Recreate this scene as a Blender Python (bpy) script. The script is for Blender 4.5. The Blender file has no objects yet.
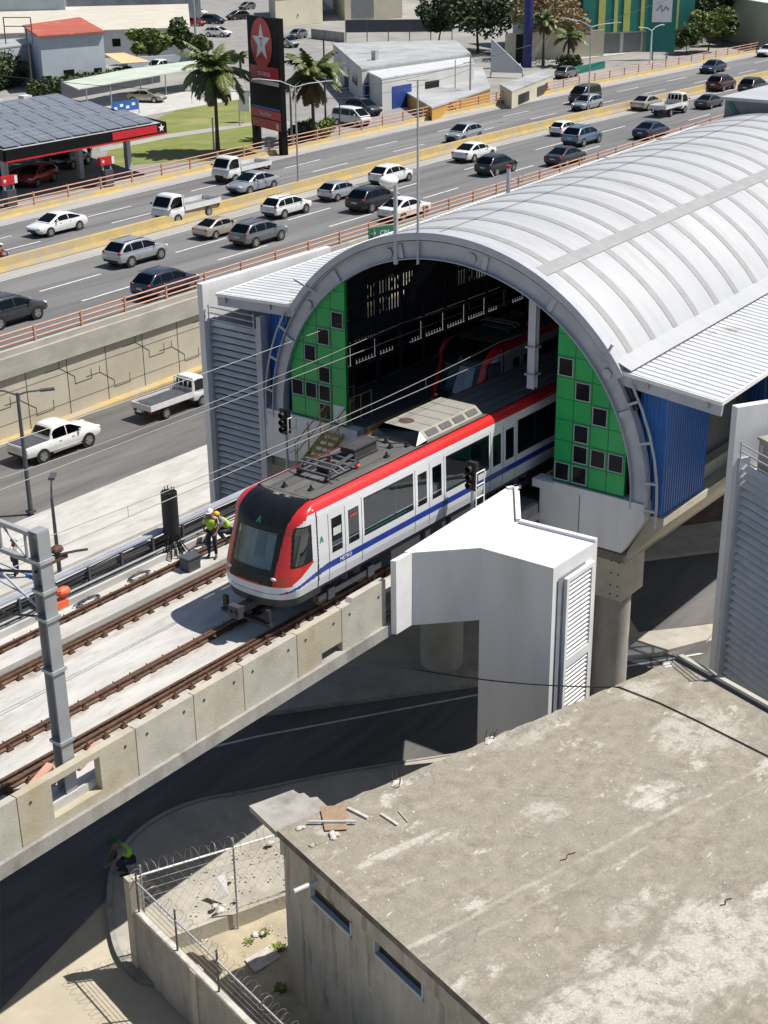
import bpy, bmesh, math, random
from mathutils import Vector, Matrix, noise
R = math.radians
random.seed(7)
scene = bpy.context.scene
col = scene.collection

# ------------------------------------------------------------------ camera
F_PX = 1450.0
CAM = Vector((-26.86, -26.0, 19.6))
P_, R_, Y_ = R(23.232), R(-0.678), R(52.184)
_f = Vector((math.cos(P_)*math.sin(Y_), math.cos(P_)*math.cos(Y_), -math.sin(P_)))
_r0 = Vector((math.cos(Y_), -math.sin(Y_), 0)); _u0 = _r0.cross(_f)
_r = math.cos(R_)*_r0 + math.sin(R_)*_u0
_u = -math.sin(R_)*_r0 + math.cos(R_)*_u0
cam_data = bpy.data.cameras.new("camera"); cam = bpy.data.objects.new("camera", cam_data); col.objects.link(cam)
cam_data.sensor_fit = 'VERTICAL'; cam_data.sensor_height = 36; cam_data.lens = F_PX/1024*36
cam_data.clip_start = 0.5; cam_data.clip_end = 3000
cam.matrix_world = Matrix(((_r.x, _u.x, -_f.x, CAM.x), (_r.y, _u.y, -_f.y, CAM.y), (_r.z, _u.z, -_f.z, CAM.z), (0, 0, 0, 1)))
scene.camera = cam

def ray(px, py): return _r*(px-384) + _u*(512-py) + _f*F_PX
def at(px, py, z):            # where the view line through a photo point meets height z
    d = ray(px, py); return CAM + d*((z-CAM.z)/d.z)
def atx(px, py, x):
    d = ray(px, py); return CAM + d*((x-CAM.x)/d.x)
def aty(px, py, y):
    d = ray(px, py); return CAM + d*((y-CAM.y)/d.y)
def proj(p):
    q = Vector(p)-CAM; z = q.dot(_f)
    return 384+F_PX*q.dot(_r)/z, 512-F_PX*q.dot(_u)/z
def hgt(p, ytop):             # height of a vertical edge standing on p whose top shows at row ytop
    lo, hi = p[2], p[2]+60
    for _ in range(40):
        m = (lo+hi)/2
        if proj((p[0], p[1], m))[1] > ytop: lo = m
        else: hi = m
    return lo-p[2]

G = -7.2      # street under the viaduct
HW = -2.7     # highway
UG = -2.8     # ground beyond the highway

# ------------------------------------------------------------------ world
world = bpy.data.worlds.new("World"); scene.world = world; world.use_nodes = True
wn = world.node_tree; wn.nodes.clear()
sky = wn.nodes.new('ShaderNodeTexSky'); sky.sky_type = 'NISHITA'; sky.sun_disc = False
bg = wn.nodes.new('ShaderNodeBackground'); bg.inputs[1].default_value = 0.07
wo = wn.nodes.new('ShaderNodeOutputWorld')
wn.links.new(sky.outputs[0], bg.inputs[0]); wn.links.new(bg.outputs[0], wo.inputs[0])
SUN = Vector((.45, -.42, 1)).normalized()
sky.sun_elevation = math.asin(SUN.z); sky.sun_rotation = math.atan2(SUN.x, SUN.y)
sl = bpy.data.lights.new("sun", 'SUN'); sl.energy = 4.5; sl.angle = R(.53); sl.color = (1, .95, .87)
so = bpy.data.objects.new("sun", sl); col.objects.link(so)
so.rotation_euler = (-SUN).to_track_quat('-Z', 'Y').to_euler(); so.location = (0, -40, 80)
scene.view_settings.view_transform = 'Standard'; scene.view_settings.look = 'None'
scene.view_settings.exposure = 0.45; scene.view_settings.gamma = 1

# ------------------------------------------------------------------ materials
class NB:
    def __init__(s, name):
        m = bpy.data.materials.new(name); m.use_nodes = True
        s.m = m; s.t = m.node_tree; s.b = s.t.nodes['Principled BSDF']; s.out = s.t.nodes['Material Output']
        s._co = None
    def n(s, t): return s.t.nodes.new(t)
    def l(s, a, b): s.t.links.new(a, b)
    def co(s, kind='Object', scale=(1, 1, 1), rot=(0, 0, 0), loc=(0, 0, 0)):
        if s._co is None: s._co = s.n('ShaderNodeTexCoord')
        o = s._co.outputs[kind]
        mp = s.n('ShaderNodeMapping'); s.l(o, mp.inputs[0])
        mp.inputs[1].default_value = loc; mp.inputs[2].default_value = rot; mp.inputs[3].default_value = scale
        return mp.outputs[0]
    def noise(s, scale, detail=5, rough=.6, co=None, dist=0):
        k = s.n('ShaderNodeTexNoise'); k.inputs['Scale'].default_value = scale; k.inputs['Detail'].default_value = detail
        k.inputs['Roughness'].default_value = rough; k.inputs['Distortion'].default_value = dist
        s.l(co if co is not None else s.co(), k.inputs['Vector']); return k.outputs[0]
    def rng(s, v, a, b, c=0, d=1, smooth=False):
        k = s.n('ShaderNodeMapRange'); s.l(v, k.inputs[0])
        for i, x in enumerate((a, b, c, d)): k.inputs[i+1].default_value = x
        k.clamp = True
        if smooth: k.interpolation_type = 'SMOOTHSTEP'
        return k.outputs[0]
    def math(s, op, a, b=None):
        k = s.n('ShaderNodeMath'); k.operation = op
        for i, x in enumerate((a, b)):
            if x is None: continue
            if isinstance(x, (int, float)): k.inputs[i].default_value = x
            else: s.l(x, k.inputs[i])
        return k.outputs[0]
    def mix(s, f, a, b, mode='MIX'):
        k = s.n('ShaderNodeMix'); k.data_type = 'RGBA'; k.blend_type = mode
        for idx, x in ((0, f), (6, a), (7, b)):
            if isinstance(x, (int, float)): k.inputs[idx].default_value = x
            elif isinstance(x, tuple): k.inputs[idx].default_value = (*x, 1) if len(x) == 3 else x
            else: s.l(x, k.inputs[idx])
        return k.outputs[2]
    def bump(s, h, strength=.3, dist=.02):
        k = s.n('ShaderNodeBump'); k.inputs['Strength'].default_value = strength; k.inputs['Distance'].default_value = dist
        s.l(h, k.inputs['Height']); s.l(k.outputs[0], s.b.inputs['Normal'])
    def base(s, c):
        if isinstance(c, tuple): s.b.inputs['Base Color'].default_value = (*c, 1)
        else: s.l(c, s.b.inputs['Base Color'])

def pmat(name, c1, c2=None, scale=2.0, rough=.7, metal=0, detail=6, lo=.38, hi=.62, bump=0, bscale=None, stretch=(1, 1, 1),
         dirt=None, dscale=.6, dlo=.52, dhi=.7, spec=.5, coat=0):
    b = NB(name)
    if c2 is None: c2 = tuple(x*.86 for x in c1)
    v = b.noise(scale, detail, co=b.co(scale=stretch))
    c = b.mix(b.rng(v, lo, hi), c1, c2)
    if dirt:
        d = b.noise(dscale, 8, .65, co=b.co(scale=stretch, loc=(3, 7, 1)))
        c = b.mix(b.rng(d, dlo, dhi), c, dirt)
    b.base(c); b.b.inputs['Roughness'].default_value = rough; b.b.inputs['Metallic'].default_value = metal
    b.b.inputs['Specular IOR Level'].default_value = spec
    if coat: b.b.inputs['Coat Weight'].default_value = coat; b.b.inputs['Coat Roughness'].default_value = .08
    if bump: b.bump(b.noise(bscale or scale*6, 6), bump, .03)
    return b.m

def glass(name, tint=(.35, .45, .47), gloss=.22, rough=.03, dark=0):
    """tinted see-through pane with a mirror coat that strengthens at grazing angles"""
    b = NB(name)
    tr = b.n('ShaderNodeBsdfTransparent'); tr.inputs[0].default_value = (*tint, 1)
    gl = b.n('ShaderNodeBsdfGlossy'); gl.inputs['Color'].default_value = (.85, .9, .92, 1); gl.inputs['Roughness'].default_value = rough
    ge = b.n('ShaderNodeNewGeometry'); dt = b.n('ShaderNodeVectorMath'); dt.operation = 'DOT_PRODUCT'
    b.l(ge.outputs['Normal'], dt.inputs[0]); b.l(ge.outputs['Incoming'], dt.inputs[1])
    f = b.math('ADD', b.math('MULTIPLY', b.math('POWER', b.math('SUBTRACT', 1.0, b.math('ABSOLUTE', dt.outputs['Value'])), 5.0), .9), .04+gloss)
    f = b.math('MINIMUM', f, .95)
    mx = b.n('ShaderNodeMixShader'); b.l(f, mx.inputs[0])
    b.l(tr.outputs[0], mx.inputs[1]); b.l(gl.outputs[0], mx.inputs[2]); b.l(mx.outputs[0], b.out.inputs[0])
    return b.m

M = {}
def paint(name, c, rough=.3, coat=.3, dirty=.12):
    M[name] = pmat(name, c, tuple(x*(1-dirty) for x in c), scale=1.2, rough=rough, coat=coat, detail=4)
# ---- metals and paints
M['steel'] = pmat('galvanised_steel', (.42, .44, .46), (.33, .35, .37), scale=3, rough=.45, metal=.3)
M['steel_pale'] = pmat('pale_grey_painted_steel', (.43, .45, .50), (.37, .39, .44), scale=1.5, rough=.45, dirt=(.24, .24, .25), dlo=.6, dhi=.8)
M['steel_dark'] = pmat('dark_steel', (.07, .075, .09), scale=3, rough=.5)
M['black'] = pmat('matte_black', (.012, .012, .013), (.02, .02, .02), rough=.6)
M['rubber'] = pmat('rubber', (.015, .015, .016), rough=.85)
M['rust'] = pmat('rusty_rail_steel', (.12, .065, .04), (.07, .036, .024), scale=6, rough=.75, metal=.15, dirt=(.19, .11, .065), dscale=2)
M['rail_top'] = pmat('worn_rail_head', (.22, .13, .085), (.14, .075, .045), scale=8, rough=.45, metal=.4)
M['rail_red'] = pmat('salmon_railing_paint', (.56, .31, .22), (.48, .26, .18), scale=1.5, rough=.65, dirt=(.5, .38, .3), dlo=.55)
M['red'] = pmat('red_paint', (.58, .02, .018), (.5, .02, .018), rough=.28, coat=.4)
M['orange'] = pmat('orange_insulator', (.75, .13, .05), rough=.5)
M['white'] = pmat('white_paint', (.8, .8, .79), (.72, .72, .71), scale=1.5, rough=.4)
M['wall_white'] = pmat('white_rendered_wall', (.70, .70, .71), (.64, .64, .65), scale=.8, rough=.75, dirt=(.50, .49, .475), dscale=.7, dlo=.52, dhi=.82, stretch=(1, 1, .22), bump=.12, bscale=9)
M['yellow'] = pmat('yellow_safety_paint', (.62, .42, .12), (.48, .33, .11), scale=3, rough=.6)
M['green'] = pmat('green_panel', (.004, .36, .085), (.004, .32, .075), scale=.8, rough=.4)
M['green_dark'] = pmat('green_joint', (.01, .10, .02), rough=.6)
M['blue_wall'] = pmat('blue_corrugated_sheet', (.016, .135, .46), (.013, .115, .40), scale=1, rough=.45)
M['corr'] = pmat('pale_corrugated_sheet', (.62, .63, .64), (.55, .56, .57), scale=.9, rough=.5, metal=.1, dirt=(.38, .36, .33), dscale=.8, dlo=.58)
M['louvre'] = pmat('grey_louvre_blade', (.62, .64, .66), (.54, .56, .58), scale=1.5, rough=.5, metal=.1)
M['roof_white'] = pmat('white_roof_membrane', (.45, .46, .475), (.40, .41, .43), scale=.35, rough=.5, dirt=(.33, .33, .335), dscale=.9, dlo=.5, dhi=.78, stretch=(1.6, .3, .3), bump=.25, bscale=1.5)
M['roof_batten'] = pmat('grey_roof_strip', (.30, .30, .305), (.26, .26, .265), scale=2, rough=.6)
M['glass_dark'] = glass('dark_window_glass', (.06, .08, .09), .08)
M['glass_train'] = glass('train_window_glass', (.36, .46, .46), .03)
M['glass_screen'] = glass('windscreen_glass', (.34, .42, .46), .09)
M['glass_car'] = glass('car_glass', (.02, .026, .03), .0)
M['glass_pale'] = glass('pale_panel_glass', (.6, .66, .7), .12, .1)
M['chrome'] = pmat('alloy_wheel', (.5, .5, .51), rough=.3, metal=.8)
M['lamp_red'] = pmat('red_tail_lens', (.4, .01, .012), rough=.2)
M['lamp_clear'] = pmat('clear_lamp_lens', (.7, .72, .74), rough=.12)
M['plate'] = pmat('number_plate', (.6, .6, .55), rough=.5)
# ---- mineral
M['conc_pale'] = pmat('pale_slab_concrete', (.50, .49, .465), (.42, .41, .385), scale=1.1, rough=.9, dirt=(.32, .305, .275), dscale=1.3, dlo=.50, dhi=.76, bump=.3, stretch=(.4, 1.3, 1))  # pale concrete with random dirt
M['conc_panel'] = pmat('precast_parapet_concrete', (.46, .43, .355), (.38, .355, .295), scale=1.0, rough=.9, dirt=(.36, .28, .16), dscale=.9, dlo=.55, dhi=.8, bump=.3, bscale=14)
M['conc_grey'] = pmat('grey_concrete', (.36, .345, .32), (.27, .26, .24), scale=1.4, rough=.9, dirt=(.17, .16, .145), dscale=.8, stretch=(1, 1, .4), bump=.3, bscale=12)
M['conc_band'] = pmat('weathered_coping_concrete', (.42, .40, .35), (.33, .31, .27), scale=1.5, rough=.9, dirt=(.15, .14, .12), dscale=.8, dlo=.58, dhi=.78, stretch=(.3, 1, .9), bump=.3)
M['conc_cream'] = pmat('cream_retaining_wall', (.50, .46, .36), (.44, .405, .32), scale=.5, rough=.9, dirt=(.36, .32, .25), dscale=.35, dlo=.5, dhi=.8, bump=.2)
M['joint'] = pmat('wall_joint_shadow_gap', (.07, .065, .055), rough=.95)
M['side_grey'] = pmat('pavement_concrete', (.43, .40, .35), (.35, .33, .29), scale=1.2, rough=.92, dirt=(.28, .26, .23), dscale=.7, bump=.25)
M['asph'] = pmat('highway_asphalt', (.155, .155, .157), (.11, .11, .112), scale=.8, rough=.9, dirt=(.21, .208, .204), dscale=.35, dlo=.48, dhi=.72, stretch=(.05, 1, 1), bump=.15, bscale=20)
M['asph_front'] = pmat('frontage_asphalt', (.125, .12, .118), (.085, .083, .082), scale=.7, rough=.9, dirt=(.19, .18, .17), dscale=.4, dlo=.5, dhi=.75, stretch=(.12, 1, 1), bump=.15, bscale=20)
M['asph_dusty_lit'] = pmat('dusty_sunlit_asphalt', (.47, .42, .325), (.38, .34, .26), scale=.35, rough=.95, dirt=(.53, .48, .375), dscale=.5, dlo=.5, dhi=.8, bump=.15, bscale=30)  # dusty tone, raised in colour to read as the sunlit street
M['shoulder'] = pmat('pale_shoulder_concrete', (.36, .35, .33), (.29, .285, .27), scale=.8, rough=.9, stretch=(.15, 1, 1))
M['line_white'] = pmat('worn_white_road_paint', (.62, .62, .6), (.36, .36, .35), scale=3, rough=.8, lo=.45, hi=.75)
M['kerb_yellow'] = pmat('yellow_kerb_paint', (.52, .37, .13), (.42, .32, .15), scale=1.2, rough=.85, dirt=(.36, .32, .25), dscale=.45, dlo=.47, dhi=.66)
M['soil'] = pmat('sandy_yard_soil', (.46, .40, .29), (.38, .33, .235), scale=1.2, rough=.98, dirt=(.27, .25, .21), dscale=.5, dlo=.48, dhi=.66, bump=.8, bscale=5)
M['soil_brown'] = pmat('brown_bare_earth', (.17, .11, .08), (.11, .07, .05), scale=1.5, rough=.98, bump=.6)
M['ground'] = pmat('town_ground', (.30, .29, .27), (.23, .225, .21), scale=.15, rough=.95, dirt=(.17, .165, .155), dscale=.07)
M['side_street'] = pmat('side_street_asphalt', (.26, .25, .24), (.21, .205, .2), scale=.3, rough=.95)
M['grass'] = pmat('dry_lawn', (.19, .21, .05), (.14, .17, .04), scale=.35, rough=.95, dirt=(.27, .24, .09), dscale=.2)
M['solar'] = pmat('solar_panel', (.17, .18, .205), (.14, .15, .175), rough=.25, spec=.8)  # colour lightened to stand for sky reflected in the panels
M['tin_grey'] = pmat('grey_tin_roof', (.42, .43, .43), (.33, .34, .34), scale=.35, rough=.55, dirt=(.24, .23, .22), dscale=.2)
M['tin_red'] = pmat('faded_red_roof', (.42, .10, .06), (.34, .08, .05), scale=.5, rough=.75, dirt=(.55, .36, .3), dscale=.25, dlo=.58)
M['tin_green'] = pmat('pale_green_tin', (.50, .55, .47), (.42, .47, .40), scale=.4, rough=.6)
M['cream'] = pmat('cream_plaster', (.56, .52, .40), (.50, .46, .36), scale=.3, rough=.9)
M['cream2'] = pmat('beige_roof_sheet', (.52, .49, .41), (.46, .43, .36), scale=.3, rough=.85)
M['paleblue'] = pmat('pale_blue_plaster', (.46, .51, .55), (.40, .45, .50), scale=.3, rough=.9)
M['town_white'] = pmat('off_white_plaster', (.58, .58, .56), (.5, .5, .48), scale=.3, rough=.9)
M['town_teal'] = pmat('teal_cladding', (.01, .17, .14), (.008, .145, .12), scale=.3, rough=.6)
M['lime'] = pmat('lime_stripe', (.45, .50, .13), rough=.7)
M['ochre'] = pmat('ochre_plaster', (.55, .30, .06), rough=.85)
M['blue_door'] = pmat('blue_door_paint', (.02, .06, .28), rough=.6)
M['shutter'] = pmat('grey_shutter', (.2, .2, .21), rough=.6)
M['dark_open'] = pmat('dark_window', (.014, .014, .018), rough=.12, spec=.12)
M['navy'] = pmat('navy_pole_paint', (.012, .02, .14), rough=.45)
M['bark'] = pmat('bark', (.13, .10, .07), (.08, .06, .045), scale=4, rough=.95)
M['leaf'] = pmat('mid_green_leaves', (.085, .125, .03), (.04, .066, .016), scale=.5, rough=.7, dirt=(.14, .17, .045), dscale=.35)
M['leaf_dark'] = pmat('dark_green_leaves', (.045, .07, .02), (.02, .034, .01), scale=.5, rough=.7, dirt=(.075, .10, .028), dscale=.35)
M['leaf_lime'] = pmat('light_green_leaves', (.19, .225, .055), (.10, .135, .03), scale=.5, rough=.7)
M['leaf_dry'] = pmat('dry_brown_leaves', (.33, .25, .13), (.21, .155, .08), scale=.5, rough=.85)
M['palm'] = pmat('palm_frond', (.14, .17, .04), (.06, .09, .02), scale=.7, rough=.5, dirt=(.26, .24, .09), dscale=.5, dlo=.55)
M['palm_dead'] = pmat('dead_palm_frond', (.17, .12, .055), (.10, .07, .035), scale=.8, rough=.9)
M['skin'] = pmat('skin', (.23, .12, .075), rough=.6)
M['hivis'] = pmat('hi_vis_vest', (.42, .62, .04), (.36, .54, .04), rough=.7)
M['hivis_green'] = pmat('green_hi_vis_vest', (.25, .60, .05), rough=.7)
M['jeans'] = pmat('dark_jeans', (.022, .03, .065), rough=.9)
M['shirt_white'] = pmat('white_shirt', (.6, .6, .6), rough=.85)
M['shirt_grey'] = pmat('grey_shirt', (.2, .2, .22), rough=.85)
M['cap_green'] = pmat('dark_green_cap', (.01, .09, .05), rough=.8)
M['helmet'] = pmat('white_helmet', (.8, .8, .8), rough=.3)
M['helmet_y'] = pmat('yellow_helmet', (.75, .42, .02), rough=.35)
M['teal_seat'] = pmat('teal_plastic_seat', (.05, .36, .34), rough=.5)
M['train_floor'] = pmat('train_floor', (.42, .43, .43), rough=.6)
M['train_white'] = pmat('train_white_paint', (.66, .67, .69), (.62, .63, .66), scale=.6, rough=.3, coat=.4)
M['train_blue'] = pmat('train_blue_stripe', (.012, .045, .30), rough=.3, coat=.4)
M['train_black'] = pmat('train_black_mask', (.006, .0065, .008), (.010, .010, .012), rough=.3, coat=.15, spec=.3)
M['train_grey'] = pmat('train_grey_roof', (.105, .103, .098), (.08, .078, .075), scale=2, rough=.8, stretch=(.3, 2, 1), dirt=(.17, .16, .145), dscale=.9, dlo=.55)
M['ac_beige'] = pmat('beige_roof_unit', (.30, .285, .245), (.25, .24, .21), scale=2, rough=.7, dirt=(.22, .2, .16), dlo=.6)
M['emblem'] = pmat('teal_emblem', (.02, .24, .17), rough=.5)
M['skirt'] = pmat('dark_grey_skirt', (.055, .055, .058), (.04, .04, .043), rough=.6)
M['stone'] = pmat('pale_rubble', (.55, .53, .48), (.4, .38, .34), scale=4, rough=.95)
M['pvc'] = pmat('grey_pvc_pipe', (.5, .51, .5), rough=.5)
M['plank'] = pmat('weathered_plank', (.34, .24, .16), (.24, .17, .11), scale=3, rough=.9, stretch=(1, 6, 1))
M['cable'] = pmat('black_cable', (.02, .02, .022), rough=.6)
M['mast_grey'] = pmat('weathered_mast_steel', (.30, .31, .335), (.25, .26, .28), scale=1.5, rough=.5, dirt=(.19, .185, .18), dlo=.58)
M['wire'] = pmat('pale_contact_wire', (.30, .29, .28), rough=.5, metal=.2)
M['ceiling'] = pmat('shade_dark_ceiling', (.05, .052, .058), rough=.8)  # underside coloured dark to deepen the shade inside the hall
M['platform_shade'] = pmat('shade_dark_platform', (.13, .13, .135), rough=.8)  # platform colour darkened to stand for shade under the roof
M['conc_panel2'] = pmat('ochre_stained_parapet', (.44, .405, .315), (.37, .34, .26), scale=1.0, rough=.9, dirt=(.34, .26, .14), dscale=.8, dlo=.5, dhi=.75, bump=.3, bscale=14)
M['conc_panel3'] = pmat('grey_parapet_concrete', (.44, .42, .365), (.37, .35, .30), scale=1.2, rough=.9, dirt=(.28, .25, .19), dscale=1.0, dlo=.54, dhi=.8, bump=.3, bscale=14)
M['slab_dark'] = pmat('shaded_track_slab', (.12, .115, .11), rough=.95)  # concrete darkened in colour to carry the hall's shade
M['reveal_shade'] = pmat('painted_reveal_shade', (.22, .235, .27), rough=.7)  # grey-blue standing in for shade in the door recess
M['sign_green'] = pmat('road_sign_green', (.01, .17, .09), rough=.5)
M['sign_black'] = pmat('sign_black', (.0045, .005, .006), rough=.6, spec=.2)
M['sign_red'] = pmat('sign_red', (.55, .018, .03), rough=.4)
M['sign_blue'] = pmat('sign_blue', (.03, .12, .42), rough=.5)
M['tan_cloth'] = pmat('tan_awning', (.62, .47, .25), (.55, .42, .23), rough=.9)
M['barb'] = pmat('razor_wire_steel', (.36, .34, .31), (.22, .18, .14), scale=2, rough=.5, metal=.3)

# ------------------------------------------------------------------ mesh collecting
WL = {}
class MB:
    def __init__(s): s.v = []; s.f = []; s.m = []
    def add(s, vs, fs, mi=0):
        o = len(s.v); s.v += [Vector(p) for p in vs]
        for f in fs: s.f.append(tuple(i+o for i in f)); s.m.append(mi)
        return s
    def box(s, x0, x1, y0, y1, z0, z1, mi=0):
        return s.add([(x, y, z) for z in (z0, z1) for x, y in ((x0, y0), (x1, y0), (x1, y1), (x0, y1))],
                     [(3, 2, 1, 0), (4, 5, 6, 7), (0, 1, 5, 4), (1, 2, 6, 5), (2, 3, 7, 6), (3, 0, 4, 7)], mi)
    def mbox(s, mat, sx, sy, sz, mi=0):
        """box of half sizes through a matrix"""
        vs = [mat @ Vector((x, y, z)) for z in (-sz, sz) for x, y in ((-sx, -sy), (sx, -sy), (sx, sy), (-sx, sy))]
        return s.add(vs, [(3, 2, 1, 0), (4, 5, 6, 7), (0, 1, 5, 4), (1, 2, 6, 5), (2, 3, 7, 6), (3, 0, 4, 7)], mi)
    def beam(s, a, b, w, h, mi=0, up=(0, 0, 1)):
        a, b = Vector(a), Vector(b); d = (b-a); L = d.length; d.normalize()
        u = Vector(up); sd = d.cross(u)
        if sd.length < 1e-4: sd = d.cross(Vector((1, 0, 0)))
        sd.normalize(); u = sd.cross(d)
        m = Matrix(((d.x, sd.x, u.x, (a.x+b.x)/2), (d.y, sd.y, u.y, (a.y+b.y)/2), (d.z, sd.z, u.z, (a.z+b.z)/2), (0, 0, 0, 1)))
        return s.mbox(m, L/2, w/2, h/2, mi)
    def tube(s, pts, r, n=6, mi=0, caps=True):
        pts = [Vector(p) for p in pts]; o = len(s.v); k = len(pts)
        prev = None
        for i, p in enumerate(pts):
            d = (pts[min(i+1, k-1)]-pts[max(i-1, 0)]).normalized()
            if prev is None:
                a = d.cross(Vector((0, 0, 1)))
                if a.length < .05: a = d.cross(Vector((1, 0, 0)))
            else: a = prev - d*prev.dot(d)
            a.normalize(); prev = a; b = d.cross(a)
            rr = r[i] if isinstance(r, (list, tuple)) else r
            for j in range(n):
                t = 2*math.pi*j/n; s.v.append(p+(a*math.cos(t)+b*math.sin(t))*rr)
        for i in range(k-1):
            for j in range(n):
                s.f.append((o+i*n+j, o+i*n+(j+1) % n, o+(i+1)*n+(j+1) % n, o+(i+1)*n+j)); s.m.append(mi)
        if caps:
            s.f.append(tuple(o+j for j in reversed(range(n)))); s.m.append(mi)
            s.f.append(tuple(o+(k-1)*n+j for j in range(n))); s.m.append(mi)
        return s
    def cyl(s, c, r, h, n=16, mi=0, axis='z', r2=None):
        c = Vector(c); d = {'x': Vector((1, 0, 0)), 'y': Vector((0, 1, 0)), 'z': Vector((0, 0, 1))}[axis]
        return s.tube([c, c+d*h], [r, r if r2 is None else r2], n, mi)
    def extr(s, poly, vec, mi=0):
        vec = Vector(vec); k = len(poly); poly = [Vector(p) for p in poly]
        fs = [tuple(reversed(range(k))), tuple(range(k, 2*k))]
        for i in range(k): fs.append((i, (i+1) % k, k+(i+1) % k, k+i))
        return s.add(poly+[p+vec for p in poly], fs, mi)
    def face(s, poly, mi=0): return s.add(poly, [tuple(range(len(poly)))], mi)
    def strip(s, a, b, mi=0):
        k = len(a); return s.add(list(a)+list(b), [(i, i+1, k+i+1, k+i) for i in range(k-1)], mi)
    def grid(s, rows, mi=0, close=False):
        o = len(s.v); w = len(rows[0])
        for r in rows: s.v += [Vector(p) for p in r]
        for i in range(len(rows)-1):
            for j in range(w if close else w-1):
                s.f.append((o+i*w+j, o+i*w+(j+1) % w, o+(i+1)*w+(j+1) % w, o+(i+1)*w+j)); s.m.append(mi)
        return s
    def ball(s, c, r, nu=8, nv=6, mi=0):
        if isinstance(r, (int, float)): r = (r, r, r)
        rows = []
        for i in range(nv+1):
            t = math.pi*i/nv
            rows.append([(c[0]+r[0]*math.sin(t)*math.cos(2*math.pi*j/nu), c[1]+r[1]*math.sin(t)*math.sin(2*math.pi*j/nu), c[2]+r[2]*math.cos(t)) for j in range(nu)])
        return s.grid(rows, mi, True)
    def build(s, name, mats, parent=None, smooth=False, label=None, cat=None, group=None, kind=None, loc=None, normals=False):
        o0 = Vector(loc) if loc is not None else (WL[parent.name] if parent else Vector((0, 0, 0)))
        me = bpy.data.meshes.new(name)
        me.from_pydata([tuple(p-o0) for p in s.v], [], s.f)
        if not isinstance(mats, (list, tuple)): mats = [mats]
        for m in mats: me.materials.append(M[m] if isinstance(m, str) else m)
        if len(mats) > 1: me.polygons.foreach_set('material_index', s.m)
        if smooth: me.polygons.foreach_set('use_smooth', [True]*len(me.polygons))
        if normals or smooth:
            bm = bmesh.new(); bm.from_mesh(me); bmesh.ops.remove_doubles(bm, verts=bm.verts, dist=1e-5)
            bmesh.ops.recalc_face_normals(bm, faces=bm.faces); bm.to_mesh(me); bm.free()
        if smooth and smooth is not True: me.set_sharp_from_angle(angle=R(smooth))
        me.update()
        o = bpy.data.objects.new(name, me); col.objects.link(o)
        if parent: o.parent = parent
        else: o.location = o0
        WL[o.name] = o0.copy()
        return tag(o, label, cat, group, kind)

def tag(o, label=None, cat=None, group=None, kind=None):
    if label: o['label'] = label
    if cat: o['category'] = cat
    if group: o['group'] = group
    if kind: o['kind'] = kind
    return o
def thing(name, label, cat, loc=(0, 0, 0), rz=0, group=None):
    o = bpy.data.objects.new(name, None); col.objects.link(o); o.empty_display_size = .3
    o.location = loc; o.rotation_euler = (0, 0, rz); WL[o.name] = Vector(loc)
    return tag(o, label, cat, group)
def dup(o, parent=None, loc=None, rz=None, label=None, group=None, sc=None, swap=None):
    c = o.copy(); col.objects.link(c); WL[c.name] = Vector(loc) if loc is not None else WL[o.name].copy()
    if parent: c.parent = parent
    if loc is not None: c.location = loc
    if rz is not None: c.rotation_euler = (0, 0, rz)
    if sc is not None: c.scale = sc if isinstance(sc, (tuple, list)) else (sc, sc, sc)
    if label: c['label'] = label
    if group: c['group'] = group
    if swap and c.type == 'MESH':
        for i, sl_ in enumerate(c.material_slots):
            if sl_.material and sl_.material.name in swap:
                sl_.link = 'OBJECT'; sl_.material = M[swap[o.material_slots[i].material.name]]
    for ch in list(o.children): dup(ch, c, swap=swap)
    return c
def struct(mb, name, mats, **k): return mb.build(name, mats, kind='structure', **k)
def single(mb, name, mats, label, cat, loc=None, group=None, **k):
    if loc is None: loc = sum(mb.v, Vector((0, 0, 0)))/len(mb.v); loc.z = min(p.z for p in mb.v)
    return mb.build(name, mats, label=label, cat=cat, group=group, loc=loc, **k)
def text_mesh(body, size, mat, parent, name, origin, xdir, ydir, ext=.004, align='CENTER'):
    cu = bpy.data.curves.new(name, 'FONT'); cu.body = body; cu.size = size; cu.extrude = ext; cu.align_x = align; cu.align_y = 'CENTER'
    cu.resolution_u = 2
    t = bpy.data.objects.new(name+'_tmp', cu); col.objects.link(t)
    dg = bpy.context.evaluated_depsgraph_get()
    me = bpy.data.meshes.new_from_object(t.evaluated_get(dg)); bpy.data.objects.remove(t); bpy.data.curves.remove(cu)
    x = Vector(xdir).normalized(); y = Vector(ydir).normalized(); z = x.cross(y); o0 = WL[parent.name]; og = Vector(origin)-o0
    me.transform(Matrix(((x.x, y.x, z.x, og.x), (x.y, y.y, z.y, og.y), (x.z, y.z, z.z, og.z), (0, 0, 0, 1))))
    me.materials.clear(); me.materials.append(M[mat]); me.name = name
    o = bpy.data.objects.new(name, me); col.objects.link(o); o.parent = parent; WL[o.name] = o0.copy()
    return o
def arr(points):    # piecewise linear function
    def f(x):
        if x <= points[0][0]: return points[0][1]
        for (a, b), (c, d) in zip(points, points[1:]):
            if x <= c: 
                t = (x-a)/(c-a); return b+(d-b)*t
        return points[-1][1]
    def g(x): return sum(f(x+d) for d in (-12, -8, -4, 0, 4, 8, 12))/7
    return g

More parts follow.
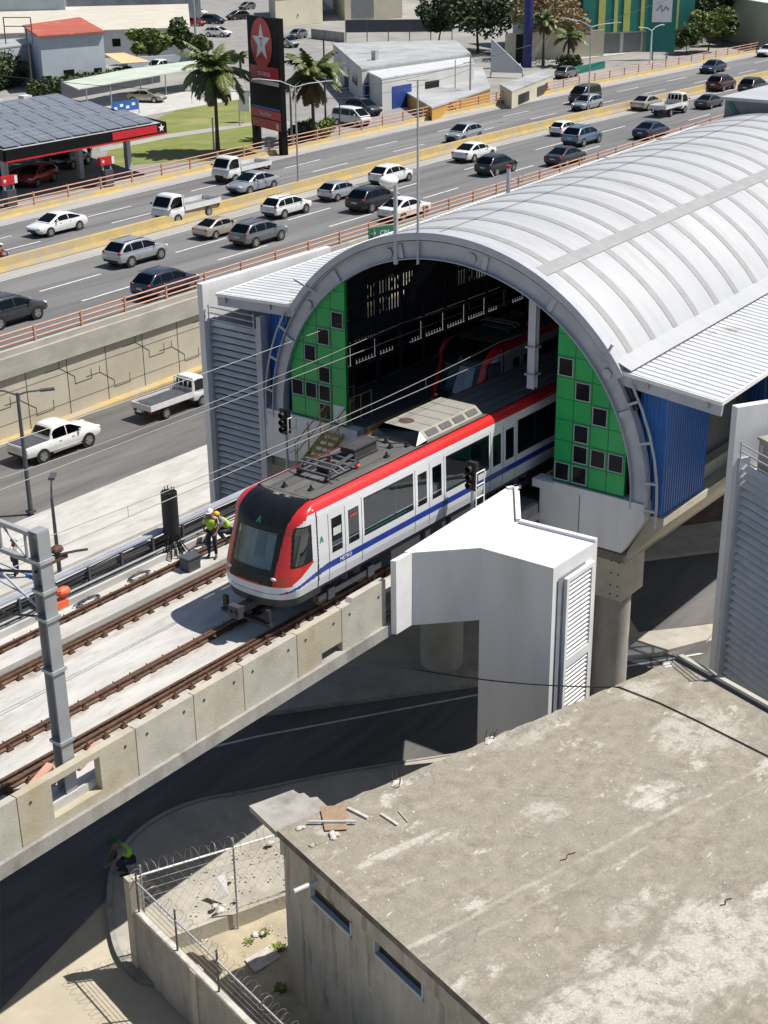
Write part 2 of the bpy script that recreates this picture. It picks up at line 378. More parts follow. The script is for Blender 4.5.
def deckmat():
    b = NB('track_deck_slab'); co = b.co(); n1 = b.noise(1.1, 7, .6, b.co(scale=(.35, 1.3, 1))); n2 = b.noise(1.6, 8, .68, b.co(scale=(.5, 1.6, 1), loc=(4, 1, 0)))
    c = b.mix(b.rng(n1, .38, .64), (.52, .51, .485), (.42, .41, .385)); c = b.mix(b.rng(n2, .52, .74), c, (.31, .295, .265))
    sx = b.n('ShaderNodeSeparateXYZ'); b.l(co, sx.inputs[0])
    n3 = b.noise(3.5, 7, .65, b.co(scale=(.6, 1, 1), loc=(2, 6, 0)))
    for y in (-.7535, .7535, 3.3865, 4.8935):                      # rust and brake dust washed off the rails
        d = b.math('ABSOLUTE', b.math('SUBTRACT', sx.outputs['Y'], y-2))
        c = b.mix(b.math('MULTIPLY', b.rng(d, .42, .12), b.rng(n3, .40, .66)), c, (.25, .19, .135))
    k = b.noise(7, 5, .6, b.co(scale=(.12, 2.2, 1), loc=(0, 3, 0)))
    c = b.mix(b.math('MULTIPLY', b.rng(k, .64, .70), .6), c, (.17, .165, .155))
    b.base(c); b.b.inputs['Roughness'].default_value = .92; b.bump(b.noise(9, 7, .65, co), .35, .03); return b.m
M['deck_slab'] = deckmat()
# =================================================================== GROUND, ROADS
Yn = lambda x: 32.75+.0405*min(x, 130)                       # near edge of the highway
Ym = arr([(-60, 46.5), (0, 48.2), (36, 49.6), (60, 51.0), (90, 52.3), (120, 52.0), (152, 51.2), (200, 50.0), (330, 44)])
Yu = arr([(-60, 58), (0, 60.6), (41, 62.9), (70, 64.7), (100, 65.9), (118, 66.3), (145, 65.8), (184, 65.2), (240, 63.5), (330, 58)])
XS = [-60+4*i for i in range(90)]
def band(fa, fb, z, xs=XS): return [(x, fa(x), z) for x in xs], [(x, fb(x), z) for x in xs]

gm = MB()
# low street level on the near side of the retaining wall, one big sheet; high town level beyond it
gm.face([(-160, -160, G-.02), (420, -160, G-.02), (420, Yn(420)+1.1, G-.02), (-160, Yn(-160)+1.1, G-.02)])
struct(gm, 'ground', 'asph_dusty_lit')
gm = MB(); gm.face([(-260, 40, UG-.03), (900, 40, UG-.03), (900, 900, UG-.03), (-260, 900, UG-.03)]); struct(gm, 'town_ground', 'ground')

# highway deck (two carriageways), each surface a sheet above the last
m = MB(); a, b = band(lambda x: Yn(x)+1.3, lambda x: Ym(x)-.2, HW); m.strip(a, b); struct(m, 'highway_near_carriageway', 'asph')
m = MB(); a, b = band(lambda x: Ym(x)+.2, lambda x: Yu(x)+.6, HW); m.strip(a, b); struct(m, 'highway_far_carriageway', 'asph')
m = MB()
for fa, fb in ((lambda x: Yn(x)+1.32, lambda x: Yn(x)+2.0), (lambda x: Ym(x)-1.6, lambda x: Ym(x)-.25), (lambda x: Ym(x)+.75, lambda x: Ym(x)+1.3), (lambda x: Yu(x)-1.9, lambda x: Yu(x)-.3)):
    a, b = band(fa, fb, HW+.006); m.strip(a, b)
struct(m, 'highway_shoulder', 'shoulder')
m = MB()
def dash(f, x0, x1, w=.14, z=HW+.012, mb=None):
    k = max(2, int((x1-x0)/2)+1); xs = [x0+(x1-x0)*i/(k-1) for i in range(k)]
    (mb or m).strip([(x, f(x)-w/2, z) for x in xs], [(x, f(x)+w/2, z) for x in xs])
for lane in (1/3, 2/3):
    fn = lambda x, q=lane: Yn(x)+2.0+(Ym(x)-1.9-Yn(x)-2.0)*q
    ff = lambda x, q=lane: Ym(x)+1.5+(Yu(x)-2.1-Ym(x)-1.5)*q
    x = -20.0
    while x < 260:
        dash(fn, x, x+5.2, .17)
        if lane < .5 or x > -100: dash(ff, x+4, x+9.2, .17)
        x += 12.2
for f in (lambda x: Ym(x)-1.75, lambda x: Ym(x)+1.42, lambda x: Yu(x)-2.05):
    dash(f, -56, 296, .12)
struct(m, 'highway_lane_marking', 'line_white')

# frontage road at the foot of the retaining wall
m = MB(); a, b = band(lambda x: 25.2+.0*x, lambda x: Yn(x)+.3, G+.004); m.strip(a, b); struct(m, 'frontage_road', 'asph_front')
# yellow kerb against the wall
m = MB()
a1, b1 = band(lambda x: Yn(x)+.35, lambda x: Yn(x)+.95, G+.14); m.strip(a1, b1)
a0, _ = band(lambda x: Yn(x)+.33, lambda x: 0, G); m.strip(a0, a1); struct(m, 'kerb_yellow', 'kerb_yellow')
# pale pavement between the frontage road and the viaduct
m = MB(); m.box(-60, 200, 19.6, 25.1, G-.1, G+.13); struct(m, 'pavement_frontage', 'conc_pale')
m = MB(); m.box(-60, 60, 12.3, 12.45, G+.004, G+.01); struct(m, 'street_edge_marking', 'line_white')
m = MB(); m.box(-60, 200, 9.4, 12.0, G-.1, G+.12); struct(m, 'pavement_under_viaduct', 'side_grey')
# shaded street: traffic island with the viaduct columns
isl = [at(230, 723, G), at(256, 717, G), at(478, 686, G), at(560, 672, G), at(660, 655, G), at(706, 643, G), at(713, 635, G), at(706, 628, G), at(633, 636, G), at(478, 653, G), at(335, 667, G), at(220, 690, G)]
m = MB(); m.extr([(p.x, p.y, G-.05) for p in isl], (0, 0, .19)); struct(m, 'traffic_island', 'side_grey')
m = MB()
pl = [at(-40, 800, G), at(120, 768, G), at(256, 736, G), at(478, 694, G), at(560, 677, G), at(700, 653, G)]
m.strip([(p.x, p.y, G+.006) for p in pl], [(p.x+.05, p.y-.16, G+.006) for p in pl]); struct(m, 'street_marking', 'line_white')
# same street asphalt in a darker colour, painting in the shade cast on it
m = MB()
rd = [at(0, 866, G), at(256, 718, G), at(478, 687, G), at(713, 640, G), at(760, 640, G), at(760, 700, G), at(478, 757, G), at(250, 790, G), at(105, 900, G), at(0, 1010, G)]
m.face([(p.x, p.y, G+.002) for p in rd]); struct(m, 'street_asphalt_shade', 'asph_front')
m = MB(); m.face([(p.x, p.y, G+.003) for p in (at(640, 633, G), at(720, 622, G), at(735, 548, G), at(600, 568, G))]); struct(m, 'street_asphalt_shade_far', 'asph_front')
m = MB(); m.extr([(p.x, p.y, G-.05) for p in (at(600, 567, G), at(745, 549, G), at(745, 520, G), at(600, 540, G))], (0, 0, .18)); struct(m, 'pavement_station', 'side_grey')
m = MB(); m.face([(p.x, p.y, G+.02) for p in (at(560, 545, G), at(760, 518, G), at(780, 450, G), at(560, 470, G))]); struct(m, 'bare_earth', 'soil_brown')

# curved corner pavement round the fenced yard
arc = [(10.5, -4.9), (7.8, -2.75), (4.4, -.1), (1.6, 1.75), (.4, 2.6), (-.9, 3.05), (-2.4, 2.98), (-3.8, 2.35), (-5.0, 1.24), (-5.95, .05), (-6.5, -.9), (-6.75, -1.9), (-6.5, -2.6)]
def smooth_line(p, n=4):
    out = []
    for i in range(len(p)-1):
        p0, p1, p2, p3 = (Vector(p[max(i-1, 0)]), Vector(p[i]), Vector(p[i+1]), Vector(p[min(i+2, len(p)-1)]))
        for k in range(n):
            t = k/n
            out.append(.5*((2*p1)+(p2-p0)*t+(2*p0-5*p1+4*p2-p3)*t*t+(3*p1-p0-3*p2+p3)*t**3))
    return out+[Vector(p[-1])]
al = smooth_line(arc)
m = MB(); pav = [(q[0], q[1], G-.05) for q in al]+[(-5.5, -3.2, G-.05), (2, -7, G-.05), (11, -8, G-.05)]
m.extr(pav, (0, 0, .19)); struct(m, 'pavement_corner', 'side_grey')
m = MB()
for i in range(len(al)-1):
    p, q = al[i], al[i+1]; c = Vector((-1.5, -1.5))
    pi, qi = p+(c-p).normalized()*.16, q+(c-q).normalized()*.16
    m.add([(*p, G), (*q, G), (*q, G+.165), (*p, G+.165), (*pi, G+.165), (*qi, G+.165)], [(0, 1, 2, 3), (3, 2, 5, 4)])
struct(m, 'kerb_corner', 'conc_grey')
# sandy yard inside the fence
m = MB(); rows = []
for i in range(41):
    r = []
    for j in range(41):
        u, v = i/40, j/40
        a = Vector((-6.2, -1.75)).lerp(Vector((5.5, -5.2)), u); b = Vector((-9.5, -14.5)).lerp(Vector((2.5, -14.5)), u)
        p = a.lerp(b, v); r.append((p.x, p.y, G+.27+.09*noise.noise((p.x*.8, p.y*.8, 0))+.04*noise.noise((p.x*3, p.y*3, 2))))
    rows.append(r)
m.grid(rows); struct(m, 'yard_soil', 'soil', smooth=True)
# =================================================================== RETAINING WALL, BARRIERS, RAILINGS
w = MB(); XW = [-60+2*i for i in range(131)]
yw = lambda x: Yn(x)+.95
w.strip([(x, yw(x), G-.1) for x in XW], [(x, yw(x), HW-.35) for x in XW], 0)                       # face
for (o, z0, z1) in ((-.22, HW-1.1, HW-.02), (-.05, HW-.02, HW+.30)):                                   # weathered coping and upstand
    w.strip([(x, yw(x)+o, z0) for x in XW], [(x, yw(x)+o, z1) for x in XW], 1)
    w.strip([(x, yw(x)+o, z1) for x in XW], [(x, yw(x)+.45 if z1 > HW else yw(x)+.1, z1) for x in XW], 1)
    w.strip([(x, yw(x)+o, z0) for x in XW], [(x, yw(x)+.1, z0) for x in XW], 1)
w.strip([(x, yw(x)+.45, HW-.1) for x in XW], [(x, yw(x)+.45, HW+.30) for x in XW], 1)
# relief joints: stepped line pattern over a panel grid
def wl(x0, z0, x1, z1, t=.045):
    d = Vector((x1-x0, z1-z0)); n = Vector((-d.y, d.x)).normalized()*t
    q = [(x0+n.x, z0+n.y), (x1+n.x, z1+n.y), (x1-n.x, z1-n.y), (x0-n.x, z0-n.y)]
    w.face([(x, yw(x)-.006, z) for x, z in q], 2)
zt, zb_ = HW-1.1, G+.15
for k in range(-12, 36):
    x = 20+2.95*k; xm = x+1.47
    wl(x, zb_, x, zt, .028)
    zc = zb_+1.15+(1.0 if k % 2 else 0)
    t_ = .026
    wl(x-.55, zc+.62, x+.5, zc-.12, t_); wl(x+.5, zc-.12, x+.5, zc-.55, t_); wl(x+.5, zc-.55, x+1.75, zc-.55, t_); wl(x+1.75, zc-.55, x+1.75, zc+.0, t_)
    wl(x-.55, zc+.62, x-.55, zc+1.0, t_); wl(x-1.6, zc+.62, x-.55, zc+.62, t_)
    wl(x, zt-.85, x+2.95, zt-.85, .016); wl(x, zb_+.7, x+2.95, zb_+.7, .016)
single(w, 'retaining_wall', ['conc_cream', 'conc_band', 'joint'], 'long cream concrete retaining wall with stepped joint pattern below the highway', 'wall', loc=(20, yw(20), G))

def railing(name, f, x0, x1, z0, label, hh=.95, step=3.6, grp=None, bars=3):
    t = thing(name, label, 'railing', ((x0+x1)/2, f((x0+x1)/2), z0), group=grp)
    k = int((x1-x0)/4)+1; xs = [x0+(x1-x0)*i/(k-1) for i in range(k)]
    for b in range(bars):
        z = z0+.22+(hh-.27)*b/(bars-1)
        MB().tube([(x, f(x), z) for x in xs], .05, 5).build('rail', 'rail_red', t)
    x = x0+.1
    while x <= x1:
        MB().box(x-.05, x+.05, f(x)-.07, f(x)+.07, z0, z0+hh+.03).build('post', 'rail_red', t); x += step
    return t
railing('highway_railing', lambda x: yw(x)+.2, -30, 150, HW+.30, 'long salmon red railing along the near edge of the highway, above the retaining wall', .85, 3.4)
# far edge: yellow kerb wall with the same railing on top
def barrier(name, f, x0, x1, h, wdt, mat, label, cat='barrier'):
    m = MB(); k = int((x1-x0)/3); xs = [x0+(x1-x0)*i/k for i in range(k+1)]
    prof = [(-wdt, 0), (-wdt*.62, h*.4), (-wdt*.42, h), (wdt*.42, h), (wdt*.62, h*.4), (wdt, 0)]
    m.grid([[(x, f(x)+p[0], HW+p[1]) for p in prof] for x in xs])
    return single(m, name, mat, label, cat, loc=((x0+x1)/2, f((x0+x1)/2), HW))
barrier('median_barrier', lambda x: Ym(x)+.25, -60, 290, .82, .38, 'kerb_yellow', 'worn yellow concrete barrier between the two highway carriageways')
barrier('kerb_wall', Yu, -60, 290, .42, .3, 'kerb_yellow', 'low yellow kerb wall under the far highway railing')
railing('highway_railing', lambda x: Yu(x)+.05, -20, 210, HW+.42, 'long salmon red railing along the far edge of the highway by the filling station', .95, 3.6)
# =================================================================== VIADUCT AND TRACKS
VX0, VX1 = -45.0, 12.6
DK = -.2           # deck top
t = thing('viaduct', 'pale concrete railway viaduct carrying two tracks with precast parapet panels', 'viaduct', (-15, 2, DK))
m = MB(); m.box(VX0, 13.6, -2.075, 6.5, DK-.25, DK); m.build('deck', 'deck_slab', t)
m = MB(); m.extr([(VX0, -2.0, DK-.26), (VX0, 6.5, DK-.26), (VX0, 5.6, DK-.9), (VX0, 4.6, DK-2.0), (VX0, -.1, DK-2.0), (VX0, -1.6, DK-.9)], (VX1+1-VX0, 0, 0)); m.build('girder', 'conc_grey', t)
m = MB(); m.box(VX0, VX1, -2.42, -2.0, -1.05, -.665); m.box(VX0, -9.3, -2.07, -1.9, DK+.003, .18); m.box(-7.4, VX1, -2.07, -1.9, DK+.003, .18); m.build('edge_beam', 'conc_grey', t)
seams = [-30.6, -27.1, -23.7, -20.2, -16.8, -13.4, -10.09, -6.41, -4.38, -2.52, -.33, 1.63, 3.72]
for i, (a, b) in enumerate(zip(seams, seams[1:])):
    m = MB(); y0, y1, zb, zt = -2.3, -2.08, -.66, .7
    a += .015; b -= .015
    if i == 6:                                    # window where the mast stands
        m.box(a, -9.1, y0, y1, zb, zt); m.box(-7.6, b, y0, y1, zb, zt); m.box(-9.1, -7.6, y0, y1, zb, -.42); m.box(-9.1, -7.6, y0, y1, .52, zt)
    elif i == 10:
        m.extr([(a, y0, zb), (b-.9, y0, zb), (b-.9, y0, -.35), (b, y0, -.35), (b, y0, zt), (a, y0, zt)], (0, y1-y0, 0))
    elif i == 11:
        m.extr([(a, y0, zb), (b, y0, zb), (b, y0, zt+.12), (a+.5, y0, zt+.12), (a+.4, y0, zt), (a, y0, zt)], (0, y1-y0, 0))
    else: m.box(a, b, y0, y1, zb, zt)
    p = m.build('parapet_panel', ('conc_panel3', 'conc_panel', 'conc_panel3', 'conc_panel2')[(i+1) % 4], t)
    if i > 5:
        h = MB()
        for xx in (a+.35, b-.35): h.cyl((xx, y0-.012, .38), .045, .03, 8, axis='y')
        h.build('lifting_hole', 'joint', p)
m = MB(); m.box(VX0, 12, 6.2, 6.5, DK, .28); m.box(VX0, 12, 5.55, 5.75, DK, .02); m.build('far_kerb', 'conc_pale', t)
m = MB(); m.box(VX0, 13.2, 3.74, 4.42, DK, .05); 
m.build('track_plinth', 'conc_pale', t)

def rail_mb(y, z=0, x0=-45, x1=32, head=True):
    m = MB()
    pr = [(-.07, -.16, 0), (.07, -.16, 0), (.07, -.145, 0), (.012, -.12, 0), (.012, -.045, 0), (.038, -.035, 0), (.036, 0, 1), (-.036, 0, 1), (-.038, -.035, 0), (-.012, -.045, 0), (-.012, -.12, 0), (-.07, -.145, 0)]
    k = len(pr); xs = [x0, x1]
    o = len(m.v)
    for x in xs: m.v += [Vector((x, y+p[0], z+p[1])) for p in pr]
    for j in range(k):
        m.f.append((j, (j+1) % k, k+(j+1) % k, k+j)); m.m.append(1 if j == 6 else 0)
    return m
fast = MB(); fast.box(-.09, .09, -.19, .19, -.205, -.155); fast.box(-.05, .05, -.14, -.09, -.155, -.09); fast.box(-.05, .05, .09, .14, -.155, -.09); fast.cyl((0, -.115, -.09), .02, .07, 6); fast.cyl((0, .115, -.09), .02, .07, 6)
fproto = fast.build('rail_fastening', 'rust'); fme = fproto.data; bpy.data.objects.remove(fproto)
def track(yc, label, guards):
    t = thing('railway_track', label, 'track', (-6, yc, 0), group='tracks on the viaduct')
    for s in (-1, 1):
        rail_mb(yc+s*.7535).build('rail', ['rust', 'rail_top'], t)
        n = 0
        for k in range(43):
            x = -13.6+.62*k
            o = bpy.data.objects.new('rail_fastening', fme); col.objects.link(o); o.parent = t
            o.location = (x+6, s*.7535, 0); WL[o.name] = Vector((0, 0, 0))
    for s, x1, conv in guards:
        g = MB()
        y0 = yc+s*.7535-s*.13
        r = rail_mb(0, .0, -30, x1)
        for v in r.v:
            f = max(0, min(1, (-v.x+x1)/(x1+14)))
            v.y = v.y+y0+(conv*f)
        # bend through intermediate point
        r.build('guard_rail', ['rust', 'rail_top'], t)
    return t
track(0, 'near railway track of brown rails on fastenings, running under the red and white train', [(-1, 2.0, .34), (1, 1.0, .30)])
track(4.14, 'far railway track of brown rails beyond the concrete upstand, beside the worker', [(-1, 12, .02)])

# cable rack along the far edge
t = thing('cable_rack', 'long grey metal cable tray on posts along the far edge of the viaduct', 'cable tray', (0, 6, DK))
MB().box(-30, 10.5, 5.85, 6.12, .62, .70).build('tray', 'steel_pale', t)
m = MB()
for k in range(8): m.tube([(-30+4*i, 5.93+.06*math.sin(i*1.7+k)+.02*(k % 3), .05+.065*k+.03*math.sin(i*2.1+k*1.3)) for i in range(11)], .022, 5)
m.build('cable_bundle', 'cable', t)
x = -29
while x < 10.4:
    MB().box(x-.04, x+.04, 5.80, 5.88, DK, .62).build('post', 'steel_dark', t); x += 1.35
MB().tube([(-30, 5.62, .22), (10, 5.62, .22)], .035, 6).build('pipe', 'steel', t)
# loose cables on the deck
for (cx, cy, s, lab) in ((3.6, 5.35, .42, 'coil of dark cable on the deck behind the worker'), (-1.2, 5.3, .55, 'tangle of thin dark cable beside the far rail near the mast'), (.9, 5.35, .5, 'loose heap of wire on the deck between the mast and the drum')):
    m = MB(); pts = []
    for i in range(70):
        a = i*.42; rr = s*(.55+.45*noise.noise((i*.23, cx, 0)))
        pts.append((cx+rr*1.5*math.cos(a), cy+rr*.5*math.sin(a), DK+.03+.09*abs(noise.noise((i*.5, cy, cx)))))
    m.tube(pts, .014, 4); single(m, 'cable_coil', 'cable', lab, 'cable')
# wrapped riser of cables
t = thing('wrapped_cable_riser', 'tall black plastic wrapped bundle of cables standing beside the far track', 'cable bundle', (2.7, 5.62, DK))
m = MB()
rows = []
for i in range(9):
    z = .62+1.42*i/8; rows.append([(2.7+(.27+.03*noise.noise((i, j, 1)))*math.cos(j*.5236), 5.62+(.27+.03*noise.noise((j, i, 5)))*math.sin(j*.5236), z) for j in range(12)])
m.grid(rows, close=True); m.face([r for r in rows[-1]]); m.build('wrapping', 'black', t, smooth=40)
m = MB()
for k in range(22):
    a = k*.9; r0 = .22*math.sqrt((k+.5)/22)
    m.tube([(2.7+r0*math.cos(a), 5.62+r0*math.sin(a), 2.12+.08*math.sin(k*3)), (2.7+r0*math.cos(a), 5.62+r0*math.sin(a), .6), (2.7+1.2*r0*math.cos(a+.2), 5.62+1.2*r0*math.sin(a), .3), (2.65+1.9*r0*math.cos(a+.4)+.1*math.sin(k), 5.5+1.7*r0*math.sin(a), DK+.03)], .022, 4)
m.build('cable_strands', 'cable', t)

# columns
def column(x, y, r, ztop, label, grp='viaduct columns'):
    m = MB(); m.tube([(x, y, G-.1), (x, y, ztop)], r, 32); return single(m, 'viaduct_column', 'conc_panel3', label, 'column', loc=(x, y, G), group=grp, smooth=40)
c1 = at(446, 672, G); column(c1.x+.35, c1.y+.45, .80, -2.15, 'round grey concrete column standing on the island behind the white exit tower')
column(-20.5, 1.8, .80, -2.15, 'round concrete column under the viaduct outside the left edge of the picture')

m = MB(); q = Vector((1.95, 4.08, .05)); m.box(q.x-.25, q.x+.25, q.y-.2, q.y+.2, q.z, q.z+.42); m.box(q.x-.28, q.x+.28, q.y-.23, q.y+.23, q.z+.42, q.z+.46)
single(m, 'equipment_box', 'steel_dark', 'dark grey box standing on the far track plinth near the standing worker', 'box')
# =================================================================== METRO TRAIN
TL = 31.0
def lerp(a, b, t): return a+(b-a)*t
def pw(z, pts):
    if z <= pts[0][0]: return pts[0][1]
    for (a, b), (c, d) in zip(pts, pts[1:]):
        if z <= c: return b+(d-b)*(z-a)/(c-a)
    return pts[-1][1]
def tw(z):
    if z <= 3.28: return pw(z, [(1.05, 1.31), (1.3, 1.345), (2.0, 1.355), (3.28, 1.325)])
    q = min(1, (z-3.28)/.37); return 1.0+.325*math.sqrt(max(0, 1-q*q))
def tnx(z):
    if z <= 3.0: return pw(z, [(1.05, .27), (1.3, .22), (1.75, .30), (3.0, .76)])
    q = min(1, (z-3.0)/.65); return .76+.95*(1-math.sqrt(max(0, 1-q**1.7)))+.12*q
def tdep(z): return .82 if z < 2.9 else lerp(.82, .32, min(1, (z-2.9)/.75))
SIDE0 = 2.16
doors = [2.28+4.2*k for k in range(7)]
zrows = sorted(set([round(1.05+.025*i, 4) for i in range(88)]+[1.46, 1.67, 1.9, 2.98, 3.12, 3.18, 3.40, 3.28, 3.44, 3.5, 3.54, 3.57, 3.6, 3.62, 3.635, 3.645, 3.65]))
zrows = [z for i, z in enumerate(zrows) if i == 0 or z-zrows[i-1] > .009]
xb = set([SIDE0, TL])
for d0 in doors:
    for o in (0, .025, .15, .63, .755, .78, .92, 1.42, 1.545, 1.57, 1.66, 4.12): 
        if d0+o < TL: xb.add(round(d0+o, 3))
x = SIDE0
while x < TL: xb.add(round(x, 2)); x += 1.0
xside = sorted(xb)
xside = [v for i, v in enumerate(xside) if i == 0 or v-xside[i-1] > .012]
cols_ = [('s', x, -1) for x in reversed(xside)]+[('t', i/44, -1) for i in range(1, 44)]
NN = 120
cols_ += [('n', -90+180*i/NN, 0) for i in range(NN+1)]
cols_ += [('t', i/44, 1) for i in range(43, 0, -1)]+[('s', x, 1) for x in xside]
def tpoint(c, z, off=0):
    w, nx, d = tw(z), tnx(z), tdep(z); n = 2.3
    if c[0] == 's': return Vector((c[1], c[2]*w, z))
    if c[0] == 't': return Vector((SIDE0+(nx+d-SIDE0)*c[1], c[2]*w, z))
    a = R(c[1]); s, k = math.sin(a), max(0, math.cos(a))
    return Vector((nx+d-d*k**(2/n), w*math.copysign(abs(s)**(2/n), s), z))
def tclass(x, y, z, nose):
    s = abs(y)
    if x > 1.75 and not nose:
        if z > 3.40: return 'red'
        if abs(x-1.79) < .03: return 'seam'
        rel = None
        for d0 in doors:
            if d0-.09 <= x < d0+4.11: rel = x-d0
        if 1.46 < z < 1.67 and x > 2.25: return 'blue'
        if x < 2.25:
            zc = 1.565-.26*((2.25-x)/1.7)**1.2
            if abs(z-zc) < .10-.03*(2.25-x)/1.7: return 'blue'
        if rel is not None:
            if 0 <= rel < 1.57 and z < 3.18 and z > 1.1:
                if rel < .025 or rel > 1.545 or .755 < rel < .78: return 'seam'
                if 1.9 < z < 2.98 and (.15 < rel < .63 or .92 < rel < 1.42): return 'glass'
                return 'door'
            if 1.66 < rel < 4.12 and 1.9 < z < 3.12:
                if z < 1.97 or z > 3.05 or rel < 1.74 or rel > 4.04: return 'frame'
                return 'glass'
        return 'white'
    ym = pw(z, [(1.4, .80), (1.7, .84), (2.9, .90), (3.3, .96), (3.65, 1.0)])
    zmb = 1.50-.06*(s/.86)**2
    if s < ym and z > zmb:
        if 1.93 < z < 2.92 and s < .72-.02*(z-1.93): return 'screen'
        return 'mask'
    xw0 = .74+.30*(max(z, 1.95)-1.95)/1.1+max(0, z-3.08)*1.1
    if z > 3.40: return 'red'
    if x < xw0 and z > 1.44: return 'red'
    if z > 1.97 and z < 3.13 and x < 1.56:
        if z < 2.03 or z > 3.07 or x < xw0+.06 or x > 1.50: return 'frame'
        return 'cabglass'
    if z <= 1.97 and x < 1.60 and z > 1.44+.50*max(0, x-.62): return 'red'
    zc = 1.565-.26*max(0, (2.25-x)/1.7)**1.2; hw = max(.03, .10-.07*(2.25-x)/1.7)
    if s < .95: zc, hw = 1.235, .022
    elif s < 1.30: zc = lerp(1.235, zc, (s-.95)/.35); hw = lerp(.022, hw, (s-.95)/.35)
    if abs(z-zc) < hw: return 'blue'
    if abs(x-1.79) < .02: return 'seam'
    return 'white'
def make_train(label):
    t = thing('metro_train', label, 'train', (0, 0, 0))
    parts = {}
    P = [[tpoint(c, z) for c in cols_] for z in zrows]
    for i in range(len(zrows)-1):
        for j in range(len(cols_)-1):
            q = [P[i][j], P[i][j+1], P[i+1][j+1], P[i+1][j]]; c = sum(q, Vector())/4
            k = tclass(c.x, c.y, c.z, cols_[j][0] == 'n' or (cols_[j][0] == 't' and c.x < 1.75))
            parts.setdefault(k, MB()).face(q)
    names = {'white': ('body_shell', 'train_white'), 'red': ('cant_rail', 'red'), 'blue': ('side_stripe', 'train_blue'), 'seam': ('door_seam', 'black'),
             'frame': ('window_frame', 'train_black'), 'glass': ('side_window', 'glass_train'), 'cabglass': ('cab_window', 'glass_screen'),
             'screen': ('windscreen', 'glass_screen'), 'mask': ('front_mask', 'train_black'), 'door': ('door', 'train_white')}
    def splitx(mb):                                  # split a collected patch set into its separate leaves or panes
        groups = {}
        for f in mb.f:
            c = sum((mb.v[i] for i in f), Vector())/len(f)
            key = None
            for k, d0 in enumerate(doors):
                if d0 <= c.x < d0+.767: key = (k, 0)
                elif d0+.767 <= c.x < d0+1.6: key = (k, 1)
                elif d0+1.6 <= c.x < d0+4.2: key = (k, 2)
            groups.setdefault((key, c.y > 0), MB()).face([mb.v[i] for i in f])
        return groups.values()
    for k, mb in parts.items():
        n, mt = names[k]
        if k in ('glass', 'door'):
            for g in splitx(mb): g.build(n, mt, t)
        elif k == 'cabglass':
            for s in (-1, 1):
                g = MB()
                for f in mb.f:
                    if (mb.v[f[0]].y > 0) == (s > 0): g.face([mb.v[i] for i in f])
                if g.f: g.build(n, mt, t, smooth=True)
        elif k == 'seam':
            gs = {}
            for f in mb.f:
                c = sum((mb.v[i] for i in f), Vector())/len(f); gs.setdefault((round(c.x*2), c.y > 0), MB()).face([mb.v[i] for i in f])
            for g in gs.values(): g.build(n, mt, t)
        elif k == 'frame':
            gs = {}
            for f in mb.f:
                c = sum((mb.v[i] for i in f), Vector())/len(f); gs.setdefault((int((c.x-1.7)//4.2), c.y > 0), MB()).face([mb.v[i] for i in f])
            for g in gs.values(): g.build(n, mt, t)
        else: mb.build(n, mt, t, smooth=50)
    # roof skin inside the red cant rails
    m = MB(); z = 3.65
    top = [tpoint(c, z) for c in cols_]; front = [p for p in top if p.x < 3]
    m.face([(3, -1.0, z)]+[(p.x, p.y, z) for p in front if p.x < 2.99]+[(3, 1.0, z)])
    m.face([(3, -1.0, z), (3, 1.0, z), (TL, 1.0, z), (TL, -1.0, z)])
    for yy in (-.62, -.2, .2, .62): m.box(2.2, TL, yy-.015, yy+.015, z, z+.018)
    m.box(1.98, 2.02, -.98, .98, z, z+.012); m.build('roof_skin', 'train_grey', t)
    m = MB(); m.face([(TL, -1.3, 1.1), (TL, 1.3, 1.1), (TL, 1.3, 3.5), (TL, -1.3, 3.5)]); m.build('end_wall', 'train_black', t)
    # inside
    m = MB(); m.box(.9, TL-.05, -1.28, 1.28, 1.06, 1.12); m.build('floor', 'train_floor', t)
    for d0 in doors:
        for s in (-1, 1):
            if d0+4.1 < TL:
                m = MB(); x0, x1 = d0+1.75, d0+4.0; m.box(x0, x1, s*.85, s*1.25, 1.42, 1.52); m.box(x0, x1, s*1.19, s*1.27, 1.52, 1.9); m.box(x0+.1, x1-.1, s*.95, s*1.2, 1.12, 1.42)
                m.build('bench_seat', 'teal_seat', t)
        MB().tube([(d0+.78, 0, 1.12), (d0+.78, 0, 3.5)], .02, 6).build('grab_pole', 'white', t)
    m = MB(); m.box(1.66, 1.72, -1.28, 1.28, 1.12, 3.5); m.build('cab_bulkhead', 'white', t)
    m = MB(); m.box(1.05, 1.45, -.30, .25, 1.45, 1.6); m.box(1.40, 1.52, -.30, .25, 1.6, 2.35); m.box(1.40, 1.5, -.18, .12, 2.38, 2.6); m.build('driver_seat', 'shirt_grey', t)
    m = MB(); m.extr([(.62, -.9, 1.75), (.62, .9, 1.75), (1.0, .9, 1.85), (1.0, -.9, 1.85)], (0, 0, .10)); m.build('driver_desk', 'white', t)
    m = MB(); m.mbox(Matrix.Translation((.93, .45, 2.35)) @ Matrix.Rotation(.32, 4, 'Y'), .012, .2, .46); m.mbox(Matrix.Translation((.95, -.30, 2.3)) @ Matrix.Rotation(.32, 4, 'Y'), .012, .16, .4); m.build('sun_blind', 'white', t)
    # lamps, emblem
    for s in (-1, 1):
        p = tpoint(('n', s*34, 0), 1.68); m = MB(); m.ball((p.x+.01, p.y, 1.68), (.04, .12, .05), 10, 6); m.build('headlight', 'lamp_clear', t, smooth=True)
        p = tpoint(('n', s*58, 0), 1.32); m = MB(); m.ball((p.x+.005, p.y, 1.32), (.025, .04, .04), 8, 5); m.build('marker_light', 'lamp_red', t, smooth=True)
